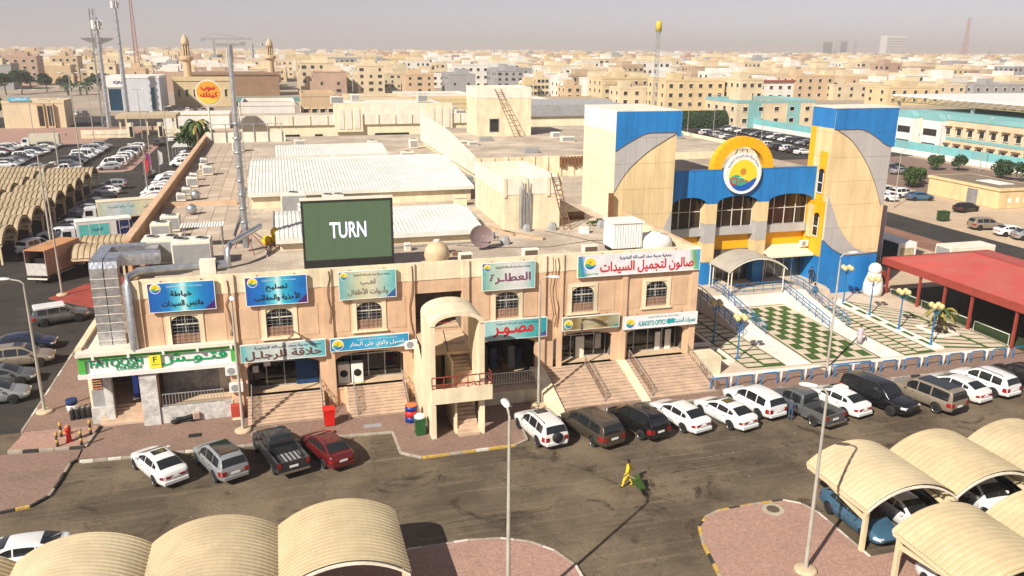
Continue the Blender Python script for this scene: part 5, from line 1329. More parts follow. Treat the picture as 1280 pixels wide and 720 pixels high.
blue_rail('blue rail on the lawn side of the right ramp',[(46.7,59.9,zr(60.2)),(46.6,67.1,TZ)])
blue_rail('blue rail on the tower side of the right ramp',[(48.75,59.9,zr(60.2)),(48.75,67.1,TZ),(48.75,69.2,TZ)])
# garden lamps with globes
def globe_lamp(label, x, y, n=4, z=None, h=3.4):
    t = thing('globe_lamp', label, 'lamp post', (x,y,PZ(y)+0.03 if z is None else z))
    p = MB(); p.tube([(0,0,0),(0,0,h)],0.07,8,0.05); p.lathe([(0.16,0),(0.16,0.08),(0.08,0.2)],10); p.build('post', M_blue2, t)
    for k in range(n):
        a = 2*math.pi*k/n+0.5; c = (0.42*math.cos(a),0.42*math.sin(a))
        MB().tube([(0,0,h-0.45),(c[0]*0.6,c[1]*0.6,h-0.5),(c[0],c[1],h-0.1)],0.03,5).build('arm', M_blue2, t)
        MB().lathe([(0.05,-0.24),(0.17,-0.18),(0.25,0),(0.19,0.17),(0.05,0.25)],14,(c[0],c[1],h+0.12)).build('globe', M_gold, t)
for i,(x,y) in enumerate([(52.75,66.0),(52.8,62.2),(52.85,58.3),(52.9,54.4)]): globe_lamp('blue garden lamp with amber globes, %s from the tower in the white kerb row' % ORD[i], x, y)
globe_lamp('blue garden lamp with amber globes on the slab strip beside the optician, nearer the cars',34.9,55.6)
globe_lamp('blue garden lamp with amber globes beside the optician, in the building shade',34.8,59.4)
globe_lamp('short blue garden lamp nearest the shop corner by the left ramp',33.9,65.0,3)
# hoops and bollards along the kerb
hm = MB(); W = 1.35
hm.tube([(0,0,0),(0,0,0.75),(0.06,0,0.86),(0.2,0,0.9),(W-0.2,0,0.9),(W-0.06,0,0.86),(W,0,0.75),(W,0,0)],0.055,8); hme = hm.mesh('hoop')
bo = MB(); bo.lathe([(0.09,0),(0.085,0.7),(0.06,0.85),(0.02,0.88)],8); bme = bo.mesh('bollard')
x = 29.7; i = 0
while x < 62:
    if i == 5: 
        pass
    y = 50.55-0.02*(x-29.7)/2
    tag(obj('cycle_hoop', hme, M_blue2, None, (x,y,0.13)), 'blue tubular hoop, %s from the shop steps along the plaza kerb' % ORD[i], 'hoop', 'blue hoops along the kerb')
    tag(obj('bollard', bme, M_white, None, (x+1.75,y+0.1,0.13)), 'white bollard, %s from the shop steps between the blue hoops' % ORD[i], 'bollard', 'white bollards between the hoops')
    x += 2.13; i += 1
tag(MB().tube([(40.4,50.9,0.13),(40.4,50.9,0.95),(43.8,50.75,1.0),(43.8,50.75,0.13)],0.06,8).build('blue_barrier', M_blue2), 'long blue pipe barrier among the hoops behind the black estate', 'barrier')
# snowman-like white figure statue by the tower
sn = thing('white_statue', 'white rounded figure statue with a cap beside the blue tower base', 'statue', (57.2,67.4,PZ(67.4)))
MB().lathe([(0.85,0),(0.98,0.5),(0.95,1.2),(0.8,1.8),(0.66,2.15),(0.62,2.4)],18).build('body', M_white, sn)
MB().lathe([(0.62,2.4),(0.66,2.7),(0.6,3.0),(0.42,3.25),(0.1,3.38)],16).build('head', M_white, sn)
MB().lathe([(0.3,-0.05),(0.3,0.02),(0.05,0.05)],12,(0,-0.5,2.72),'y').build('visor', mat('visor_tan',(0.45,0.36,0.18),var=0.2), sn)
for k in range(3): MB().box(-0.15,0.45,-0.84+k*0.03,-0.8+k*0.05,0.7+k*0.35,0.78+k*0.35).build('stripe', M_redpaint, sn)
# red canopy over the playground
rc_ = thing('red_canopy', 'large red hipped canopy on red posts beside the plaza', 'canopy', (0,0,0))
E0 = [(58.9,51.0),(58.9,68.5)]; Z0, Z1 = 4.2, 5.5
cor = [(58.9,46.0,Z0),(58.9,68.3,Z0),(72.0,68.3,Z0),(72.0,46.0,Z0)]; ap = [(65.2,63.5,Z1),(65.2,51.0,Z1)]
def plate(a, name, m, nx): MB().add(a+[(x,y,z-0.06) for x,y,z in a],[tuple(range(len(a))),tuple(range(2*len(a)-1,len(a)-1,-1))]+[(i,len(a)+i,len(a)+(i+1)%len(a),(i+1)%len(a)) for i in range(len(a))]).build(name, m, rc_)
plate([cor[0],cor[1],ap[0],ap[1]][::-1],'roof_slope',M_roofred,0); plate([cor[1],cor[2],ap[0]][::-1],'roof_slope',M_roofred,0)
plate([cor[2],cor[3],ap[1],ap[0]][::-1],'roof_slope',M_roofred,0); plate([cor[3],cor[0],ap[1]][::-1],'roof_slope',M_roofred,0)
f = MB(); f.box(58.75,58.88,45.9,68.4,3.55,4.24); f.build('fascia', M_redpaint, rc_)
f = MB(); f.box(58.9,72.1,68.32,68.45,3.55,4.24); f.box(72.0,72.15,46,68.3,3.55,4.24); f.build('fascia', M_redpaint, rc_)
MB().tube([(65.2,63.5,Z1+0.02),(65.2,51.0,Z1+0.02)],0.08,6).build('ridge', M_redpaint, rc_)
for y in (67.6,63.2,60.0,56.8,52.0,47.0): MB().box(58.95,59.15,y-0.1,y+0.1,0.1,3.6).build('post', M_redpaint, rc_)
for y in (67.6,60.0,52.0): MB().box(71.6,71.8,y-0.1,y+0.1,0.0,3.6).build('post', M_redpaint, rc_)
struct(MB().box(59.6,73,45,69.5,-0.03,0.2).build('playground_floor', mat('play_turf',(0.03,0.05,0.015),var=0.3,scale=1.5,fine=0.3)))
for (y0,y1,i) in ((52.6,56.4,0),(57.2,59.7,1),(60.3,62.9,2),(63.5,67.2,3)):
    fe = thing('low_fence', 'white-topped green mesh fence under the red canopy, %s bay from the cars' % ORD[i], 'fence', (59.3,y0,0.2))
    MB().tube([(0,0,0),(0,0,1.0),(0,y1-y0,1.0),(0,y1-y0,0)],0.035,6).build('frame', M_white, fe)
    ms_ = MB()
    for k in range(int((y1-y0)/0.15)): ms_.box(-0.008,0.008,0.05+k*0.15,0.07+k*0.15,0.05,0.97)
    for k in range(5): ms_.box(-0.007,0.007,0.04,y1-y0-0.04,0.15+k*0.17,0.165+k*0.17)
    ms_.build('mesh_infill', M_leaf2, fe)
MB().box(58.9,59.6,68.6,69.4,0.2,2.6).build('red_gate', M_redpaint, rc_)
bk = MB().box(72.2,72.4,46,69,0.0,2.4).build('back_fence', M_leaf2, rc_)

# ------------------------------------------------------------------ vehicles
def paint(name, c, rough=0.28, metal=0.0): return mat('paint_'+name, c, rough=rough, metal=metal, var=0.05, scale=0.6, spec=0.5, coat=0.6)
PAINT = {'white':paint('white',(0.74,0.74,0.73)),'pearl white':paint('pearl',(0.68,0.67,0.64)),'silver':paint('silver',(0.36,0.37,0.38),0.32,0.4),'grey':paint('grey',(0.13,0.135,0.14),0.3,0.3),
 'black':paint('black',(0.008,0.008,0.009),0.2),'maroon':paint('maroon',(0.10,0.008,0.010),0.25),'blue':paint('blue',(0.06,0.15,0.24),0.3,0.3),'bronze':paint('bronze',(0.085,0.070,0.050),0.3,0.4),
 'gold':paint('gold',(0.34,0.28,0.21),0.32,0.4),'dark blue':paint('navy',(0.012,0.02,0.05),0.25),'charcoal':paint('charcoal',(0.035,0.037,0.042),0.28,0.3),'beige':paint('beige',(0.40,0.33,0.22),0.35)}
_tyre = MB().lathe([(0.20,-0.11),(0.30,-0.115),(0.335,-0.09),(0.345,0.0),(0.335,0.09),(0.30,0.115),(0.20,0.11)],18,(0,0,0),'y').mesh('tyre'); _tyre.materials.append(M_black)
_rm = MB(); _rm.lathe([(0.23,-0.12),(0.23,-0.09),(0.20,-0.08),(0.195,0.08),(0.20,0.09),(0.23,0.12)],16,(0,0,0),'y',cap=False)
for _k in range(5):
    for _s in (-1,1):
        _q = MB().box(-0.03,0.03,0.07*_s-0.015,0.07*_s+0.015,0.0,0.22).xform(Matrix.Rotation(2*math.pi*_k/5,4,'Y')); _rm.add(_q.v,_q.f)
_rm.lathe([(0.06,-0.1),(0.06,0.1)],8,(0,0,0),'y'); _rm.cur = 1
_rm.lathe([(0.20,-0.05),(0.20,0.05)],12,(0,0,0),'y')
_rim = _rm.mesh('rim'); _rim.materials.append(M_rim); _rim.materials.append(M_black)

def crv(pts, x):
    """smooth monotone interpolation of (x, y...) stations"""
    n = len(pts)
    if x <= pts[0][0]: return pts[0][1:]
    if x >= pts[-1][0]: return pts[-1][1:]
    for i in range(n-1):
        if pts[i][0] <= x <= pts[i+1][0]: break
    p0, p1, p2, p3 = pts[max(i-1,0)], pts[i], pts[i+1], pts[min(i+2,n-1)]
    h = p2[0]-p1[0]; t = (x-p1[0])/h; out = []
    for q in range(1, len(p1)):
        d1 = (p2[q]-p0[q])/(p2[0]-p0[0]) if p2[0] != p0[0] else 0; d2 = (p3[q]-p1[q])/(p3[0]-p1[0]) if p3[0] != p1[0] else 0
        s_ = (p2[q]-p1[q])/h
        if (p1[q]-p0[q])*s_ <= 0: d1 = 0 if i > 0 else s_
        if (p3[q]-p2[q])*s_ <= 0: d2 = 0 if i < n-2 else s_
        lim = 3*abs(s_); d1 = max(-lim,min(lim,d1)); d2 = max(-lim,min(lim,d2))
        a = 2*t**3-3*t*t+1; b = t**3-2*t*t+t; c = -2*t**3+3*t*t; e = t**3-t*t
        out.append(a*p1[q]+b*h*d1+c*p2[q]+e*h*d2)
    return out
# stations from tail to nose: x, half width factor, underside, shoulder height, centre height
# roof: side profile of the cabin from tail to nose (x, z); side glass intervals in x
SPEC = {
 'saloon': dict(L=4.8,W=1.85,wb=2.80,r=0.345,st=[(-2.40,.60,.42,.74,.80),(-2.37,.76,.35,.90,.95),(-2.28,.87,.30,1.02,1.07),(-1.95,.955,.27,1.07,1.11),(-1.2,.995,.24,1.04,1.08),(0.0,1,.22,.99,1.02),(1.0,.99,.22,.95,1.0),(1.5,.97,.23,.90,.97),(1.95,.92,.26,.81,.88),(2.22,.82,.31,.71,.77),(2.36,.68,.38,.60,.64),(2.40,.54,.44,.54,.57)],
    zb=0.975, roof=[(-2.12,1.05),(-1.75,1.21),(-1.25,1.385),(-0.75,1.455),(-0.2,1.475),(0.2,1.45),(0.65,1.30),(1.38,0.98)], wb_=.87, wr=.62, win=[(0.0,0.82),(-0.98,-0.08),(-1.45,-1.06)], ws=(0.30,1.20), rw=(-1.92,-1.22), pb=0.05),
 'suv': dict(L=4.75,W=1.90,wb=2.8,r=0.38,st=[(-2.37,.80,.50,.88,.92),(-2.33,.90,.40,1.04,1.07),(-2.15,.96,.36,1.10,1.12),(-1.2,1,.32,1.09,1.12),(0.4,1,.31,1.06,1.10),(1.0,.99,.31,1.04,1.10),(1.5,.975,.32,1.0,1.06),(1.95,.94,.35,.93,.99),(2.2,.87,.40,.83,.89),(2.33,.76,.46,.70,.75),(2.38,.62,.52,.62,.65)],
    zb=1.06, roof=[(-2.33,1.08),(-2.20,1.36),(-2.00,1.60),(-1.6,1.70),(-0.6,1.76),(0.1,1.73),(0.5,1.60),(1.30,1.07)], wb_=.90, wr=.68, win=[(0.0,0.80),(-0.98,-0.09),(-1.80,-1.07)], ws=(0.46,1.15), rw=(-2.28,-2.04), pb=0.05),
 'minivan': dict(L=5.1,W=1.98,wb=3.0,r=0.35,st=[(-2.55,.78,.46,.86,.90),(-2.5,.90,.36,1.02,1.05),(-2.2,.97,.30,1.08,1.10),(-0.6,1,.25,1.04,1.08),(0.9,1,.24,.99,1.05),(1.5,.98,.26,.95,1.02),(2.0,.94,.29,.87,.94),(2.35,.85,.35,.75,.81),(2.5,.72,.42,.64,.68),(2.55,.58,.48,.57,.60)],
    zb=1.02, roof=[(-2.5,1.04),(-2.35,1.42),(-2.15,1.62),(-1.6,1.70),(-0.3,1.74),(0.5,1.68),(0.9,1.52),(1.65,1.04)], wb_=.91, wr=.70, win=[(0.35,1.15),(-0.85,0.25),(-2.0,-0.95)], ws=(0.82,1.52), rw=(-2.47,-2.22), pb=0.04),
 'big suv': dict(L=5.35,W=2.03,wb=3.1,r=0.40,st=[(-2.67,.86,.56,.98,1.02),(-2.63,.94,.46,1.13,1.15),(-2.4,.98,.40,1.16,1.18),(-0.6,1,.36,1.14,1.17),(1.0,1,.35,1.12,1.17),(1.6,.99,.36,1.10,1.15),(2.2,.965,.38,1.05,1.10),(2.5,.92,.43,.97,1.02),(2.63,.84,.50,.86,.90),(2.68,.74,.56,.76,.79)],
    zb=1.11, roof=[(-2.62,1.14),(-2.52,1.60),(-2.40,1.80),(-2.0,1.88),(-0.6,1.91),(0.3,1.88),(0.7,1.76),(1.35,1.17)], wb_=.915, wr=.755, win=[(0.12,0.92),(-0.92,0.02),(-2.3,-1.03)], ws=(0.66,1.24), rw=(-2.60,-2.45), pb=0.04),
 'van': dict(L=5.2,W=1.88,wb=3.0,r=0.34,st=[(-2.6,.88,.48,.98,1.0),(-2.56,.96,.38,1.10,1.12),(-1.5,1,.3,1.12,1.14),(1.0,1,.3,1.1,1.14),(1.8,.98,.3,1.05,1.1),(2.25,.93,.34,.95,1.0),(2.5,.84,.4,.80,.84),(2.6,.70,.48,.66,.69)],
    zb=1.07, roof=[(-2.55,1.08),(-2.50,1.70),(-2.38,1.93),(-2.0,1.99),(0.5,2.0),(1.2,1.95),(1.6,1.78),(2.3,1.05)], wb_=.93, wr=.80, win=[(1.0,1.75),(-0.5,0.9),(-2.2,-0.6)], ws=(1.52,2.18), rw=(-2.54,-2.44), pb=0.03),
 'pickup': dict(L=5.6,W=1.95,wb=3.5,r=0.40,st=[(-0.75,.97,.42,1.06,1.08),(-0.7,.985,.38,1.12,1.13),(0.2,1,.36,1.12,1.14),(1.2,1,.36,1.1,1.15),(1.7,.99,.36,1.07,1.13),(2.25,.965,.38,1.01,1.07),(2.58,.91,.44,.92,.97),(2.74,.82,.5,.82,.86),(2.8,.72,.56,.73,.75)],
    zb=1.09, roof=[(-0.72,1.10),(-0.62,1.60),(-0.48,1.76),(-0.1,1.81),(0.4,1.82),(0.75,1.77),(1.0,1.64),(1.55,1.13)], wb_=.90, wr=.72, win=[(0.40,1.08),(-0.45,0.31)], ws=(0.92,1.44), rw=(-0.71,-0.56), pb=0.03),
}
CARM = {}
def car_meshes(kind):
    if kind in CARM: return CARM[kind]
    S = SPEC[kind]; hw = S['W']/2; d = {}; st = S['st']
    bm = bmesh.new(); rings = []
    xs = sorted(set([round(p[0],3) for p in st]+[round(st[0][0]+(st[-1][0]-st[0][0])*k/22,3) for k in range(23)]))
    xs = [x for i,x in enumerate(xs) if i == 0 or x-xs[i-1] > 0.02]
    for x in xs:
        k,zb,zs,zc = crv(st, x); w = hw*k; H = zs-zb
        half = [(0,zb),(w*0.72,zb),(w*0.90,zb+0.03),(w*0.965,zb+H*0.16),(w*0.99,zb+H*0.34),(w*0.999,zb+H*0.52),(w*1.0,zb+H*0.62),(w*0.985,zb+H*0.76),(w*0.96,zb+H*0.90),(w*0.915,zs-0.005),(w*0.84,zs+(zc-zs)*0.35),(w*0.55,zs+(zc-zs)*0.8),(0,zc)]
        ring = half+[(-y,z) for y,z in half[-2:0:-1]]
        rings.append([bm.verts.new((x,y,z)) for y,z in ring])
    for a,b in zip(rings,rings[1:]):
        n = len(a)
        for i in range(n): bm.faces.new((a[i],b[i],b[(i+1)%n],a[(i+1)%n]))
    bm.faces.new(rings[0]); bm.faces.new(rings[-1][::-1])
    bmesh.ops.recalc_face_normals(bm, faces=bm.faces[:])
    me = bpy.data.meshes.new('body'); bm.to_mesh(me); bm.free()
    tmp = bpy.data.objects.new('tmp',me); COL.objects.link(tmp)
    cut = MB(); r = S['r']
    for sx in (-1,1):
        for sy in (-1,1): cut.lathe([(r*1.15,hw*0.60*sy),(r*1.15,(hw+0.2)*sy)] if sy > 0 else [(r*1.15,-(hw+0.2)),(r*1.15,-hw*0.60)],24,(sx*S['wb']/2+(0.02),0,r*1.03),'y',smooth=False)
    cm = cut.mesh('cut'); bmc = bmesh.new(); bmc.from_mesh(cm); bmesh.ops.recalc_face_normals(bmc, faces=bmc.faces[:]); bmc.to_mesh(cm); bmc.free()
    co = bpy.data.objects.new('cut',cm); COL.objects.link(co)
    mo = tmp.modifiers.new('b','BOOLEAN'); mo.operation = 'DIFFERENCE'; mo.object = co; mo.solver = 'EXACT'
    low = evaluated(tmp); bpy.data.objects.remove(tmp); bpy.data.objects.remove(co)
    # cabin: section width depends on height, plan tapers to both ends
    zb = S['zb']; rp = S['roof']; zt = max(p[1] for p in rp); x0, x1 = rp[0][0], rp[-1][0]
    def wz(z, x):
        f = max(0.0,min(1.0,(z-zb)/(zt-zb))); t = (x-(x0+x1)/2)/((x1-x0)/2)
        return hw*(S['wb_']-(S['wb_']-S['wr'])*f**1.25)*(1-S['pb']*abs(t)**3)
    top = lambda x: crv(rp, x)[0]
    CR = 0.035
    def sec(x):
        z = top(x); e = min(0.07,(z-zb+0.06)*0.4); w1 = wz(z-e,x)
        h = [(wz(zb,x)+0.0,zb-0.07)]+[(wz(zb+(z-e-zb)*q,x),zb+(z-e-zb)*q) for q in (0.0,0.33,0.66,1.0)]+[(w1-0.018,z-e*0.42),(w1-0.06,z-e*0.10),(w1*0.72,z+CR*0.5),(w1*0.36,z+CR*0.88),(0,z+CR)]
        return h+[(-y,q) for y,q in h[-2::-1]]
    g = bmesh.new(); rg = []
    gx = sorted(set([round(p[0],3) for p in rp]+[round(x0+(x1-x0)*k/26,3) for k in range(27)])); gx = [x for i,x in enumerate(gx) if i == 0 or x-gx[i-1] > 0.015]
    for x in gx: rg.append([g.verts.new((x,y,z)) for y,z in sec(x)])
    for a,b in zip(rg,rg[1:]):
        for i in range(len(a)-1): g.faces.new((a[i],a[i+1],b[i+1],b[i]))
    g.faces.new(rg[0]); g.faces.new(rg[-1][::-1])
    bmesh.ops.recalc_face_normals(g, faces=g.faces[:]); gm = bpy.data.meshes.new('gh'); g.to_mesh(gm); g.free()
    j = bmesh.new(); j.from_mesh(low); j.from_mesh(gm)
    body = bpy.data.meshes.new('body'); j.to_mesh(body); j.free(); smooth_by_angle(body, 42); d['body'] = body
    # glazing follows the cabin surface, a little proud of it
    def top_glass(a, b, name, ny=8, nx=5):
        mb = MB(); vs = []; sgn = 1 if a > 0 or kind in ('pickup',) and a > 0 else -1
        for i in range(nx+1):
            x = a+(b-a)*i/nx; z = top(x); dz = (top(x+0.02)-top(x-0.02))/0.04; n = Vector((-dz,0,1)).normalized()
            e = min(0.07,(z-zb+0.06)*0.4); w1 = wz(z-e,x)-0.075
            for q in range(ny+1):
                y = -w1+2*w1*q/ny; f = abs(y)/(wz(z-e,x)); zz = z+CR*(1-f**2)-0.004
                vs.append(Vector((x,y,zz))+n*0.022)
        mb.add(vs,[(i*(ny+1)+q,(i+1)*(ny+1)+q,(i+1)*(ny+1)+q+1,i*(ny+1)+q+1) for i in range(nx) for q in range(ny)],True)
        return mb.mesh(name)
    d['windscreen'] = top_glass(*S['ws'],'windscreen'); d['rear_window'] = top_glass(*S['rw'],'rear_window')
    d['side'] = []
    for s in (-1,1):
        for (a,b) in S['win']:
            mb = MB(); vs = []; nx, nz = 6, 4
            for i in range(nx+1):
                x = a+(b-a)*i/nx; z1 = top(x)-0.115; z0 = zb+0.045
                for q in range(nz+1):
                    z = z0+(max(z1,z0+0.02)-z0)*q/nz; vs.append((x,s*(wz(z,x)+0.014),z))
            fs = [(i*(nz+1)+q,(i+1)*(nz+1)+q,(i+1)*(nz+1)+q+1,i*(nz+1)+q+1) for i in range(nx) for q in range(nz)]
            if s > 0: fs = [f[::-1] for f in fs]
            mb.add(vs, fs, True); d['side'].append(mb.mesh('side_window'))
    tall = kind in ('suv','big suv','van','minivan','pickup')
    d['tail'] = []; d['head'] = []; d['mirror'] = []
    def skin_patch(xa_, xb_, za, zb_, s, out=0.012, nx=5, nz=3, name='lamp'):
        """patch wrapped on the body side/corner between two x and two heights"""
        mb = MB(); vs = []
        for i in range(nx+1):
            x = xa_+(xb_-xa_)*i/nx; k,b0,zs,zc = crv(st, x); w = hw*k
            for q in range(nz+1):
                z = za+(zb_-za)*q/nz; f = max(0,min(1,(z-b0)/(zs-b0))); yy = w*(0.965+0.035*math.sin(math.pi*min(1,f/0.62)*0.5) if f < 0.62 else 1.0-0.085*((f-0.62)/0.38)**1.5)
                vs.append((x,s*(yy+out),z))
        fs = [(i*(nz+1)+q,(i+1)*(nz+1)+q,(i+1)*(nz+1)+q+1,i*(nz+1)+q+1) for i in range(nx) for q in range(nz)]
        mb.add(vs, fs if s < 0 else [f[::-1] for f in fs], True); return mb
    xr = st[0][0]; zr_ = st[1][3]
    for s in (-1,1):
        if kind == 'pickup': b = MB().box(-2.86,-2.80,s*0.86-0.08,s*0.86+0.08,0.80,1.14)
        else:
            wt = hw*st[0][1]
            zl, zh = (zr_-0.20,zr_-0.03) if not tall else (zr_-0.34,zr_-0.03)
            b = skin_patch(st[0][0]+0.02,st[2][0]+0.12,zl,zh,s); ins = 0.40 if not tall else 0.22
            b.box(xr-0.02,st[1][0]+0.02,min(s*(wt-ins),s*(wt+0.02)),max(s*(wt-ins),s*(wt+0.02)),zl+0.02,zh-0.02)
        d['tail'].append(b.mesh('tail_light'))
        zf = st[-3][3]; wf = hw*st[-2][1]
        b = skin_patch(st[-4][0]+0.12,st[-2][0],st[-3][3]-0.16,st[-3][3]-0.02,s); xn = st[-2][0]
        b.box(xn-0.10,xn+0.02,min(s*(wf-0.24),s*(wf-0.0)),max(s*(wf-0.24),s*(wf-0.0)),st[-2][3]-0.10,st[-2][3]+0.06); d['head'].append(b.mesh('headlight'))
        mx = S['win'][0][1]-0.02; b = MB().bevbox(mx-0.10,mx+0.08,s*(hw*0.97+0.1)-0.11,s*(hw*0.97+0.1)+0.11,zb+0.02,zb+0.16,0.04); d['mirror'].append(b.mesh('mirror'))
    if kind == 'pickup': xr = -2.82
    zp = 0.74 if not tall else 0.80
    d['plate'] = MB().box(xr-0.03,xr+0.1,-0.26,0.26,zp-0.07,zp+0.06).mesh('number_plate')
    zbm = st[0][2] if kind != 'pickup' else 0.46
    d['bumper'] = MB().bevbox(xr-0.06,xr+0.10,-hw*0.80,hw*0.80,zbm-0.06,zbm+0.16,0.04).mesh('rear_bumper')
    xn = st[-1][0]; d['grille'] = MB().box(xn-0.04,xn+0.02,-hw*0.40,hw*0.40,st[-1][2]-0.02,st[-1][3]-0.02).mesh('grille')
    sm = MB()
    for s in (-1,1):
        cuts = [S['win'][0][1]+0.06]+[S['win'][0][0]-0.04]+([S['win'][1][0]-0.04] if len(S['win']) > 1 else [])
        for xx in cuts: q = skin_patch(xx-0.010,xx+0.010,0.42,zb-0.02,s,0.004,1,6); sm.add(q.v,q.f)
        for xx in (S['win'][0][0]+0.10,(S['win'][1][0]+0.10)): q = skin_patch(xx,xx+0.17,zb-0.16,zb-0.12,s,0.02,2,1); sm.add(q.v,q.f)
    d['seam'] = sm.mesh('door_seam')
    CARM[kind] = d
    for k in ('windscreen','rear_window'): d[k].materials.append(M_glass)
    for q in d['side']: q.materials.append(M_glass)
    return d
def wheel(parent, S, sx, sy, rims=True, k=1.0):
    w = obj('wheel', _tyre, None, parent, (sx*S['wb']/2+0.02, sy*(S['W']/2-0.115), S['r']), scale=(S['r']/0.345,1,S['r']/0.345))
    if rims: obj('rim', _rim, None, w)
    return w
def make_car(kind, colour, label, x, y, heading, detail=2, group=None, extras=(), roofcol=None):
    """heading: direction the bonnet points to, degrees from +X"""
    S = SPEC[kind]; d = car_meshes(kind)
    nm = {'saloon':'saloon_car','suv':'off_roader','minivan':'minivan','big suv':'large_estate_car','van':'passenger_van','pickup':'pickup_truck'}[kind]
    cat = {'saloon':'car','suv':'SUV','minivan':'minivan','big suv':'SUV','van':'van','pickup':'pickup truck'}[kind]
    t = thing(nm, label, cat, (x,y,0.004), math.radians(heading), group)
    P_ = PAINT[colour]
    obj('body', d['body'], P_, t)
    obj('windscreen', d['windscreen'], M_glass, t); obj('rear_window', d['rear_window'], M_glass, t)
    for q in d['side']: obj('side_window', q, M_glass, t)
    for sx in (-1,1):
        for sy in (-1,1): wheel(t, S, sx, sy, detail > 1)
    if detail >= 1:
        for q in d['tail']: obj('tail_light', q, M_tail, t)
        for q in d['head']: obj('headlight', q, M_head, t)
    if detail >= 2:
        for q in d['mirror']: obj('mirror', q, P_, t)
        obj('number_plate', d['plate'], M_white, t); obj('grille', d['grille'], M_black, t)
        obj('door_seam', d['seam'], M_black, t, kind='stuff')
        obj('rear_bumper', d['bumper'], M_black if kind in ('big suv',) else P_, t)
    hw = S['W']/2; zb = S['zb']; zr = max(p[1] for p in S['roof']); wr = S['wr']; xb = S['ws'][0]-0.05; xd = S['rw'][1]+0.05
    if 'sunroof' in extras: MB().box(xb-0.80,xb-0.22,-0.40,0.40,zr-0.0,zr+0.048).build('sunroof', M_glass, t)
    if 'blackroof' in extras: MB().box(xd+0.35,xb-0.3,-wr*hw+0.12,wr*hw-0.12,zr-0.03,zr+0.045).build('roof_panel', M_glass, t)
    if 'rails' in extras:
        for s in (-1,1): MB().tube([(xb-0.2,s*(wr*hw),zr-0.02),(xb-0.4,s*(wr*hw-0.03),zr+0.07),(xd+0.4,s*(wr*hw-0.03),zr+0.06),(xd+0.2,s*(wr*hw-0.02),zr-0.04)],0.022,5).build('roof_rail', M_chrome, t)
    if 'spare' in extras:
        w = MB().lathe([(0.34,-0.1),(0.36,0.0),(0.32,0.12),(0.1,0.13)],16,(0,0,0),'x').build('spare_wheel', M_black, t, (S['st'][0][0]-0.06,0.0,0.95)); w.scale = (-1,1,1)
    if kind == 'pickup':
        b = MB(); b.box(-2.8,-0.72,-0.97,-0.90,0.62,1.16); b.box(-2.8,-0.72,0.90,0.97,0.62,1.16); b.box(-2.82,-2.74,-0.9,0.9,0.62,1.14); b.box(-0.80,-0.72,-0.9,0.9,0.62,1.14)
        for s in (-1,1):
            pts = [(-1.73+S['r']*1.17*math.cos(a),0.40+S['r']*1.17*math.sin(a)) for a in [math.pi*k/10 for k in range(11)]]
            b.poly([(-2.8,0.62),(-2.8,0.5),(-2.2,0.45)]+pts[::-1]+[(-1.25,0.40),(-0.72,0.40),(-0.72,0.62)],'y',s*0.97,s*0.90)
        b.build('cargo_bed', P_, t)
        MB().box(-2.74,-0.8,-0.9,0.9,0.60,0.68).build('bed_floor', M_greym if colour == 'charcoal' else M_black, t)
        rb = MB()
        for k in range(7): rb.box(-2.7,-0.85,-0.78+k*0.26-0.04,-0.78+k*0.26+0.04,0.68,0.71)
        rb.build('bed_ribs', M_black, t)
        MB().box(-2.98,-2.80,-0.92,0.92,0.46,0.62).build('rear_bumper', M_chrome, t)
        MB().box(-2.8,-0.7,-0.55,0.55,0.36,0.5).build('chassis', M_black, t)
    if roofcol:
        MB().bevbox(xd-0.08,xb+0.08,-wr*hw-0.07,wr*hw+0.07,zr-0.14,zr+0.075,0.07).build('roof_panel', PAINT[roofcol], t)
    return t

# ------------------------------------------------------------------ cars parked in front of the shops
C = make_car
C('saloon','white','white saloon with a sunroof, leftmost of the cars below the shops',-8.25,48.0,120,extras=('sunroof',))
C('suv','silver','silver off-roader with a black glass roof below the marble wall',-4.75,47.55,115,extras=('blackroof','rails'))
C('pickup','charcoal','dark grey pickup truck with a ribbed empty bed below the barber steps',-1.35,48.0,108)
C('saloon','maroon','dark red saloon parked beside the grey pickup truck',1.5,47.6,112)
C('suv','pearl white','white off-roader with a spare wheel and sunroof beside the brown minivan',15.2,46.9,100,extras=('sunroof','rails','spare'))
C('minivan','bronze','dark bronze minivan parked beside the white off-roader with a spare wheel',18.5,46.2,106,extras=('rails',))
C('suv','black','black off-roader with a chrome roof rail between bronze minivan and white saloon',21.8,46.2,107,extras=('rails',))
C('saloon','white','plain white saloon next to the black off-roader',25.0,46.4,105)
C('saloon','white','white saloon with a sunroof between a plain white saloon and a white SUV',28.25,46.0,105,extras=('sunroof',))
C('suv','white','white SUV tucked behind the white saloon with a sunroof, at the optician steps',31.1,47.0,103)
pk = C('pickup','grey','grey crew-cab pickup truck with its front door open',34.0,45.4,104)
MB().box(0.55,1.4,0.0,0.05,0.45,1.05).build('open_door', PAINT['grey'], pk, (0,0.98,0), rz=math.radians(0))
pk.children[-1].rotation_euler = (0,0,math.radians(0)); 
tx = C('saloon','white','white taxi saloon with a box on its roof beside the grey crew-cab pickup',37.1,45.8,103)
MB().bevbox(-0.55,0.15,-0.45,0.45,1.5,1.72,0.06).build('roof_box', PAINT['white'], tx)
C('big suv','black','big black SUV facing away from the shops',40.2,45.3,-73,extras=('rails',))
C('big suv','gold','long gold-brown estate with a dark roof beside the big black SUV',43.8,44.8,103,extras=('blackroof',))
C('saloon','pearl white','white saloon half hidden behind the gold-brown estate',47.2,45.6,102)
C('suv','white','white SUV with dark windows near the end of the row',50.0,45.8,101,extras=('rails',))
C('suv','black','black SUV at the far end of the row, cut by the picture edge',53.2,45.8,100)
C('saloon','white','white saloon behind the left carport roofs',-13.7,39.9,182)
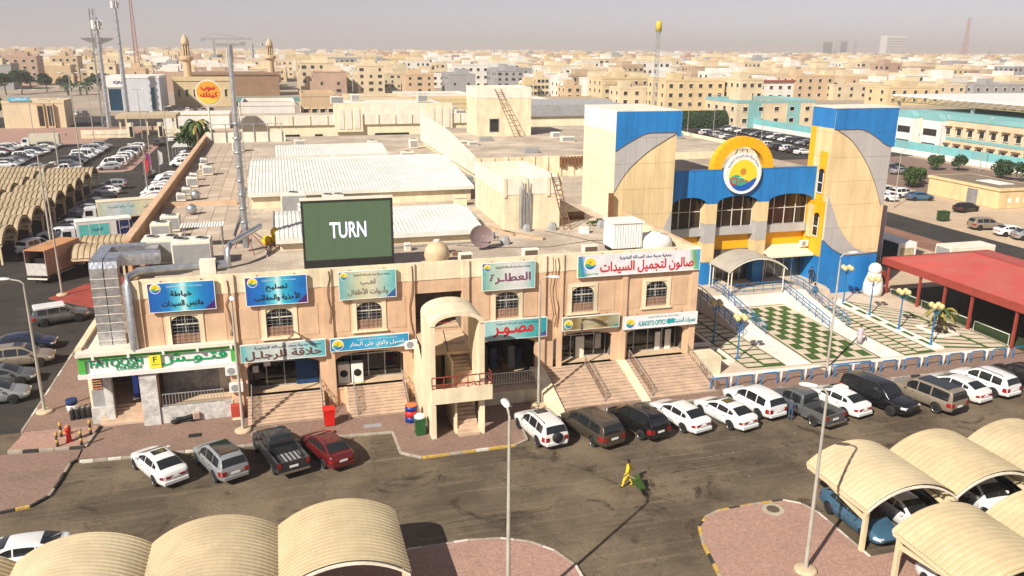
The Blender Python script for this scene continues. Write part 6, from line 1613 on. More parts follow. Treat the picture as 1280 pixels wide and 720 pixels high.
for ob in pk.children:
    if ob.name.startswith('open_door'): ob.location = (0.75,1.0,0.0); ob.rotation_euler = (0,0,math.radians(62))

# ------------------------------------------------------------------ carports
def carport(label, x0, x1, y0, y1, rows=1, m=M_carport, axis='x', z=2.6, rise=1.0, pitch=0.27, amp=0.085, group=None, posts=True):
    w, d = x1-x0, y1-y0
    t = thing('carport', label, 'carport', ((x0+x1)/2,(y0+y1)/2,0), 0 if axis == 'x' else math.pi/2, group)
    if axis == 'y': w, d = d, w
    a = MB(); barrel(a,w,d,z,rise,pitch,amp,20); a.build('roof_sheet', m, t)
    a = MB(); arc_beam(a,w,z,rise,-d/2-0.03,-d/2+0.06,0.11); a.build('edge_beam', M_white2 if m is not M_carportfar else M_frame, t)
    a = MB(); arc_beam(a,w,z,rise,d/2-0.06,d/2+0.03,0.11); a.build('edge_beam', M_frame, t)
    for s in (-1,1):
        MB().box(s*(w/2-0.08)-0.07,s*(w/2-0.08)+0.07,-d/2+0.03,d/2-0.03,z-0.26,z-0.04).build('eave_beam', M_frame, t)
        if posts:
            q = MB(); q.box(s*(w/2-0.2)-0.1,s*(w/2-0.2)+0.1,-d/2+0.2,-d/2+0.42,0.0,z-0.2); q.build('post', M_frame, t)
            q = MB(); q.add([(s*(w/2-0.2)-0.05,-d/2+0.4,z-0.8),(s*(w/2-0.2)+0.05,-d/2+0.4,z-0.8),(s*(w/2-0.2)+0.05,d/2-0.6,z-0.26),(s*(w/2-0.2)-0.05,d/2-0.6,z-0.26),(s*(w/2-0.2)-0.05,-d/2+0.4,z-0.55),(s*(w/2-0.2)+0.05,-d/2+0.4,z-0.55),(s*(w/2-0.2)+0.05,d/2-0.6,z-0.22),(s*(w/2-0.2)-0.05,d/2-0.6,z-0.22)],[(0,3,2,1),(4,5,6,7),(0,1,5,4),(1,2,6,5),(2,3,7,6),(3,0,4,7)]); q.build('bracket', M_frame, t)
    return t
LB = ['rightmost of the corrugated carports at the bottom left, next to the lamp island','second corrugated carport from the lamp island at the bottom left','third corrugated carport from the lamp island, with pole shadows on it','leftmost corrugated carport, cut by the picture corner']
for k in range(4): carport(LB[k],4.2-5.53*(k+1)+0.02,4.2-5.53*k,30.75,35.9,m=(M_carport,M_carportc,M_carportb,M_carport)[k])
RB = ['carport over the blue saloon beside the manhole island','carport next to the blue saloon one, over two white cars','third carport from the manhole island at the right edge','fourth carport from the manhole island, beyond the right edge']
for k in range(4): carport(RB[k],26.85+5.37*k,26.85+5.37*(k+1)-0.02,29.85,34.9,pitch=0.34,m=(M_carportb,M_carport,M_carportc,M_carport)[k])
RB2 = ['nearest carport at the bottom right, over the white car end','second nearest carport at the bottom right']
for k in range(2): 
    t = carport(RB2[k],26.85+5.37*k,26.85+5.37*(k+1)-0.02,23.0,28.1,pitch=0.34)
    t.rotation_euler = (0,0,math.pi)
C('saloon','blue','light blue saloon under the corner carport',28.6,32.4,-89)
C('saloon','white','white saloon beside the light blue one under the carport',31.25,32.1,-88)
C('saloon','charcoal','dark saloon in the shade between two white cars under the carport',33.9,32.4,-90)
C('suv','white','white car under the second carport from the manhole island',36.4,32.3,-90)
C('saloon','black','black car in deep shade under the second carport',34.9+4.3,32.4,-90)
C('suv','pearl white','white car under the third carport from the manhole island',41.8,32.3,-90)
C('saloon','white','white car under the nearest carport at the bottom right',29.0,25.6,90)
# ------------------------------------------------------------------ street lamps
def street_lamp(label, x, y, h=10.0, head=(-1.0,0.0), arms=1, base=True, z=0.13, r=0.11):
    t = thing('street_lamp', label, 'street lamp', (x,y,z))
    p = MB(); p.tube([(0,0,0),(0,0,h*0.5),(0,0,h-0.3)],r,10,r*0.55); p.build('pole', M_pole, t)
    if base: MB().lathe([(0.55,-0.05),(0.55,0.10),(0.45,0.16),(0.16,0.18)],14).build('base', mat('lamp_base',(0.55,0.43,0.28),var=0.2,scale=3), t)
    hs = [head] if arms == 1 else [head,(-head[0],-head[1])]
    for (a,b) in hs:
        d = Vector((a,b,0)); L = d.length; u = d.normalized()
        MB().tube([(0,0,h-0.35),(0,0,h-0.05),tuple(u*(0.25*L)+Vector((0,0,h+0.12))),tuple(u*L+Vector((0,0,h+0.25)))],r*0.5,8).build('arm', M_pole, t)
        q = MB(); q.lathe([(0.02,-0.42),(0.12,-0.36),(0.18,0.0),(0.15,0.3),(0.05,0.42)],12,(0,0,0),'x'); q.xform(Matrix.Translation(u*(L+0.3)+Vector((0,0,h+0.26))) @ Matrix.Rotation(math.atan2(b,a),4,'Z') @ Matrix.Scale(0.55,4,(0,0,1)))
        q.build('lamp_head', M_white, t)
    return t
street_lamp('tall lamp post on the lamp island at the bottom middle',8.25,29.5,10.0,(0.02,0.42))
street_lamp('tall lamp post on the pink manhole island',23.3,29.45,9.4,(-0.45,0.3))
street_lamp('tall lamp post behind the chequered lawn front',40.9,52.1,9.2,(0.75,-0.05),z=0.15)
street_lamp('lamp post on the pavement beside the restaurant corner',-16.9,58.8,9.3,(-0.9,0.2),z=0.13)
street_lamp('lamp post on the pavement in front of the barber steps',-3.6,52.3,9.2,(0.1,-0.8),z=0.13)
street_lamp('thin lamp post in front of the photographer shop',16.45,51.2,9.3,(0.55,-0.3),z=0.13)
street_lamp('lamp post on the red pavement beside the box lorry',-22.3,89.2,13.0,(0.5,0.8),z=0.11)
# ------------------------------------------------------------------ small things on the pavements
def bin_(label, x, y, m, h=1.0, w=0.5, lid=None):
    t = thing('wheelie_bin', label, 'bin', (x,y,0.13))
    b = MB(); b.add([(-w*0.42,-w*0.42,0.06),(w*0.42,-w*0.42,0.06),(w*0.42,w*0.42,0.06),(-w*0.42,w*0.42,0.06),(-w/2,-w/2,h),(w/2,-w/2,h),(w/2,w/2,h),(-w/2,w/2,h)],[(0,3,2,1),(4,5,6,7),(0,1,5,4),(1,2,6,5),(2,3,7,6),(3,0,4,7)]); b.build('tub', m, t)
    MB().box(-w/2-0.04,w/2+0.04,-w/2-0.04,w/2+0.06,h,h+0.06).build('rim', m, t)
    for s in (-1,1): MB().lathe([(0.1,-0.03),(0.1,0.03)],10,(s*w*0.4,w*0.4,0.1),'x').build('wheel', M_black, t)
    if lid: MB().lathe([(w*0.5,0),(w*0.55,0.14),(w*0.3,0.28),(0.05,0.3)],9,(0,0,h+0.05)).build('rubbish_bag', lid, t)
    return t
bin_('bright red bin between the barber and laundry steps',1.95,51.8,mat('bin_red',(0.62,0.015,0.01),rough=0.4,var=0.08),1.15,0.75)
bin_('dark green bin with a white bag beside the stair tower',7.6,48.9,mat('bin_green',(0.02,0.10,0.03),rough=0.4,var=0.1),1.1,0.72,M_white)
dr = thing('oil_drum','blue drum with a red band and orange lid behind the green bin','drum',(7.35,51.0,0.13))
MB().lathe([(0.42,0),(0.42,0.4)],16).build('lower_band', mat('drum_blue',(0.01,0.03,0.22),rough=0.4,var=0.1), dr); MB().lathe([(0.425,0.4),(0.425,0.8)],16).build('red_band', M_red, dr); MB().lathe([(0.42,0.8),(0.42,1.15)],16).build('upper_band', mat('drum_blue',(0.01,0.03,0.22)), dr); MB().lathe([(0.40,1.15),(0.40,1.2)],16).build('lid', mat('drum_orange',(0.55,0.16,0.06),var=0.1), dr)
hy = thing('fire_hydrant','red fire hydrant between yellow and black posts on the corner island','hydrant',(-14.2,53.3,0.24))
MB().lathe([(0.22,0),(0.2,0.1),(0.16,0.15),(0.15,0.75),(0.2,0.78),(0.18,0.95),(0.06,1.05)],12).build('barrel', M_red, hy)
MB().lathe([(0.08,-0.28),(0.08,0.28)],10,(0,0,0.6),'x').build('nozzle', mat('nozzle_orange',(0.6,0.2,0.08),var=0.1), hy); MB().lathe([(0.2,1.0),(0.1,1.1),(0.03,1.2)],10).build('cap', mat('nozzle_orange',(0.6,0.2,0.08)), hy)
for i,(x,y) in enumerate([(-14.75,52.75),(-13.35,52.6),(-14.85,54.2),(-13.1,54.1)]):
    t = thing('guard_post','yellow and black guard post at the %s corner of the hydrant' % ['near left','near right','far left','far right'][i],'post',(x,y,0.24))
    for k in range(4): MB().lathe([(0.09,k*0.24),(0.09,(k+1)*0.24)],10).build('band', M_kerby if k % 2 else M_kerbk, t)
    MB().lathe([(0.09,0.96),(0.02,1.0)],10).build('tip', M_kerby, t)
for i in range(5):
    t = thing('gas_cylinder','black gas cylinder, %s in the row beside the restaurant counter' % ORD[i],'gas cylinder',(-14.75+i*0.33,57.0+i*0.06,0.13))
    MB().lathe([(0.16,0),(0.17,0.05),(0.17,0.62),(0.13,0.72),(0.06,0.76)],12).build('tank', M_black, t); MB().lathe([(0.10,0.76),(0.10,0.88)],8,cap=False).build('collar', M_greym, t)
dr = thing('white_drum','blue and white drum beside the gas cylinders','drum',(-15.1,58.6,0.13)); MB().lathe([(0.34,0),(0.36,0.5)],14).build('base', M_white, dr); MB().lathe([(0.37,0.5),(0.38,0.85),(0.3,0.86)],14).build('upper', mat('drum_navy',(0.01,0.03,0.1),var=0.1), dr)
mo = thing('motor_scooter','toppled dark scooter with a beige box lying at the marble wall','scooter',(-7.2,54.7,0.13),math.radians(10))
MB().tube([(-0.75,0,0.3),(-0.2,0.0,0.28),(0.3,0,0.38)],0.16,8).build('frame', M_black, mo); MB().bevbox(0.3,0.75,-0.25,0.25,0.2,0.65,0.05).build('box', mat('box_tan',(0.45,0.32,0.26),var=0.15), mo)
for x in (-0.85,0.2): MB().lathe([(0.25,-0.06),(0.28,0),(0.25,0.06)],14,(x,0.05,0.16),'z').build('wheel', M_black, mo)
MB().tube([(-0.8,0,0.35),(-1.0,-0.25,0.62)],0.03,5).build('handlebar', M_greym, mo)
tag(MB().box(-0.4,0.4,-0.25,0.25,0,0.02).build('drain_grate', M_black, None, (-6.6,52.4,0.132)),'dark drain grate in the pavement below the toppled scooter','drain')
tag(MB().box(-0.6,0.6,-0.25,0.25,0,0.015).build('drain_grate', M_greym, None, (4.7,50.9,0.132)),'grey drain grate below the laundry steps','drain')
rb = thing('red_cabinet','red wall cabinet under the two pillar air conditioners','cabinet',(-4.0,54.3,0.13)); MB().bevbox(-0.4,0.4,-0.2,0.3,0.25,1.05,0.03).build('case', mat('cabinet_red',(0.42,0.05,0.03),var=0.1), rb); MB().box(-0.35,0.35,-0.15,0.25,0,0.25).build('plinth', M_cream, rb)
ct = mat('litter',(0.34,0.31,0.27),var=0.2)
lit = MB()
for k in range(40):
    x, y = rnd.uniform(-12,50), rnd.uniform(37,49); s = rnd.uniform(0.02,0.05); lit.box(x-s,x+s,y-s*0.7,y+s*0.7,0.004,0.02)
o = lit.build('litter', ct); o['kind'] = 'stuff'

# ------------------------------------------------------------------ left car park
fj = C('suv','grey','grey off-roader with a white roof beside the foil ducts',-20.5,80.2,19,roofcol='white')
C('suv','gold','gold-silver SUV nose-in to the side pavement, behind the restaurant lamp',-20.9,69.2,4,extras=('sunroof',))
C('saloon','dark blue','dark blue saloon beyond the gold-silver SUV',-21.6,73.0,3)
C('saloon','grey','grey saloon in front of the gold-silver SUV',-21.3,65.4,4)
C('saloon','silver','silver saloon at the left edge beside the restaurant lamp',-20.9,61.9,5)
C('saloon','white','white car nose just showing at the left edge',-31.2,86.0,10)
def box_truck(label, x, y, heading, L=5.6, H=2.9, boxm=M_white, cabm='white', open_back=False, roofm=None, prints=()):
    t = thing('box_lorry', label, 'lorry', (x,y,0.004), math.radians(heading))
    b = MB(); W = 1.15
    b.box(-L/2,L/2,W-0.06,W,0.95,H+0.95); b.box(-L/2,L/2,-W,-W+0.06,0.95,H+0.95); b.box(-L/2,L/2,-W+0.061,W-0.061,0.95,1.05); b.box(L/2-0.06,L/2,-W+0.061,W-0.061,1.05,H+0.94)
    if not open_back: b.box(-L/2,-L/2+0.06,-W+0.061,W-0.061,1.05,H+0.94)
    b.build('box', boxm, t)
    MB().box(-L/2-0.03,L/2+0.03,-W-0.03,W+0.03,H+0.951,H+1.02).build('box_roof', roofm or boxm, t)
    for k in range(6):
        for s in (-1,1): MB().box(-L/2+0.3+k*(L-0.6)/5-0.03,-L/2+0.3+k*(L-0.6)/5+0.03,s*W-0.02 if s > 0 else -W-0.02,s*W+0.02 if s > 0 else -W+0.02,1.0,H+0.9).build('box_rib', boxm, t)
    cx = L/2+0.15
    c = MB(); c.poly([(cx,0.55),(cx+1.75,0.55),(cx+1.8,1.35),(cx+1.45,2.35),(cx+1.2,2.5),(cx,2.5)],'y',-1.0,1.0); c.build('cab', PAINT[cabm], t)
    MB().add([(cx+1.80,-0.85,1.42),(cx+1.80,0.85,1.42),(cx+1.50,0.8,2.28),(cx+1.50,-0.8,2.28)],[(0,1,2,3)]).build('windscreen', M_glass, t)
    for s in (-1,1): MB().box(cx+0.45,cx+1.4,s*1.0-0.01,s*1.0+0.01,1.45,2.2).build('side_window', M_glass, t)
    MB().box(-L/2,cx+1.5,-0.4,0.4,0.5,0.92).build('chassis', M_black, t)
    for xx in (cx+0.9,-L/2+1.2):
        for s in (-1,1):
            w = obj('wheel', _tyre, None, t, (xx,s*0.92,0.42), scale=(1.22,1.2,1.22)); obj('rim', _rim, None, w)
    MB().box(-L/2-0.12,-L/2,-1.1,1.1,0.55,0.7).build('rear_bumper', M_white2, t)
    if open_back:
        MB().box(-L/2-0.02,-L/2+0.04,-W+0.05,W-0.05,1.0,2.3).build('tailgate', mat('tail_white',(0.5,0.48,0.44),var=0.2,scale=3), t)
        MB().box(-L/2+0.8,L/2-0.5,-W+0.1,W-0.1,1.05,2.6).build('load', M_dark, t)
    for (x0,x1,z0,z1,m,s) in prints: MB().box(x0,x1,s*W-0.012 if s < 0 else W-0.01,s*W+0.01 if s < 0 else W+0.012,z0,z1).build('side_print', m, t)
    return t
box_truck('pink-sided box lorry with an orange-brown roof and open back',-24.6,97.4,70,6.4,2.7,mat('lorry_pink',(0.36,0.26,0.24),var=0.12),'white',True,mat('lorry_roof',(0.48,0.24,0.11),var=0.2,scale=1))
tq = mat('print_turq',(0.12,0.52,0.50),var=0.1); nv = mat('print_navy',(0.01,0.02,0.10),var=0.1)
b1 = box_truck('white delivery lorry with a turquoise and navy side print',-22.4,113.2,196,6.4,2.3,M_white,'white',prints=((-0.6,3.0,1.4,2.9,tq,1),(-3.2,-1.4,1.2,3.1,nv,1)))
lettering(b1,'التعاونية',M_tnavy,0.8,1.165,2.2,1.2,0.5,0.02,rot=(0,0,math.pi)); lettering(b1,'توصيل',M_tw,-2.3,1.165,2.2,0.9,0.35,0.02,rot=(0,0,math.pi))
pr = ramp_mat('print_pastel',[(0.0,(0.70,0.68,0.62)),(0.3,(0.70,0.70,0.45)),(0.5,(0.45,0.62,0.66)),(0.8,(0.66,0.72,0.74)),(1.0,(0.55,0.66,0.5))])
b2 = box_truck('long cream delivery lorry with a pastel side print behind the turquoise one',-21.6,127.4,193,8.2,2.3,mat('lorry_cream',(0.66,0.60,0.46),var=0.08),'white',prints=((-3.9,3.8,1.2,3.1,pr,1),))
lettering(b2,'جودة مذاق الطبيعة',M_tt,1.0,1.165,2.5,3.4,0.45,0.02,rot=(0,0,math.pi)); lettering(b2,'المراعي',M_tnavy,-2.7,1.165,2.3,1.6,0.5,0.02,rot=(0,0,math.pi))
b3 = box_truck('cream open-sided lorry parked across the far end of the car park',-56.0,229.5,184,6.5,2.3,mat('lorry_cream',(0.66,0.60,0.46)),'white')
def canvas_strip(*a): pass
# carports in back-to-back rows
for k in range(9): carport('old striped carport, %s from the box lorry in the row beside the driveway' % ORD[k],-38.8,-31.5,104.2+6.3*k,104.2+6.3*(k+1)-0.02,m=M_carportfar,axis='y',pitch=0.62,amp=0.17,rise=1.5,z=2.4,group='striped carports beside the driveway')
for k in range(5): carport('old striped carport, %s from the near end of the outer row' % ORD[k],-47.0,-39.8,132.0+6.5*k,132.0+6.5*(k+1)-0.02,m=M_carportfar,axis='y',pitch=0.62,amp=0.17,rise=1.5,z=2.4,group='striped carports of the outer row')
for k in range(2): carport('small striped carport, %s of two, beside the foil ducts' % ['near','far'][k],-22.6,-17.2,95.9+4.2*k,95.9+4.2*(k+1)-0.02,m=M_carportfar,axis='y',pitch=0.55,amp=0.10,rise=1.1,z=2.2,group='pair of carports by the ducts')
COLS = ['white','white','white','pearl white','silver','grey','charcoal','white','beige','black','white','silver']
KN = {'saloon':'saloon','suv':'SUV','van':'van','minivan':'minivan','big suv':'large SUV','pickup':'pickup'}
def row(rowname, pts, heading, det=1, cols=None, kinds=None):
    for i,(x,y) in enumerate(pts):
        kd = kinds[i % len(kinds)] if kinds else rnd.choice(['saloon','saloon','suv','suv','saloon','minivan']); cl = cols[i % len(cols)] if cols else rnd.choice(COLS)
        C(kd, cl, '%s %s, %s from the near end of the %s' % (cl, KN[kd], ORD[i], rowname), x+rnd.uniform(-0.25,0.25), y+rnd.uniform(-0.2,0.2), heading+rnd.uniform(-3,3), det, rowname)
row('paved island row', [(-33.8,183.8+k*2.75) for k in range(15)], 180, 1, ['silver','white','white','white','white','pearl white','white','grey','white','silver','white','white','charcoal','white','grey'], ['saloon','saloon','van','saloon','suv','saloon','suv'])
row('row left of the paved island', [(-42.6,188.2+k*2.8) for k in range(14)], 0, 1, ['grey','silver','black','dark blue','charcoal','white','white','white','white','white','silver','white','white','silver'], ['suv','saloon','big suv','suv','saloon','suv','van','saloon'])
row('outer left car row', [(-54.8,192+k*2.9) for k in range(14)], 0, 1, ['white','silver','white','grey','black','white','silver','white','dark blue','white','silver','white','grey','white'])
row('short row at the far left edge', [(-62.5,214+k*2.9) for k in range(6)], 0, 1, ['white','maroon','white','silver','white','white'])
row('row along the market wall', [(-20.6,140.5+k*2.85) for k in range(11)], 172, 1, ['white','silver','white','white','white','pearl white','white','silver','white','white','white'], ['suv','saloon','saloon','suv'])
row('far row along the market wall', [(-20.2,186+k*3.0) for k in range(8)], 172, 1, ['white','white','silver','white','grey','white','white','silver'])
row('cars beside the striped carports', [(-28.9,118+k*5.8) for k in range(8)], 178, 1, ['white','silver','charcoal','silver','grey','charcoal','white','silver'])
for i,(x,y,h,k_,c_,lb) in enumerate([(-24.6,172,85,'saloon','charcoal','dark saloon driving down the middle of the left car park'),(-48.0,186.7,178,'saloon','silver','silver saloon waiting beyond the outer carports'),(-41.3,181.8,182,'pickup','white','white pickup at the near end of the row left of the island'),(-29.6,227.5,80,'suv','charcoal','dark SUV waiting at the gate'),(-29.8,110.8,60,'suv','white','white SUV beside the near carports'),(-27.6,237,95,'saloon','white','white saloon entering through the gate')]):
    C(k_,c_,lb,x,y,h,1)
pis = slab('parking_island', [(-37,180.5),(-30.6,180.5),(-29.4,182),(-29.4,226),(-31,229),(-37,229)], -0.03, 0.11, M_pink)
kerb_run(pis, [(-37,180.5),(-30.6,180.5),(-29.4,182),(-29.4,200)], [M_kerb], seg=1.6)
row('cars parked left of the bank', [(-84+k*3.0,312+(k%2)*1.0) for k in range(6)], 92, 1, ['white','silver','white','grey','white','beige'])
row('second row left of the bank', [(-82+k*3.0,334) for k in range(6)], 88, 1, ['silver','white','charcoal','white','white','grey'])
row('cars right of the bank', [(-39+k*2.9,345) for k in range(6)], 90, 1, ['black','grey','white','charcoal','silver','black'])
# lamp posts in the left car park
for i,(x,y,h,hd,ar) in enumerate([(-43.2,184.3,14.0,(1.6,0.2),2),(-38.9,183.4,19.0,(1.2,0.2),2),(-21.9,148.6,8.6,(-1.6,0.1),1),(-26.5,104.5,12.5,(0.6,0.6),1),(-47.5,243,14,(1.2,0),2),(-36.0,246,13,(1.2,0),2),(-62,244,13,(1.2,0),2),(-23,190,12,(0.9,0),1),(-24.5,174,12,(0.9,0),1)]):
    street_lamp('left car park lamp post %s' % ['with a double head before the paved island','tall one at the tip of the paved island','short one with a white head by the market wall','beside the box lorry roof','on the far pink pavement','by the gate wall','on the far pink pavement near the small beige house','thin one between wall cars','thin one beside the flags'][i], x, y, h, hd, ar, base=False, z=0.0, r=0.13)
for i,(x,y,c) in enumerate([(-24.6,169.0,(0.25,0.04,0.14)),(-23.9,160.5,(0.5,0.03,0.03)),(-22.8,172,(0.6,0.58,0.55))]):
    t = thing('flag','%s feather flag beside the market wall' % ['purple','red','white'][i],'flag',(x,y,0)); MB().tube([(0,0,0),(0,0,5.2)],0.04,6).build('pole', M_greym, t)
    MB().add([(0.03,0,2.2),(0.75,0.1,2.6),(0.8,-0.05,4.6),(0.03,0,5.2),(0.4,0.12,3.6)],[(0,1,4),(1,2,4),(2,3,4),(3,0,4)]).build('cloth', mat('flag_%d' % i, c, var=0.1), t)
# gate wall, shelter
gw = thing('gate_wall','low cream wall with arched panels and a gateway at the far end of the car park','wall',(0,0,0))
for (a,b) in ((-52,-39.5),(-31.5,-20)):
    MB().box(a,b,250,250.4,0,2.2).build('wall', M_cream, gw)
    k = a+0.5
    while k+2.6 < b:
        pts = [(k,1.0)]+[(k+1.2-1.2*math.cos(math.pi*i/8),1.0+0.9*math.sin(math.pi*i/8)) for i in range(9)]+[(k+2.4,1.0)]
        MB().poly(pts,'y',249.9,249.98).build('arch_panel', M_white2, gw); k += 3.0
for x in (-39.3,-31.7): 
    MB().box(x-0.7,x+0.7,249.6,250.8,0,4.0).build('gate_pier', M_cladw, gw); MB().box(x-0.35,x+0.35,249.55,249.6,0.2,3.0).build('pier_niche', M_dark, gw)
gh = thing('gate_canopy','flat beige canopy over the car park gateway','canopy',(-36,262,0)); MB().box(-8,8,-6,6,4.6,5.6).build('roof', mat('canopy_beige',(0.50,0.40,0.26),var=0.15), gh)
for sx in (-7,0,7):
    for sy in (-5,5): MB().box(sx-0.25,sx+0.25,sy-0.25,sy+0.25,0,4.6).build('column', M_cream, gh)
lw = thing('white_long_wall','long white wall and flat roofs beyond the car park gate','building',(-24,273,0)); MB().box(-9.5,9.5,0,18,0,4.2).build('wall', M_white, lw); MB().box(-9.7,9.7,-0.2,0.1,4.2,4.6).build('parapet', M_cladw, lw)
MB().poly([(-2.0+1.2*math.cos(math.pi*i/10),1.2+0.8*math.sin(math.pi*i/10)) for i in range(11)],'y',-0.06,0.0).build('arch_window', M_dark, lw)
shs = thing('sheet_shelter','long grey sheet shelter over cars along the market wall','shelter',(-20.5,210,0)); a = MB(); corrugated(a,-2.6,2.4,-14,3.0,14,3.1,0.5,0.06); a.build('roof_sheet', M_corrw, shs)
for k in range(6):
    MB().tube([(-2.4,-13.5+k*5.4,0),(-2.4,-13.5+k*5.4,3.0)],0.06,6).build('post', M_greym, shs)

# ------------------------------------------------------------------ buildings beyond
WALLS = {'cream':mat('wall_cream',(0.66,0.54,0.36),var=0.10,scale=0.15,streak=0.12),'tan':mat('wall_tan',(0.58,0.42,0.26),var=0.10,scale=0.15,streak=0.12),'sand':mat('wall_sand',(0.48,0.36,0.24),var=0.10,scale=0.15,streak=0.12),
 'white':mat('wall_white',(0.72,0.69,0.62),var=0.08,scale=0.15,streak=0.1),'pink':mat('wall_pink',(0.46,0.31,0.23),var=0.10,scale=0.15,streak=0.12),'grey':mat('wall_grey',(0.34,0.33,0.33),var=0.10,scale=0.15,streak=0.1),'yellow':mat('wall_yellow',(0.63,0.49,0.28),var=0.1,scale=0.15,streak=0.1),'brown':mat('wall_brown',(0.28,0.17,0.10),var=0.12,scale=0.2,streak=0.1)}
M_wdark = mat('window_dark',(0.03,0.026,0.024),rough=0.2,var=0.2,spec=0.6); M_teal = mat('teal_wall',(0.22,0.46,0.46),var=0.08,scale=0.2,streak=0.1)
M_teal2 = mat('teal_fence',(0.20,0.50,0.52),rough=0.5,var=0.08,scale=0.4)
M_roofgrey = mat('roof_flat',(0.40,0.33,0.26),rough=0.95,var=0.2,scale=0.3)
_wm = {}
def window_mesh(w, h):
    k = (w,h)
    if k not in _wm:
        b = MB(); b.box(-w/2,w/2,-0.06,0.05,0,h); b.cur = 1
        b.box(-w/2-0.12,w/2+0.12,-0.16,0.0,-0.14,0.0); b.box(-w/2-0.10,-w/2,-0.09,0.0,0,h); b.box(w/2,w/2+0.10,-0.09,0,0,h); b.box(-w/2-0.12,w/2+0.12,-0.28,0,h,h+0.14)
        m = b.mesh('window'); m.materials.append(M_wdark); m.materials.append(M_white2); _wm[k] = m
    return _wm[k]
def house(label, x0, x1, y0, y1, h, col, floors=3, nx=5, ny=3, name='apartment_house', cat='building', wsize=(1.7,1.6), side=-1, roofroom=True, group=None, ground=0.8, z0=0.0, parapet=None, winy=True):
    t = thing(name, label, cat, ((x0+x1)/2,(y0+y1)/2,z0), 0, group); w, d = (x1-x0)/2, (y1-y0)/2; m = WALLS[col] if isinstance(col,str) else col
    b = MB(); b.box(-w,w,-d,d,0,h-0.9); b.build('wall', m, t)
    p = MB(); p.box(-w-0.1,w+0.1,-d-0.1,-d+0.25,h-0.9,h); p.box(-w-0.1,w+0.1,d-0.25,d+0.1,h-0.9,h); p.box(-w-0.1,-w+0.25,-d+0.251,d-0.251,h-0.9,h); p.box(w-0.25,w+0.1,-d+0.251,d-0.251,h-0.9,h); p.build('parapet', parapet or m, t)
    MB().box(-w+0.26,w-0.26,-d+0.26,d-0.26,h-0.9,h-0.8).build('roof', M_roofgrey, t)
    wm = window_mesh(*wsize); fh = (h-0.9-ground)/floors
    for f in range(floors):
        zz = ground+f*fh+fh*0.28
        for i in range(nx): obj('window', wm, None, t, (-w+(i+0.5)*2*w/nx,-d,zz))
        if winy:
            for i in range(ny): obj('window', wm, None, t, (side*w,-d+(i+0.5)*2*d/ny,zz), rz=-math.pi/2 if side < 0 else math.pi/2)
    if roofroom:
        rx = rnd.uniform(-w*0.5,w*0.3); r_ = MB().box(rx-2.2,rx+2.2,-d*0.2,d*0.5,h-0.8,h+2.3).build('roof_room', m, t)
        tk_ = MB(); tk_.lathe([(0.9,0),(0.9,1.4),(0.3,1.6)],10); tk_.build('water_tank', M_white, t, (rx+3.4 if rx+4.5 < w else rx-3.4,0.1*d,h-0.8))
    return t
KEY = []
def K(*a, **k):
    t = house(*a, **k); KEY.append((a[1],a[2],a[3],a[4])); return t
K('large pink-beige apartment block behind the trees at the far left',-161,-142,590,606,17.8,'pink',4,4,3,side=1)
K('tan apartment block right of the pink-beige block',-150,-133,660,676,17.2,'tan',4,4,2,side=1)
# bank
bk_ = thing('bank_building','grey-white bank building with a dark blue glass slot and letters on top','building',(-53,353,0)); KEY.append((-64,-42,350,380))
b = MB(); wall_y(b,-9.8,9.6,0,12.6,0,0.5,[(-8.8,-4.2,0.2,8.4),(6.2,7.7,0.5,9.0)]); b.build('wall', mat('bank_panel',(0.56,0.57,0.60),var=0.06,scale=0.3), bk_)
MB().box(-9.8,9.6,0.5,24,0,12.4).build('volume', mat('bank_panel',(0.56,0.57,0.60)), bk_); MB().box(-9.9,9.7,-0.15,24,12.4,13.2).build('parapet', M_white, bk_)
MB().box(-9.85,-2.6,-0.35,0.0,9.0,12.5).build('sign_field', M_white, bk_); lettering(bk_,'IQRA',M_tnavy,-4.8,-0.4,10.8,3.6,1.2,0.05,ar=False)
MB().box(-8.8,-4.2,0.3,0.4,0.2,8.4).build('glass_front', mat('blue_glass',(0.01,0.05,0.09),rough=0.08,var=0.1), bk_); MB().box(6.2,7.7,0.3,0.4,0.5,9.0).build('glass_slot', mat('teal_glass',(0.01,0.14,0.20),rough=0.08,var=0.1), bk_)
for i in range(6): MB().box(-3.6+i*1.8,-3.58+i*1.8,-0.02,0.0,0.2,9).build('panel_joint', M_greym, bk_)
# small beige house near the far pavement
K('small beige house with a blue sign beside the far pink pavement',-80,-63,285.5,297,8.2,'cream',1,0,0,side=1,roofroom=False,wsize=(1.2,1.4))
hs = thing('house_front_bay','dark-framed double bay on the small beige house','bay',(-68.5,285.4,0))
for k in (0,1): MB().box(-2.0+k*2.6,0.0+k*2.6,-0.8,0.1,0,7.2).build('bay_wall', WALLS['tan'], hs); MB().box(-1.7+k*2.6,-0.3+k*2.6,-0.84,-0.8,0.6,6.6).build('bay_glass', M_wdark, hs)
s_ = thing('house_sign','blue sign on the roof edge of the small beige house','sign',(-75,285.2,8.0)); MB().box(-3,3,-0.1,0.1,0,1.3).build('panel', mat('sign_cyan',(0.10,0.40,0.55),var=0.1), s_)
lettering(s_,'المطافئ',M_tw,0,-0.12,0.65,4.0,0.8,0.02)
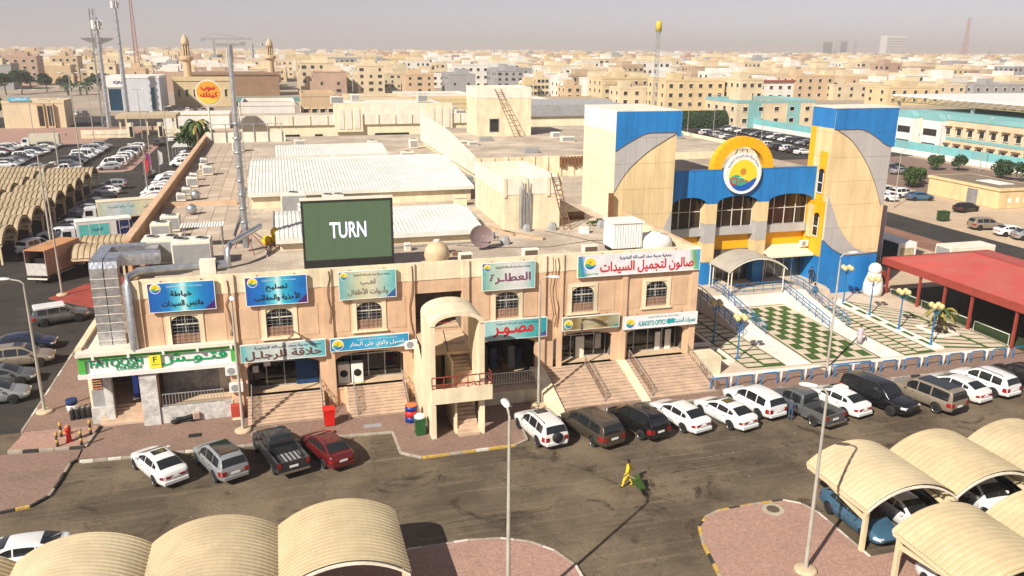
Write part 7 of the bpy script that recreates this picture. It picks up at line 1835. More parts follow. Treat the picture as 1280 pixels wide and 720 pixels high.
# mosque with two minarets
mq = thing('mosque','sand-coloured mosque with two minarets in the middle distance','mosque',(-28,385,0)); KEY.append((-42,4,370,500))
MB().box(-13,10,-8,12,0,11.4).build('prayer_hall', WALLS['yellow'], mq); MB().box(-13.3,10.3,-8.3,-7.8,10.4,12.2).build('parapet', WALLS['yellow'], mq)
for i in range(7): obj('window', window_mesh(1.0,3.0), None, mq, (-11+i*3.1,-8,4.0))
MB().box(-12,30,70,100,0,10.4).build('rear_hall', WALLS['brown'], mq); MB().box(-13,31,69.5,101,10.4,11.4).build('rear_parapet', WALLS['brown'], mq)
def minaret(parent, x, y, z0, z1, r):
    H = z1-z0; c = WALLS['tan']
    MB().lathe([(r*1.1,0),(r,0.1*H),(r*0.92,0.62*H)],12,smooth=False).build('minaret_shaft', c, parent, (x,y,z0))
    MB().lathe([(r*0.92,0.60*H),(r*1.6,0.64*H),(r*1.6,0.68*H),(r*1.1,0.69*H)],12,smooth=False).build('balcony', c, parent, (x,y,z0))
    for k in range(8):
        a = 2*math.pi*k/8; MB().box(-0.14*r,0.14*r,-0.14*r,0.14*r,0.69*H,0.84*H).build('lantern_pillar', c, parent, (x+0.75*r*math.cos(a),y+0.75*r*math.sin(a),z0))
    MB().lathe([(r*0.5,0.68*H),(r*0.5,0.84*H)],10).build('lantern_core', M_wdark, parent, (x,y,z0))
    MB().lathe([(r*0.98,0.84*H),(r*0.95,0.88*H),(r*0.75,0.93*H),(r*0.3,0.97*H),(0.05,H)],12).build('cap_dome', c, parent, (x,y,z0))
minaret(mq,-8.0,5,0,29.6,1.75); minaret(mq,26.3,85,0,29.0,1.9)
# apartment rows right of the mosque
K('pale apartment house left of the grey roof mast, first of the row',-63,-43,726,742,13.8,'cream',3,4,2,side=1); K('pale apartment house behind the roof mast',-41,-22,725,741,13.8,'cream',3,4,2,side=1)
K('long cream apartment house right of the second minaret',-20,15,720,736,14.6,'cream',3,8,2); K('cream apartment house with a dark slot, fifth along the row',17,35,703,719,15.6,'yellow',3,4,2)
K('cream three-storey block in front of the row',32,49,610,626,14.1,'cream',3,4,2); K('cream three-storey block beside the grey-sided one',51,71,620,636,14.0,'cream',3,4,2)
K('grey-sided tall block in the middle of the skyline',71.5,83,619,640,15.7,'grey',3,3,3); K('white house with round arched openings',83,104,529,545,8.6,'white',2,5,2); K('bright white three-storey block',104,127,506,522,15.2,'white',3,5,3)
K('long block with street shade painted in grey behind the tall stair house',133,163,523,545,12.4,'grey',3,6,4)  # grey wall colour carries the shading of the street
K('small yellow house left of the white one',122,129,412,424,7.9,'yellow',2,3,2); K('narrow cream house beside the white house',130.5,137,418,432,10.5,'cream',3,3,2); K('small white house between cream houses',138,145,405,418,10.4,'white',2,3,2)
K('tan house below the wavy parapet block',133,141,380,392,7.9,'tan',2,2,2); wv = K('long sand building with scalloped arches along its top',142,170,356,374,12.3,'yellow',3,6,3,ground=1.0)
for k in range(7):
    pts = [(-13+k*4.0,9.0)]+[(-13+k*4+1.6-1.6*math.cos(math.pi*i/8),9.0+1.5*math.sin(math.pi*i/8)) for i in range(9)]+[(-13+k*4+3.2,9.0)]
    MB().poly(pts,'y',-9.25,-9.05).build('scallop', WALLS['tan'], wv)
K('low cream house in front of the scalloped building',143,159,338,350,8.9,'cream',2,3,2); K('beige three-storey apartment block behind the hedge',155,182,318,336,12.8,'yellow',3,6,3); K('cream apartment block with dark slots beside the beige one',183.5,194,308,326,13.5,'cream',3,3,4)
rr_ = K('white house with a red tiled roof edge',225,245,362,378,10.3,'white',2,4,3); MB().box(-10.4,10.4,-8.6,-7.6,9.6,10.6).build('red_eave', M_redpaint, rr_)
K('tan house with a rounded bay right of the red roof',256,279,377,395,12.4,'tan',3,4,3)
K('cream house behind the blue tower top',276,305,373,390,8.1,'cream',2,4,2); K('beige house with brown awnings behind the tower',274,304,330,346,8.8,'yellow',2,5,2); K('cream house with one gable',318,335,348,362,9.0,'cream',2,3,2); K('grey house with white-framed windows at the right edge',336,369,344,362,9.1,'grey',2,6,3)
K('large white building standing high near the skyline',514,568,1074,1100,20.3,'white',3,6,2)
sc = K('pale school block with teal bands behind the back car park',143,172,241,262,9.0,'cream',2,5,4,parapet=M_teal,wsize=(1.6,1.3))
for k in (-0.55,0.45): MB().box(14.5*k-2.4,14.5*k+2.4,-10.56,-10.5,0.2,7.9).build('teal_panel', M_teal, sc)
# school on the right with turquoise wall
s2 = thing('school_building','cream school with pale turquoise bands and brown window awnings behind the turquoise wall','building',(157,140,0)); KEY.append((150,200,138,205))
MB().box(0,34,0,46,0,8.6).build('wall', WALLS['cream'], s2); MB().box(-0.15,34,-0.15,46.1,8.6,9.6).build('teal_parapet', M_teal, s2)
MB().box(-0.1,0.0,0,46,3.9,4.6).build('teal_band', M_teal, s2)
for i in range(8):
    for f in (0,1):
        y = 2.5+i*3.4; z = 1.2+f*4.0
        w_ = obj('window', window_mesh(1.3,1.5), None, s2, (-0.1,y,z), rz=-math.pi/2); MB().box(-0.75,-0.12,y-1.0,y+1.0,z+1.75,z+2.0).build('awning', mat('awning_brown',(0.20,0.10,0.05),var=0.2), s2)
    for f in (0,1): MB().box(-0.05,0.0,0,0.1,0,0.1)
for i in range(8):
    for f in (0,1):
        x = 2.0+i*3.6; z = 1.2+f*4.0; obj('window', window_mesh(1.3,1.5), None, s2, (x,0,z)); MB().box(x-1.0,x+1.0,-0.75,-0.02,z+1.75,z+2.0).build('awning', mat('awning_brown',(0.20,0.10,0.05)), s2)
for y in (30,39):
    MB().box(-2.2,-0.01,y-3.0,y+3.0,0,8.2).build('entrance_bay', M_white, s2); e = MB(); e.poly([(y+3.0*math.cos(math.pi*i/12),8.2+2.0*math.sin(math.pi*i/12)) for i in range(13)],'x',-2.2,-0.4); e.build('bay_gable', M_teal, s2)
    MB().box(-2.26,-2.2,y-2.2,y+2.2,4.6,6.2).build('bay_window', M_wdark, s2); MB().box(-2.26,-2.2,y-2.2,y+2.2,1.2,2.8).build('bay_window', M_wdark, s2)
cu = MB(); cu.lathe([(4.0,0),(3.2,1.1),(1.8,1.8),(0.1,2.1)],16,(10,8,9.6),smooth=False); cu.build('lattice_dome', M_greym, s2)
tr2 = thing('truss_roof','white flat roof on an open steel truss above the school yard','roof',(172,150,0)); KEY.append((165,240,140,230))
MB().box(-6,60,-10,48,12.6,13.0).build('roof_sheet', M_white, tr2)
f = MB()
for k in range(22):
    a = -10+k*58/22; b_ = -10+(k+1)*58/22; f.tube([(-6,a,11.2),(-6,b_,12.6)],0.12,4); f.tube([(-6,b_,11.2),(-6,a,12.6)],0.12,4)
f.tube([(-6,-10,11.2),(-6,48,11.2)],0.14,4)
for k in range(22):
    a = -6+k*3; f.tube([(a,-10,11.2),(a+3,-10,12.6)],0.12,4); f.tube([(a+3,-10,11.2),(a,-10,12.6)],0.12,4)
f.tube([(-6,-10,11.2),(60,-10,11.2)],0.14,4); f.build('truss', mat('truss_yellow',(0.30,0.24,0.12),var=0.1), tr2)
for y in (-8,20,46): MB().box(-5.5,-4.9,y-0.3,y+0.3,0,11.2).build('column', M_greym, tr2)
tf_ = thing('turquoise_wall','long white wall topped with turquoise panels along the school','wall',(149.5,140,0)); KEY.append((146,153,120,265))
MB().box(0,0.4,-30,124,0,1.3).build('base_wall', M_white, tf_)
for k in range(38): MB().box(0.05,0.35,-30+k*4.05,-30+(k+1)*4.05-0.12,1.3,3.2).build('wall_panel', M_teal2 if k % 6 != 3 else M_teal, tf_)
hd = thing('clipped_hedge','dark green clipped hedge at the end of the back car park','hedge',(134,247,0))
# kiosk and roadside
ks = thing('flat_kiosk','beige flat-roofed service building beside the road','building',(111.5,105.6,0)); KEY.append((108,125,100,124))
MB().box(0,9,0,15.3,0,2.9).build('wall', M_clad, ks); MB().box(-0.2,9.2,-0.2,15.5,2.9,3.3).build('roof_edge', M_clad, ks); MB().box(0.4,8.6,0.4,14.9,3.3,3.34).build('roof', mat('kiosk_roof',(0.22,0.17,0.12),var=0.2,scale=0.5), ks); MB().box(3,6,3,8,3.35,3.45).build('roof_light', M_white, ks)
MB().box(-0.05,0.0,4.2,6.4,0.1,2.5).build('door', M_steel, ks)
for k in range(4): MB().box(2+k*1.6,2.7+k*1.6,-0.06,0.0,0.9,1.7).build('vent', M_white, ks)
k2 = house('beige house corner at the right edge beside the parked cars',112,124,84,98,5.2,M_clad,1,2,1,roofroom=False,name='roadside_house'); KEY.append((110,126,82,100))
tp = thing('drinks_trailer','drinks trailer with a blue-green side and a round red, white and blue emblem','trailer',(69.4,79.8,0))
MB().box(-1.25,1.25,-2.8,2.8,0.7,3.2).build('box', M_white, tp); MB().box(-1.30,-1.252,-2.75,2.75,0.75,3.1).build('side_print', ramp_mat('print_drink',[(0,(0.01,0.06,0.09)),(0.4,(0.02,0.12,0.16)),(0.7,(0.04,0.20,0.24)),(1,(0.01,0.06,0.10))]), tp)
e = MB().lathe([(0.8,-1.34),(0.8,-1.30)],20,(0,1.2,2.0),'x').build('emblem', M_tw, tp); MB().lathe([(0.72,-1.36),(0.72,-1.341)],20,(0,1.2,2.0),'x').build('emblem_blue', M_tnavy, e)
MB().poly([(1.2-0.7*math.cos(math.pi*i/10),2.1+0.62*math.sin(math.pi*i/10)) for i in range(11)],'x',-1.37,-1.362).build('emblem_red', M_tr, e); MB().poly([(0.52,1.92),(1.2,2.0),(1.88,2.1),(1.86,2.28),(1.2,2.2),(0.55,2.1)],'x',-1.38,-1.372).build('emblem_white', M_tw, e)
MB().box(-0.9,0.9,-2.86,-2.8,1.6,2.6).build('front_print', mat('print_sand',(0.45,0.38,0.24),var=0.3,scale=4), tp)
for s in (-1,1):
    for y in (-1.8,1.8): obj('wheel', _tyre, None, tp, (s*1.1,y,0.38), rz=math.pi/2)
t2_ = thing('white_trailer','plain white trailer behind the red canopy','trailer',(77.2,76.5,0)); MB().bevbox(-3.2,3.2,-1.2,1.2,0.7,2.7,0.05).build('box', M_white2, t2_); MB().box(-3.22,-3.2,-1.0,1.0,0.9,2.5).build('end_panel', M_greym, t2_)
for s in (-1,1):
    for x in (-2,2): obj('wheel', _tyre, None, t2_, (x,s*1.05,0.38))
bn = thing('green_skip','small green skip bin at the roadside','bin',(95.6,99.8,0)); MB().bevbox(-0.7,0.7,-0.6,0.6,0.15,1.4,0.05).build('tub', M_leaf2, bn); MB().box(-0.74,0.74,-0.64,0.64,1.4,1.46).build('lid', M_leaf2, bn)
for (x,y,h,k_,c_,lb) in [(105.2,115.6,-12,'saloon','blue','blue saloon beside the service building'),(105,105.2,10,'saloon','black','black saloon in front of the service building door'),(97,93.2,-12,'suv','gold','gold SUV on the sandy roadside'),(97.2,88.8,-16,'saloon','white','white saloon beyond the gold SUV at the roadside'),(97.6,86.2,-18,'saloon','silver','silver saloon at the right edge of the roadside'),(104.2,118.6,0,'suv','white','white SUV behind the blue saloon'),(103.2,121.4,0,'suv','pearl white','pale SUV farther behind the blue saloon'),(99.5,117.2,95,'saloon','white','white saloon by the blue tower edge'),(102.2,124.4,0,'saloon','charcoal','dark saloon behind the pale SUVs'),(108.5,94.0,20,'suv','black','black SUV at the corner of the roadside house'),(124,142.8,10,'saloon','silver','silver saloon on the paved verge'),(124.6,146,8,'suv','grey','grey SUV on the paved verge'),(127.5,148.5,8,'saloon','dark blue','dark blue saloon on the paved verge')]: C(k_,c_,lb,x,y,h,1)
row('outer row of the back car park', [(136.5,186+k*2.9) for k in range(18)], 180, 1, ['white','grey','black','silver','charcoal','black','white','grey'])
row('inner row of the back car park', [(123.5,176+k*3.0) for k in range(18)], 0, 1, ['white','charcoal','white','black','grey','white','silver'])
for i,(x,y,h) in enumerate([(95.9,110.7,9),(137.5,147.6,11),(142.1,140.5,11),(118,198,9),(118,226,9),(130,205,11),(130,232,11)]): street_lamp('thin grey lamp post %s' % ['at the sandy roadside','on the paved verge','by the turquoise wall','near side of the back car park','near side of the back car park by the hedge','between the back car park rows','far end between the back car park rows'][i], x, y, h, (1.0,0.1), 2 if i > 2 else 1, base=False, z=0, r=0.09)
st_ = MB(); st_.box(0,0.4,0,60,0,2.2); tag(st_.build('yard_wall', M_cladw, None, (110.5,172,0)),'low cream wall along the near side of the back car park','wall')
# market service yard behind the roofs
wg = thing('market_wing','long cream market wing with arched wall panels behind the white sheds','building',(0,0,0)); KEY.append((-12,75,150,215))
MB().box(-8,62,172,196,0,10.0).build('wall', M_cladw, wg); MB().box(-8,62,171.6,172,9.4,11.4).build('parapet', M_white2, wg); MB().box(-8,62,172.4,196,10.0,10.1).build('roof', M_roofslab, wg)
for k in range(20): MB().box(-7.6+k*3.4,-7.35+k*3.4,171.45,171.6,9.5,11.3).build('pier', M_cream, wg)
for x0_ in (11.5,30.0):
    MB().box(x0_-0.5,x0_+5.1,171.3,171.59,8.0,13.6).build('tall_panel', M_cladw, wg)
    for k in range(3):
        c_ = x0_+0.8+k*1.6; MB().poly([(c_-0.55,8.6)]+[(c_-0.55*math.cos(math.pi*i/8),12.2+0.55*math.sin(math.pi*i/8)) for i in range(9)]+[(c_+0.55,8.6)],'y',171.2,171.3).build('arch_panel', M_white2, wg)
for (a,b_) in ((19,26),(7,8.5),(1,4)): MB().box(a,b_,171.9,171.98,6.6,7.6).build('window_slot', M_dark, wg)
MB().box(12,34,178,190,10.1,13.2).build('upper_hall', M_white2, wg)
for i in range(10):
    x, y = rnd.uniform(-6,58), rnd.uniform(175,193)
    rooftop_ac('roof unit on the market wing behind the white sheds', x, y, rnd.uniform(1.6,2.6), 1.4, rnd.uniform(1.4,1.9), rnd.choice((1,2)), z=10.1 if not (10 < x < 36 and y > 176) else 13.2, group=None) if False else rooftop_ac('roof unit on the market wing, %s of the ones behind the white sheds' % ORD[i], x, y, rnd.uniform(1.6,2.6), 1.4, rnd.uniform(1.4,1.9), rnd.choice((1,2)), z=10.1 if not (10 < x < 36 and y > 176) else 13.2)
gr_ = thing('grey_shed','grey ridged plant shed between the stair house and the cream tower','shed',(0,0,0)); MB().box(40,58,137,147,RZ,14.2).build('wall', M_cladw, gr_); a = MB(); corrugated(a,39.5,58.5,136.6,13.3,136.8,15.2,0.5,0.08); a.build('front_sheet', M_greym, gr_); a = MB(); corrugated(a,39.5,58.5,136.8,15.2,147,15.6,0.5,0.08); a.build('roof_sheet', M_greym, gr_)
for i in range(7): rooftop_ac('pale roof unit on the entrance hall roof, %s from the ring arch' % ORD[i], 38.5+i*2.6+rnd.uniform(-0.4,0.4), 84+rnd.uniform(-4,6), 2.0, 1.5, 1.5, 2, z=RZ)
for (x0_,x1_,y0_,y1_,h_,c_,lb) in [(-8,4,205,222,12,'white','white plant room with small dark windows left of the wing'),(6,14,215,230,13.5,'tan','peach plant room behind the arched wing'),(18,34,222,240,12.0,'cream','cream hall behind the arched wing'),(36,52,214,232,11.5,'yellow','yellow hall with a dark roof strip behind the wing'),(58,82,240,262,9.5,'white','white yard building behind the tall stair house'),(86,108,262,280,8.5,'sand','sand-coloured yard hall behind the tall stair house'),(-9,-1,232,250,9.0,'tan','low beige house beyond the left terrace'),(62,80,160,185,9.2,'sand','flat sand-coloured annex behind the grey plant shed'),(40,64,282,300,9.5,'white','long white house below the skyline'),(10,34,262,282,9.0,'cream','cream house with a green canopy strip')]:
    K(lb,x0_,x1_,y0_,y1_,h_,c_,2,4,3,wsize=(1.2,1.3),roofroom=False)
gc = thing('green_canopy','green roofed canopy on white trusses behind the left terrace','canopy',(-2,258,0)); MB().box(-9,9,-6,6,9.4,9.9).build('roof', mat('green_roof',(0.12,0.28,0.24),var=0.1), gc)
for k in range(6): MB().box(-8.6+k*3.4,-8.2+k*3.4,-5.8,-5.4,0,9.4).build('column', M_white2, gc)
for k in range(5): MB().tube([(-8.4+k*3.4,-5.9,8.0),(-6.7+k*3.4,-5.9,9.3),(-5.0+k*3.4,-5.9,8.0)],0.18,5).build('truss', mat('green_roof',(0.12,0.28,0.24)), gc)
# ------------------------------------------------------------------ masts, signs, cranes
def mast(label, x, y, h, r0=0.7, r1=0.45, ant=True, m=M_steel, z=0):
    t = thing('telecom_mast', label, 'mast', (x,y,z)); MB().tube([(0,0,0),(0,0,h)],r0,10,r1).build('shaft', m, t)
    for k in range(int(h/2.6)): MB().lathe([(r0*1.25,0),(r0*1.25,0.15)],10,(0,0,2+k*2.6)).build('flange', m, t)
    if ant:
        for k in range(6):
            a = 2*math.pi*k/6; MB().box(-0.2,0.2,-0.12,0.12,h-3.4,h-0.8).build('antenna', M_white, t, (1.3*math.cos(a),1.3*math.sin(a),0), rz=a)
        for q in (h-3.0,h-1.2): MB().lathe([(1.25,q),(1.25,q+0.12),(0.4,q+0.12)],10).build('antenna_ring', M_greym, t)
        MB().tube([(0,0,h),(0,0,h+3)],0.06,5).build('spike', M_greym, t)
    return t
def lattice(label, x, y, h, w0=1.2, w1=0.7, m=M_greym, top=None, z=0.0, seg=None):
    t = thing('lattice_mast', label, 'mast', (x,y,z)); n = seg or max(6,int(h/2.2)); f = MB(); g = MB()
    cs = [(-1,-1),(1,-1),(1,1),(-1,1)]
    rr = max(0.05,w0*0.07)
    for (a,b) in cs: f.tube([(a*w0/2,b*w0/2,0),(a*w1/2,b*w1/2,h)],rr,5)
    for k in range(n):
        za, zb_ = h*k/n, h*(k+1)/n; wa, wb_ = w0+(w1-w0)*k/n, w0+(w1-w0)*(k+1)/n
        for i in range(4):
            p, q = cs[i], cs[(i+1)%4]; A = (p[0]*wa/2,p[1]*wa/2,za); B = (q[0]*wb_/2,q[1]*wb_/2,zb_); (g if k % 2 else f).tube([A,B],rr*0.6,4)
    f.build('legs', m, t); g.build('bracing', m if top is None else m, t)
    if top: MB().lathe([(w1*1.1,h-2.2),(w1*1.1,h),(w1*0.4,h+0.3)],10).build('head', top, t)
    return t
mast('tall telecom mast with ringed antennas, right of the twin masts behind the car park',-50.2,281,32.5)
lattice('lattice telecom mast leaning beside the tall tube mast behind the car park',-51.8,284,35.0,1.5,1.0)
mast('single tall telecom mast in front of the bank',-54.8,346,41.0,0.8,0.5)
lattice('faint red and white lattice tower on the left skyline',-100,700,58,3.2,1.4,mat('tower_red',(0.40,0.20,0.17),var=0.1))
lattice('slim lattice mast with a yellow head above the market roofs',92.6,196,31.0,0.9,0.7,M_greym,mat('head_yellow',(0.55,0.42,0.05),var=0.1))
lattice('red lattice radio tower on the right skyline',1425,1500,94,9,3,mat('tower_red',(0.40,0.20,0.17)),seg=16)
lattice('short dark lattice tower near the right edge of the skyline',1492,1500,36,5,2,seg=8)
lattice('dark lattice mast cluster on the horizon right of centre',905,1180,42,4,2.5,seg=8)
def crane(label, x, y, h, rz):
    t = thing('tower_crane', label, 'crane', (x,y,0), rz); g = M_greym
    f = MB(); f.box(-1,1,-1,1,0,h); f.build('mast', g, t); f = MB(); f.box(-12,36,-0.7,0.7,h,h+1.2); f.build('jib', g, t); MB().box(-12,-8,-1.2,1.2,h-1.8,h).build('counterweight', g, t); MB().tube([(-10,0,h+1),(0,0,h+6),(30,0,h+1.2)],0.25,5).build('tie', g, t)
crane('grey tower crane on the skyline left of the roof mast',-56,900,31,0.05); crane('grey tower crane on the skyline right of the roof mast',-20,900,27,2.6)
wt = thing('saucer_tower','wide saucer-shaped roof on the left horizon','building',(-269,1500,0)); MB().lathe([(6,0),(5,26),(22,33),(25,35.5),(4,37)],20,smooth=False).build('saucer', M_greym, wt)
rs = thing('round_sign','round orange and yellow restaurant sign with red script on a pole','sign',(-12.3,166,0))
MB().tube([(0,0,0),(0,0,14.2)],0.16,8).build('pole', M_white2, rs)
MB().lathe([(2.35,-0.2),(2.35,0.2)],28,(0.25,0,16.2),'y').build('rim', M_white2, rs); MB().lathe([(2.1,-0.24),(2.1,-0.201)],28,(0.25,0,16.2),'y').build('face', mat('sign_orange',(0.72,0.34,0.03),var=0.05), rs)
MB().poly([(0.25+2.08*math.cos(math.radians(200+i*10)),16.2+2.08*math.sin(math.radians(200+i*10))) for i in range(13)],'y',-0.26,-0.241).build('lower_band', mat('sign_yellow',(0.75,0.55,0.08),var=0.05), rs)
lettering(rs,'سوب',M_tr,0.2,-0.28,16.9,2.4,0.9,0.05); lettering(rs,'كيتك',M_tr,0.3,-0.28,15.8,3.0,1.0,0.05)

# ------------------------------------------------------------------ the city beyond
MASSM = [WALLS[k] for k in ('cream','tan','sand','white','pink','yellow')]
def proto(w, d, h, floors, nx, ny, seed):
    r = random.Random(seed); b = MB()
    b.box(-w/2,w/2,-d/2,d/2,0,h)
    if r.random() < 0.7: b.box(-w/2-0.15,w/2+0.15,-d/2-0.15,d/2+0.15,h-0.5,h-0.2)
    if r.random() < 0.6: b.box(w*0.1,w/2+0.0,-d/2-1.4,-d/2,0,h*r.uniform(0.5,0.9))
    if r.random() < 0.5: b.box(-w/2-1.2,-w/2,-d*0.2,d/2,0,h*r.uniform(0.5,0.8))
    wall = b.mesh('wall'); wall.materials.append(WALLS['cream'])
    q = MB(); q.box(-w*0.25,w*0.2,-d*0.1,d*0.35,h,h+2.8); q.box(-w/2+0.1,w/2-0.1,-d/2+0.0,-d/2+0.25,h,h+0.9); q.box(-w/2+0.1,-w/2+0.35,-d/2+0.26,d/2,h,h+0.9)
    rm = q.mesh('roof_room'); rm.materials.append(WALLS['cream'])
    g = MB()
    for f in range(floors):
        z = 1.2+f*(h-0.8)/floors
        for i in range(nx):
            if r.random() < 0.85: x = -w/2+(i+0.5)*w/nx; ww = r.choice((0.6,0.8,1.1)); g.box(x-ww,x+ww,-d/2-0.06,-d/2+0.02,z,z+1.6)
        for i in range(ny):
            if r.random() < 0.8: y = -d/2+(i+0.5)*d/ny; ww = r.choice((0.6,0.8,1.1)); g.box(-w/2-0.06,-w/2+0.02,y-ww,y+ww,z,z+1.6); g.box(w/2-0.02,w/2+0.06,y-ww,y+ww,z,z+1.6)
    wn_ = g.mesh('windows'); wn_.materials.append(M_wdark)
    return (wall, rm, wn_, w, d, h)
PR = [proto(17,15,10.5,3,4,3,1),proto(22,15,13.0,3,5,3,2),proto(15,17,8.5,2,3,3,3),proto(24,17,14.5,4,6,4,4),proto(17,15,11.5,3,4,3,5),proto(18,18,9.4,2,4,3,6),proto(26,16,12.0,3,7,3,7),proto(14,14,14.5,4,3,3,8),proto(19,16,12.0,3,3,2,9),proto(28,18,9.0,2,7,4,10),proto(13,13,10.0,3,2,2,11)]
PD = ['square','wide three-storey','low','largest four-storey','boxy','squat','long three-storey','slender tall','plain','long low','narrow']
def minY(r):
    for (a,v) in ((-0.24,540),(-0.13,580),(-0.06,520),(0.0,500),(0.06,470),(0.12,440),(0.22,430),(0.30,430),(0.44,385),(0.60,372),(0.8,385),(1.3,345)):
        if r < a: return v
    return 380
lots = []
y = 330.0
while y < 3600:
    step = 24 if y < 1100 else 32+0.012*(y-1100)
    x = -0.33*y
    while x < 1.13*y:
        x += (rnd.uniform(19,28) if y < 1100 else 30+0.012*(y-1100))
        r = x/y
        if y < minY(r) or rnd.random() < 0.04: continue
        if int(x//24) % 9 == 0 and y < 1100: continue
        if int(y//24) % 6 == 0 and y < 1100: continue
        xx, yy = x+rnd.uniform(-2.5,2.5), y+rnd.uniform(-3,3)
        if any(a-13 < xx < b+13 and c-14 < yy < d+14 for (a,b,c,d) in KEY): continue
        if any(a*yy/((c+d)/2)-4 < xx < b*yy/((c+d)/2)+4 and yy < c for (a,b,c,d) in KEY if c > 300) and yy > 420 and False: continue
        lots.append((yy,xx))
    y += step
lots.sort(); trm = []
GN = ['cream','tan','sand','white','pink','yellow','grey','brown']
CW = ['cream','cream','yellow','tan','white','white','white','sand','pink','cream','cream','grey']
far = {c: MB() for c in GN}; farw = MB(); n_ind = 0
ZONES = lambda r: 'left of the mosque' if r < -0.08 else 'above the white sheds' if r < 0.2 else 'beyond the tall stair house' if r < 0.45 else 'behind the blue towers' if r < 0.75 else 'at the right of the skyline'
for (yy,xx) in lots:
    c = rnd.choice(CW); p = rnd.choice(PR) if yy > 470 else rnd.choice([PR[2],PR[5],PR[9],PR[10],PR[0]]); sz = rnd.uniform(0.85,1.12)
    if n_ind < 290 and yy < 1000:
        lb = '%s %s flat-roofed town house in the city %s' % (PD[PR.index(p)], {'cream':'cream','tan':'tan','sand':'sand-brown','white':'white','pink':'pinkish','yellow':'pale yellow','grey':'grey','brown':'dark brown'}[c], ZONES(xx/yy))
        t = thing('town_house', lb, 'house', (xx,yy,0), rnd.choice((0,0,0,math.pi/2,math.pi,-math.pi/2)), lb+' group')
        t.scale = (sz,sz,rnd.uniform(0.85,1.2))
        obj('wall', p[0], WALLS[c], t); obj('roof_room', p[1], WALLS[rnd.choice(('cream','white',c))], t)
        w_ = obj('windows', p[2], None, t); w_['kind'] = 'stuff'
        n_ind += 1
    else:
        w, d, h = p[3]*sz*(1 if yy < 1100 else 1.25), p[4]*sz, p[5]*rnd.uniform(0.8,1.25)
        far[c].box(xx-w/2,xx+w/2,yy-d/2,yy+d/2,0,h)
        if rnd.random() < 0.5: far[rnd.choice(('white','cream','sand'))].box(xx-w*0.5,xx-w*0.5+w*rnd.uniform(0.2,0.5),yy-d/2-rnd.uniform(1,3),yy-d/2,0,h*rnd.uniform(0.5,1.0))
        if rnd.random() < 0.12:
            tx_, ty_ = xx+rnd.uniform(-14,14), yy-d/2-5; trm.append((tx_,ty_))
        far[c].box(xx-w*0.2,xx+w*0.25,yy-d*0.1,yy+d*0.3,h,h+2.8)
        if yy < 2200:
            for f in range(2 if h < 9 else 3):
                z = 1.2+f*3.2
                for i in range(3):
                    x_ = xx-w/2+(i+0.5)*w/3; farw.box(x_-0.9,x_+0.9,yy-d/2-0.06,yy-d/2+0.02,z,z+1.5)
                    y_ = yy-d/2+(i+0.5)*d/3; farw.box(xx-w/2-0.06,xx-w/2+0.02,y_-0.9,y_+0.9,z,z+1.5)
mm = MB(); slots = []
for i,c in enumerate(GN):
    mm.cur = i; mm.add(far[c].v, far[c].f)
mm.cur = len(GN); mm.add(farw.v, farw.f)
tm_ = MB(); tr4 = random.Random(11)
for (tx_,ty_) in trm:
    s_ = 1.0 if ty_ < 1500 else 1.6
    for q in range(26):
        p = Vector((tx_+tr4.gauss(0,2.0)*s_,ty_+tr4.gauss(0,1.5)*s_,3.0*s_+tr4.gauss(0,1.5)*s_)); u = Vector((tr4.gauss(0,1),tr4.gauss(0,1),tr4.gauss(0,1))).normalized(); v = u.cross(Vector((0.2,0.4,1))).normalized(); k_ = tr4.uniform(0.7,1.5)*s_
        tm_.add([p-u*k_,p+v*k_*0.7,p+u*k_,p-v*k_*0.7],[(0,1,2,3)])
tf3 = tm_.build('distant_foliage', M_leaf2); tf3['kind'] = 'stuff'; tf3['label'] = 'dark specks of trees scattered through the distant city'
fc = mm.build('distant_city', [WALLS[c] for c in GN]+[M_wdark]); fc['kind'] = 'stuff'; fc['label'] = 'mass of small flat-roofed houses filling the distance'
for (x0,x1,yy,h,lb,c) in [(2147,2192,3000,62,'dark grey office block on the horizon, left of a pair','grey'),(2229,2262,3000,66,'dark grey office block on the horizon, right of a pair','grey'),(2451,2545,3000,86,'wide pale office block with striped floors on the horizon','white')]:
    t = thing('office_block', lb, 'building', ((x0+x1)/2,yy,0)); w = (x1-x0)/2
    MB().box(-w,w,0,40,0,h).build('wall', WALLS[c], t)
    for k in range(7): MB().box(-w+1,w-1,-1,0,8+k*(h-12)/7,8+k*(h-12)/7+(h/16)).build('window_band', M_wdark if c == 'grey' else WALLS['grey'], t)
hl = MB(); pts = []
N = 80
for i in range(N+1):
    a = math.radians(-22+80*i/N); R = 9000; hgt = 18+22*max(0,math.sin(i*0.11+1.0))+12*math.sin(i*0.37)+(34 if i > 30 else 8)
    pts.append((R*math.sin(a),R*math.cos(a),max(5,hgt)))
vs = []
for (x_,y_,h_) in pts: vs += [(x_,y_,-5),(x_*1.08,y_*1.08,h_)]
hl.add(vs,[(2*i,2*i+2,2*i+3,2*i+1) for i in range(N)]); struct(hl.build('desert_hills', M_sand))

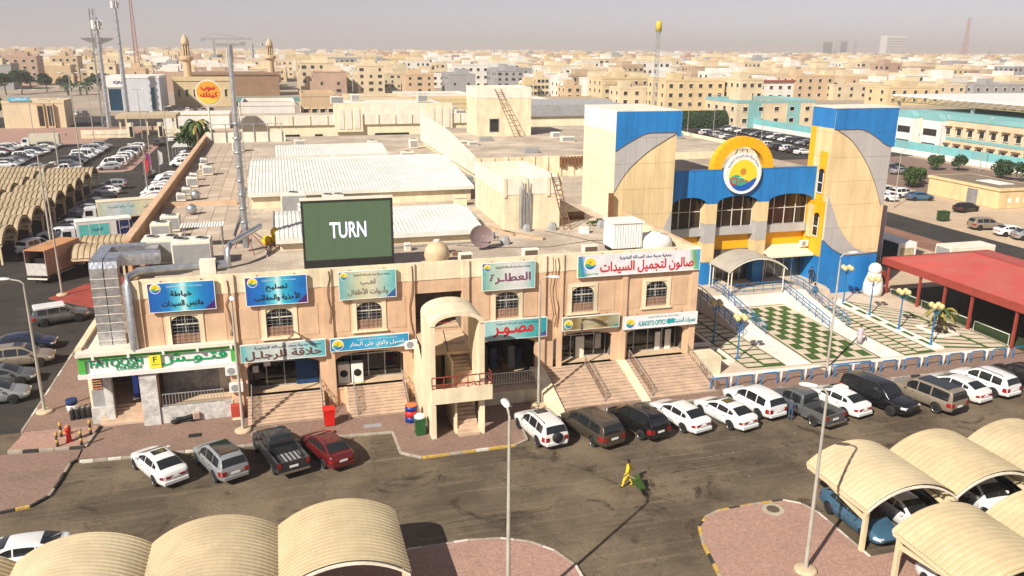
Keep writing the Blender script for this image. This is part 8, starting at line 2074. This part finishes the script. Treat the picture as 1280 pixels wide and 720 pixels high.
# ------------------------------------------------------------------ trees and shrubs
def crown_mesh(seed, rx, rz_, n, leaf=0.35, clumps=9):
    r = random.Random(seed); b = MB(); cs = []
    for k in range(clumps):
        a = r.uniform(0,6.28); e = r.uniform(-0.5,1.0); q = r.uniform(0.35,0.8); cs.append((Vector((rx*q*math.cos(a)*math.cos(e),rx*q*math.sin(a)*math.cos(e),rz_*q*math.sin(e))), r.uniform(0.3,0.5)*rx))
    for k in range(n):
        c, R = r.choice(cs); d = Vector((r.gauss(0,1),r.gauss(0,1),r.gauss(0,1))).normalized()*R*r.uniform(0.6,1.05); p = c+Vector((d.x,d.y,d.z*0.8))
        u = Vector((r.gauss(0,1),r.gauss(0,1),r.gauss(0,1))).normalized(); v = u.cross(Vector((r.gauss(0,1),r.gauss(0,1),r.gauss(0,1)))).normalized(); s = leaf*r.uniform(0.6,1.3)
        b.add([p-u*s,p+v*s*0.6,p+u*s,p-v*s*0.6],[(0,1,2,3)])
    return b.mesh('crown')
CRW = [crown_mesh(s,3.0,2.4,1500,0.30,16) for s in (1,2,3)]
def tree(label, x, y, s, m=M_leaf2, i=0, h=3.2, group=None, z=0):
    t = thing('broadleaf_tree', label, 'tree', (x,y,z), rnd.uniform(0,6), group); t.scale = (s,s,s)
    tr = MB(); tr.tube([(0,0,0),(0.1,0.05,h*0.5),(0,0,h)],0.22,7,0.12)
    for k in range(4): a = k*1.6; tr.tube([(0,0,h*0.75),(1.2*math.cos(a),1.2*math.sin(a),h+0.9)],0.09,5,0.04)
    tr.build('trunk', M_trunk, t); obj('crown', CRW[i % 3], m, t, (0,0,h+1.0))
for i,(x,y,s) in enumerate([(-131,478,1.7),(-127,490,1.9),(-119,506,1.5),(-84,292,1.4),(-87,296,1.6),(-112,515,1.3),(-94,528,1.5),(-86,540,1.3),(-102,536,1.2)]): tree('dark green tree, %s of those along the left street' % ORD[i], x, y, s, M_leaf2, i, group='trees of the left street')
for i,(x,y,s) in enumerate([(114,127.5,0.75),(116.5,130,0.7),(119,133,0.6),(136,146,0.7),(140,144,0.7),(138,131,0.8),(141,128,0.85),(144.5,126,0.8),(147,122,0.9)]): tree('green bushy tree, %s of those behind the flat service building' % ORD[i], x, y, s, M_leaf if i < 4 else M_leaf2, i, h=1.6, group='bushes behind the service building')
for i,(x,y,s) in enumerate([(-15.5,160,1.0),(-14,168,0.9)]): tree('green shrub tree at the far corner of the left roof wall, %s' % ['near one','far one'][i], x, y, s, M_leaf, i, h=7.5)
for i in range(9): tree('dark tree mass on the right horizon, %s from the left' % ORD[i], 980+i*62, 1150+rnd.uniform(-30,30), 4.2, M_leaf2, i, h=0.8, group='dark trees on the right horizon')
for i in range(8): tree('green tree among the city houses, %s from the left' % ORD[i], [-95,-30,90,108,30,150,118,245][i], [520,700,560,560,690,560,545,420][i], 1.7, M_leaf2, i, h=2.0, group='trees among the houses')
hm_ = MB(); rr3 = random.Random(5)
for k in range(5200):
    x = rr3.uniform(-8.2,8.2); a = rr3.uniform(0,math.pi); R = 1.0+rr3.uniform(-0.08,0.10); yy = 2.2*math.cos(a)*R; zz = 1.2+3.8*math.sin(a)**0.6*R
    if rr3.random() < 0.35: zz = rr3.uniform(0.1,zz)
    u = Vector((rr3.gauss(0,1),rr3.gauss(0,1),rr3.gauss(0,1))).normalized(); v = u.cross(Vector((0.3,1,0.2))).normalized(); s = rr3.uniform(0.2,0.42); p = Vector((x,yy,zz))
    hm_.add([p-u*s,p+v*s*0.7,p+u*s,p-v*s*0.7],[(0,1,2,3)])
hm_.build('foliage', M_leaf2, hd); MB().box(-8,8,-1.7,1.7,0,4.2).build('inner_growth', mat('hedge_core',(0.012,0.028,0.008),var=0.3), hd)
sh_ = thing('roof_shrub','low green shrub on the roof by the cream tower','shrub',(27.0,66.9,RZ)); o = obj('foliage', CRW[0], M_leaf, sh_, (0,0,0.3)); o.scale = (0.45,0.25,0.14)
MB().tube([(0,0,0),(0,0,0.3)],0.05,5).build('stem', M_trunk, sh_)
def palm(label, x, y, z, h, m, dry=0.5, s=1.0):
    t = thing('palm_tree', label, 'palm', (x,y,z)); MB().lathe([(0.22*s,0),(0.16*s,h*0.3),(0.14*s,h)],9,smooth=False).build('trunk', M_trunk, t)
    for k in range(18):
        a = 2*math.pi*k/18+rnd.uniform(-0.15,0.15); dr_ = rnd.uniform(-0.5,0.5); L = 1.5*s; f = MB(); sp = []
        for q in range(6):
            u = q/5; sp.append(Vector((L*u*math.cos(a),L*u*math.sin(a),h+0.5*s*math.sin(u*2.4)*(1+dr_)-u*u*0.9*s*(1-dr_))))
        side = Vector((-math.sin(a),math.cos(a),0))
        for q in range(5):
            w0_, w1_ = 0.22*s*math.sin(math.pi*(q+0.4)/6), 0.22*s*math.sin(math.pi*(q+1.4)/6)
            f.add([sp[q]+side*w0_-Vector((0,0,w0_*0.6)),sp[q],sp[q+1],sp[q+1]+side*w1_-Vector((0,0,w1_*0.6))],[(0,1,2,3)]); f.add([sp[q]-side*w0_-Vector((0,0,w0_*0.6)),sp[q],sp[q+1],sp[q+1]-side*w1_-Vector((0,0,w1_*0.6))],[(3,2,1,0)])
        f.build('frond', M_leaf3 if rnd.random() < dry else m, t)
palm('small drying palm in the diamond planter near the red canopy',55.9,56.9,PZ(56.9),1.9,M_leaf,0.6)
for i,(x,y) in enumerate([(-101,470),(-97,478),(-93,474),(-140,560)]): palm('date palm on the far left street, %s of four' % ORD[i], x, y, 0, 5, M_leaf2, 0.1, 2.6)
palm('palm beside the left roof wall near the round sign',-13.6,154,0,11.5,M_leaf,0.2,1.8)

# ------------------------------------------------------------------ people
def person(label, loc, heading, top, bottom, stride=0.0, arm=(0.1,-0.1), reach=None, hat=None, robe=None, h=1.72, fat=1.0):
    t = thing('person', label, 'person', loc, math.radians(heading)); k = h/1.75
    bm = bmesh.new(); sk = bm.verts.layers.skin.verify(); V_ = {}
    def v(n, p, r, root=False):
        f_ = k*(fat if n[:2] in ('pe','ws','ch','hp','kn','sh','el','an') else 1.0); q = bm.verts.new(Vector(p)*k); q[sk].radius = ((r if isinstance(r,tuple) else (r,r))[0]*f_,(r if isinstance(r,tuple) else (r,r))[1]*f_); q[sk].use_root = root; V_[n] = q
    def e(*ns):
        for a,b in zip(ns,ns[1:]): bm.edges.new((V_[a],V_[b]))
    s = stride
    v('pel',(0,0,0.96),(0.13,0.15),True); v('wst',(0.0,0,1.12),(0.115,0.14)); v('chs',(0.01,0,1.34),(0.13,0.17)); v('nk0',(0.0,0,1.49),0.07); v('nk',(0.01,0,1.54),0.05); v('hd',(0.025,0,1.63),(0.085,0.08)); v('ht',(0.015,0,1.74),(0.085,0.075)); v('ns',(0.125,0,1.635),0.014)
    e('pel','wst','chs','nk0','nk','hd','ht'); e('hd','ns')
    for sd,(nm,a) in ((1,('l',arm[0])),(-1,('r',arm[1]))):
        v('sh'+nm,(0,sd*0.19,1.42),0.065); 
        if reach and sd == reach[0]: el, wr = reach[1], reach[2]
        else: el, wr = (a*0.25-0.03,sd*0.27,1.16), (a*0.7+0.05,sd*0.27,0.93)
        v('el'+nm,el,0.047); v('wr'+nm,wr,0.032); d = (Vector(wr)-Vector(el)).normalized(); hnd = Vector(wr)+d*0.07; v('hn'+nm,hnd,(0.034,0.022))
        e('chs','sh'+nm,'el'+nm,'wr'+nm,'hn'+nm)
        sv = d.cross(Vector((0,1,0))).normalized()
        for q in range(4):
            b = hnd+sv*(0.03-0.02*q)+d*0.03; v('f%d%s' % (q,nm),b,0.009); v('g%d%s' % (q,nm),b+d*(0.06-0.008*abs(q-1))+Vector((0.0,-sd*0.02,0)),0.008); e('hn'+nm,'f%d%s' % (q,nm),'g%d%s' % (q,nm))
        b = Vector(wr)+d*0.03+sv*0.035; v('t0'+nm,b,0.011); v('t1'+nm,b+d*0.04+sv*0.03,0.009); e('wr'+nm,'t0'+nm,'t1'+nm)
        f = s*sd
        v('hp'+nm,(f*0.05,sd*0.10,0.90),0.10); v('kn'+nm,(f*0.55+0.03,sd*0.10,0.50+abs(f)*0.02),0.068); v('an'+nm,(f*0.95-0.02,sd*0.10,0.09+(0.06 if f < 0 else 0.0)),0.045); v('to'+nm,(f*0.95+0.15,sd*0.11,0.04+(0.02 if f < 0 else 0)),0.04)
        e('pel','hp'+nm,'kn'+nm,'an'+nm,'to'+nm)
    me = bpy.data.meshes.new('body'); bm.to_mesh(me); bm.free()
    o = bpy.data.objects.new('tmp',me); COL.objects.link(o); o.modifiers.new('s','SKIN').use_smooth_shade = True; ss = o.modifiers.new('u','SUBSURF'); ss.levels = 2; ss.render_levels = 2
    m2 = evaluated(o); bpy.data.objects.remove(o)
    for m in (top,bottom,M_skin,M_black):
        m2.materials.append(m)
    for p in m2.polygons:
        c = p.center/k; p.use_smooth = True
        p.material_index = 2 if c.z > 1.50 else 3 if c.z < 0.10 else 1 if c.z < 0.98 and abs(c.y) < 0.22 else 0
    for nm, sd in (('l',1),('r',-1)):
        w = Vector(reach[2]) if reach and sd == reach[0] else Vector(((arm[0] if sd > 0 else arm[1])*0.7+0.05,sd*0.27,0.93))
        for p in m2.polygons:
            if (p.center/k-w).length < 0.17 and p.material_index != 2 and abs(p.center.y/k-w.y) < 0.12:
                d = (p.center/k-w); 
                if d.z < 0.02: p.material_index = 2
    obj('body', m2, None, t)
    MB().lathe([(0.102*k,1.63*k),(0.108*k,1.70*k),(0.09*k,1.78*k),(0.03*k,1.815*k)],14,(-0.012*k,0,0)).build('hair', hat or M_hair, t)
    for y in (-0.035,0.035): MB().lathe([(0.003,-0.012),(0.012,0),(0.003,0.012)],6,(0.108*k,y*k,1.66*k)).build('eye', M_black, t)
    if robe: MB().lathe([(0.24*k,0.12*k),(0.21*k,0.6*k),(0.19*k,1.0*k),(0.20*k,1.3*k),(0.12*k,1.48*k)],16).build('robe', robe, t)
    return t
Y_ = mat('overall_yellow',(0.72,0.50,0.02),rough=0.8,var=0.08,scale=6)
w = person('street cleaner in yellow overalls pulling a green bin across the lot',(18.15,39.3,0.004),165,Y_,Y_,stride=0.33,arm=(0.25,0.0),reach=(-1,(-0.22,-0.26,1.18),(-0.38,-0.28,0.98)),fat=1.3)
wb = thing('cleaning_bin','tilted green wheeled bin pulled by the street cleaner','bin',(19.0,38.75,0.004),math.radians(150)); wb.rotation_euler = (0,math.radians(38),math.radians(165)); wb.scale = (0.88,0.88,0.88)
b = MB(); b.add([(-0.2,-0.22,0.1),(0.2,-0.22,0.1),(0.2,0.22,0.1),(-0.2,0.22,0.1),(-0.3,-0.28,1.0),(0.28,-0.28,1.0),(0.28,0.28,1.0),(-0.3,0.28,1.0)],[(0,3,2,1),(4,5,6,7),(0,1,5,4),(1,2,6,5),(2,3,7,6),(3,0,4,7)]); b.build('tub', mat('bin_green2',(0.045,0.085,0.018),rough=0.5,var=0.15,scale=4), wb)
MB().box(-0.33,0.31,-0.3,0.3,1.0,1.07).build('lid', mat('bin_green2',(0.045,0.085,0.018)), wb); MB().tube([(-0.3,-0.22,0.95),(-0.45,-0.2,1.05),(-0.45,0.2,1.05),(-0.3,0.22,0.95)],0.02,5).build('handle', M_black, wb)
for s in (-1,1): MB().lathe([(0.11,-0.03),(0.11,0.03)],12,(-0.2,s*0.26,0.12),'y').build('wheel', M_black, wb)
MB().tube([(0.05,0,1.05),(0.25,0.1,1.65)],0.02,5).build('broom_stick', M_white2, wb)
person('man in a pale lilac robe walking beside the chequered lawn',(46.9,56.0,PZ(56.0)+0.03),250,mat('robe_lilac',(0.52,0.44,0.48),var=0.06),M_white2,stride=0.15,robe=mat('robe_lilac',(0.52,0.44,0.48)))
person('person in blue walking up beside the tower-side railing of the right ramp',(49.6,66.4,0.9),80,mat('shirt_blue',(0.06,0.16,0.28),var=0.1),mat('trouser_dark',(0.03,0.03,0.04),var=0.1),stride=0.2)
person('dark-clothed guard standing at the blue door of the tower',(50.6,68.6,1.95),230,mat('uniform_black',(0.015,0.017,0.022),var=0.1),mat('uniform_black',(0.015,0.017,0.022)))
person('person in dark clothes standing at the open door of the grey pickup',(32.6,44.7,0.004),40,mat('shirt_dark',(0.05,0.06,0.09),var=0.1),mat('trouser_blue',(0.04,0.07,0.13),var=0.1))
person('person in white walking on the far pink pavement',(-57.2,257,0.0),180,M_white,mat('trouser_dark',(0.03,0.03,0.04)),stride=0.2)
person('worker in blue beside the near striped carport and the white SUV',(-31.0,113.8,0.004),300,mat('shirt_blue2',(0.04,0.08,0.30),var=0.1),mat('shirt_blue2',(0.04,0.08,0.30)))

# ------------------------------------------------------------------ hazy air
hz = MB(); hz.box(-9100,9100,-700,14100,-1.5,110.0)
hm2 = bpy.data.materials.new('hazy_air'); hm2.use_nodes = True
n_ = hm2.node_tree.nodes; n_.remove(n_['Principled BSDF'])
pv = n_.new('ShaderNodeVolumePrincipled'); pv.inputs['Color'].default_value = (0.88,0.82,0.80,1); pv.inputs['Density'].default_value = 0.00028; pv.inputs['Anisotropy'].default_value = 0.0
hm2.node_tree.links.new(pv.outputs[0], n_['Material Output'].inputs['Volume'])
o = hz.build('haze', hm2); o['kind'] = 'stuff'
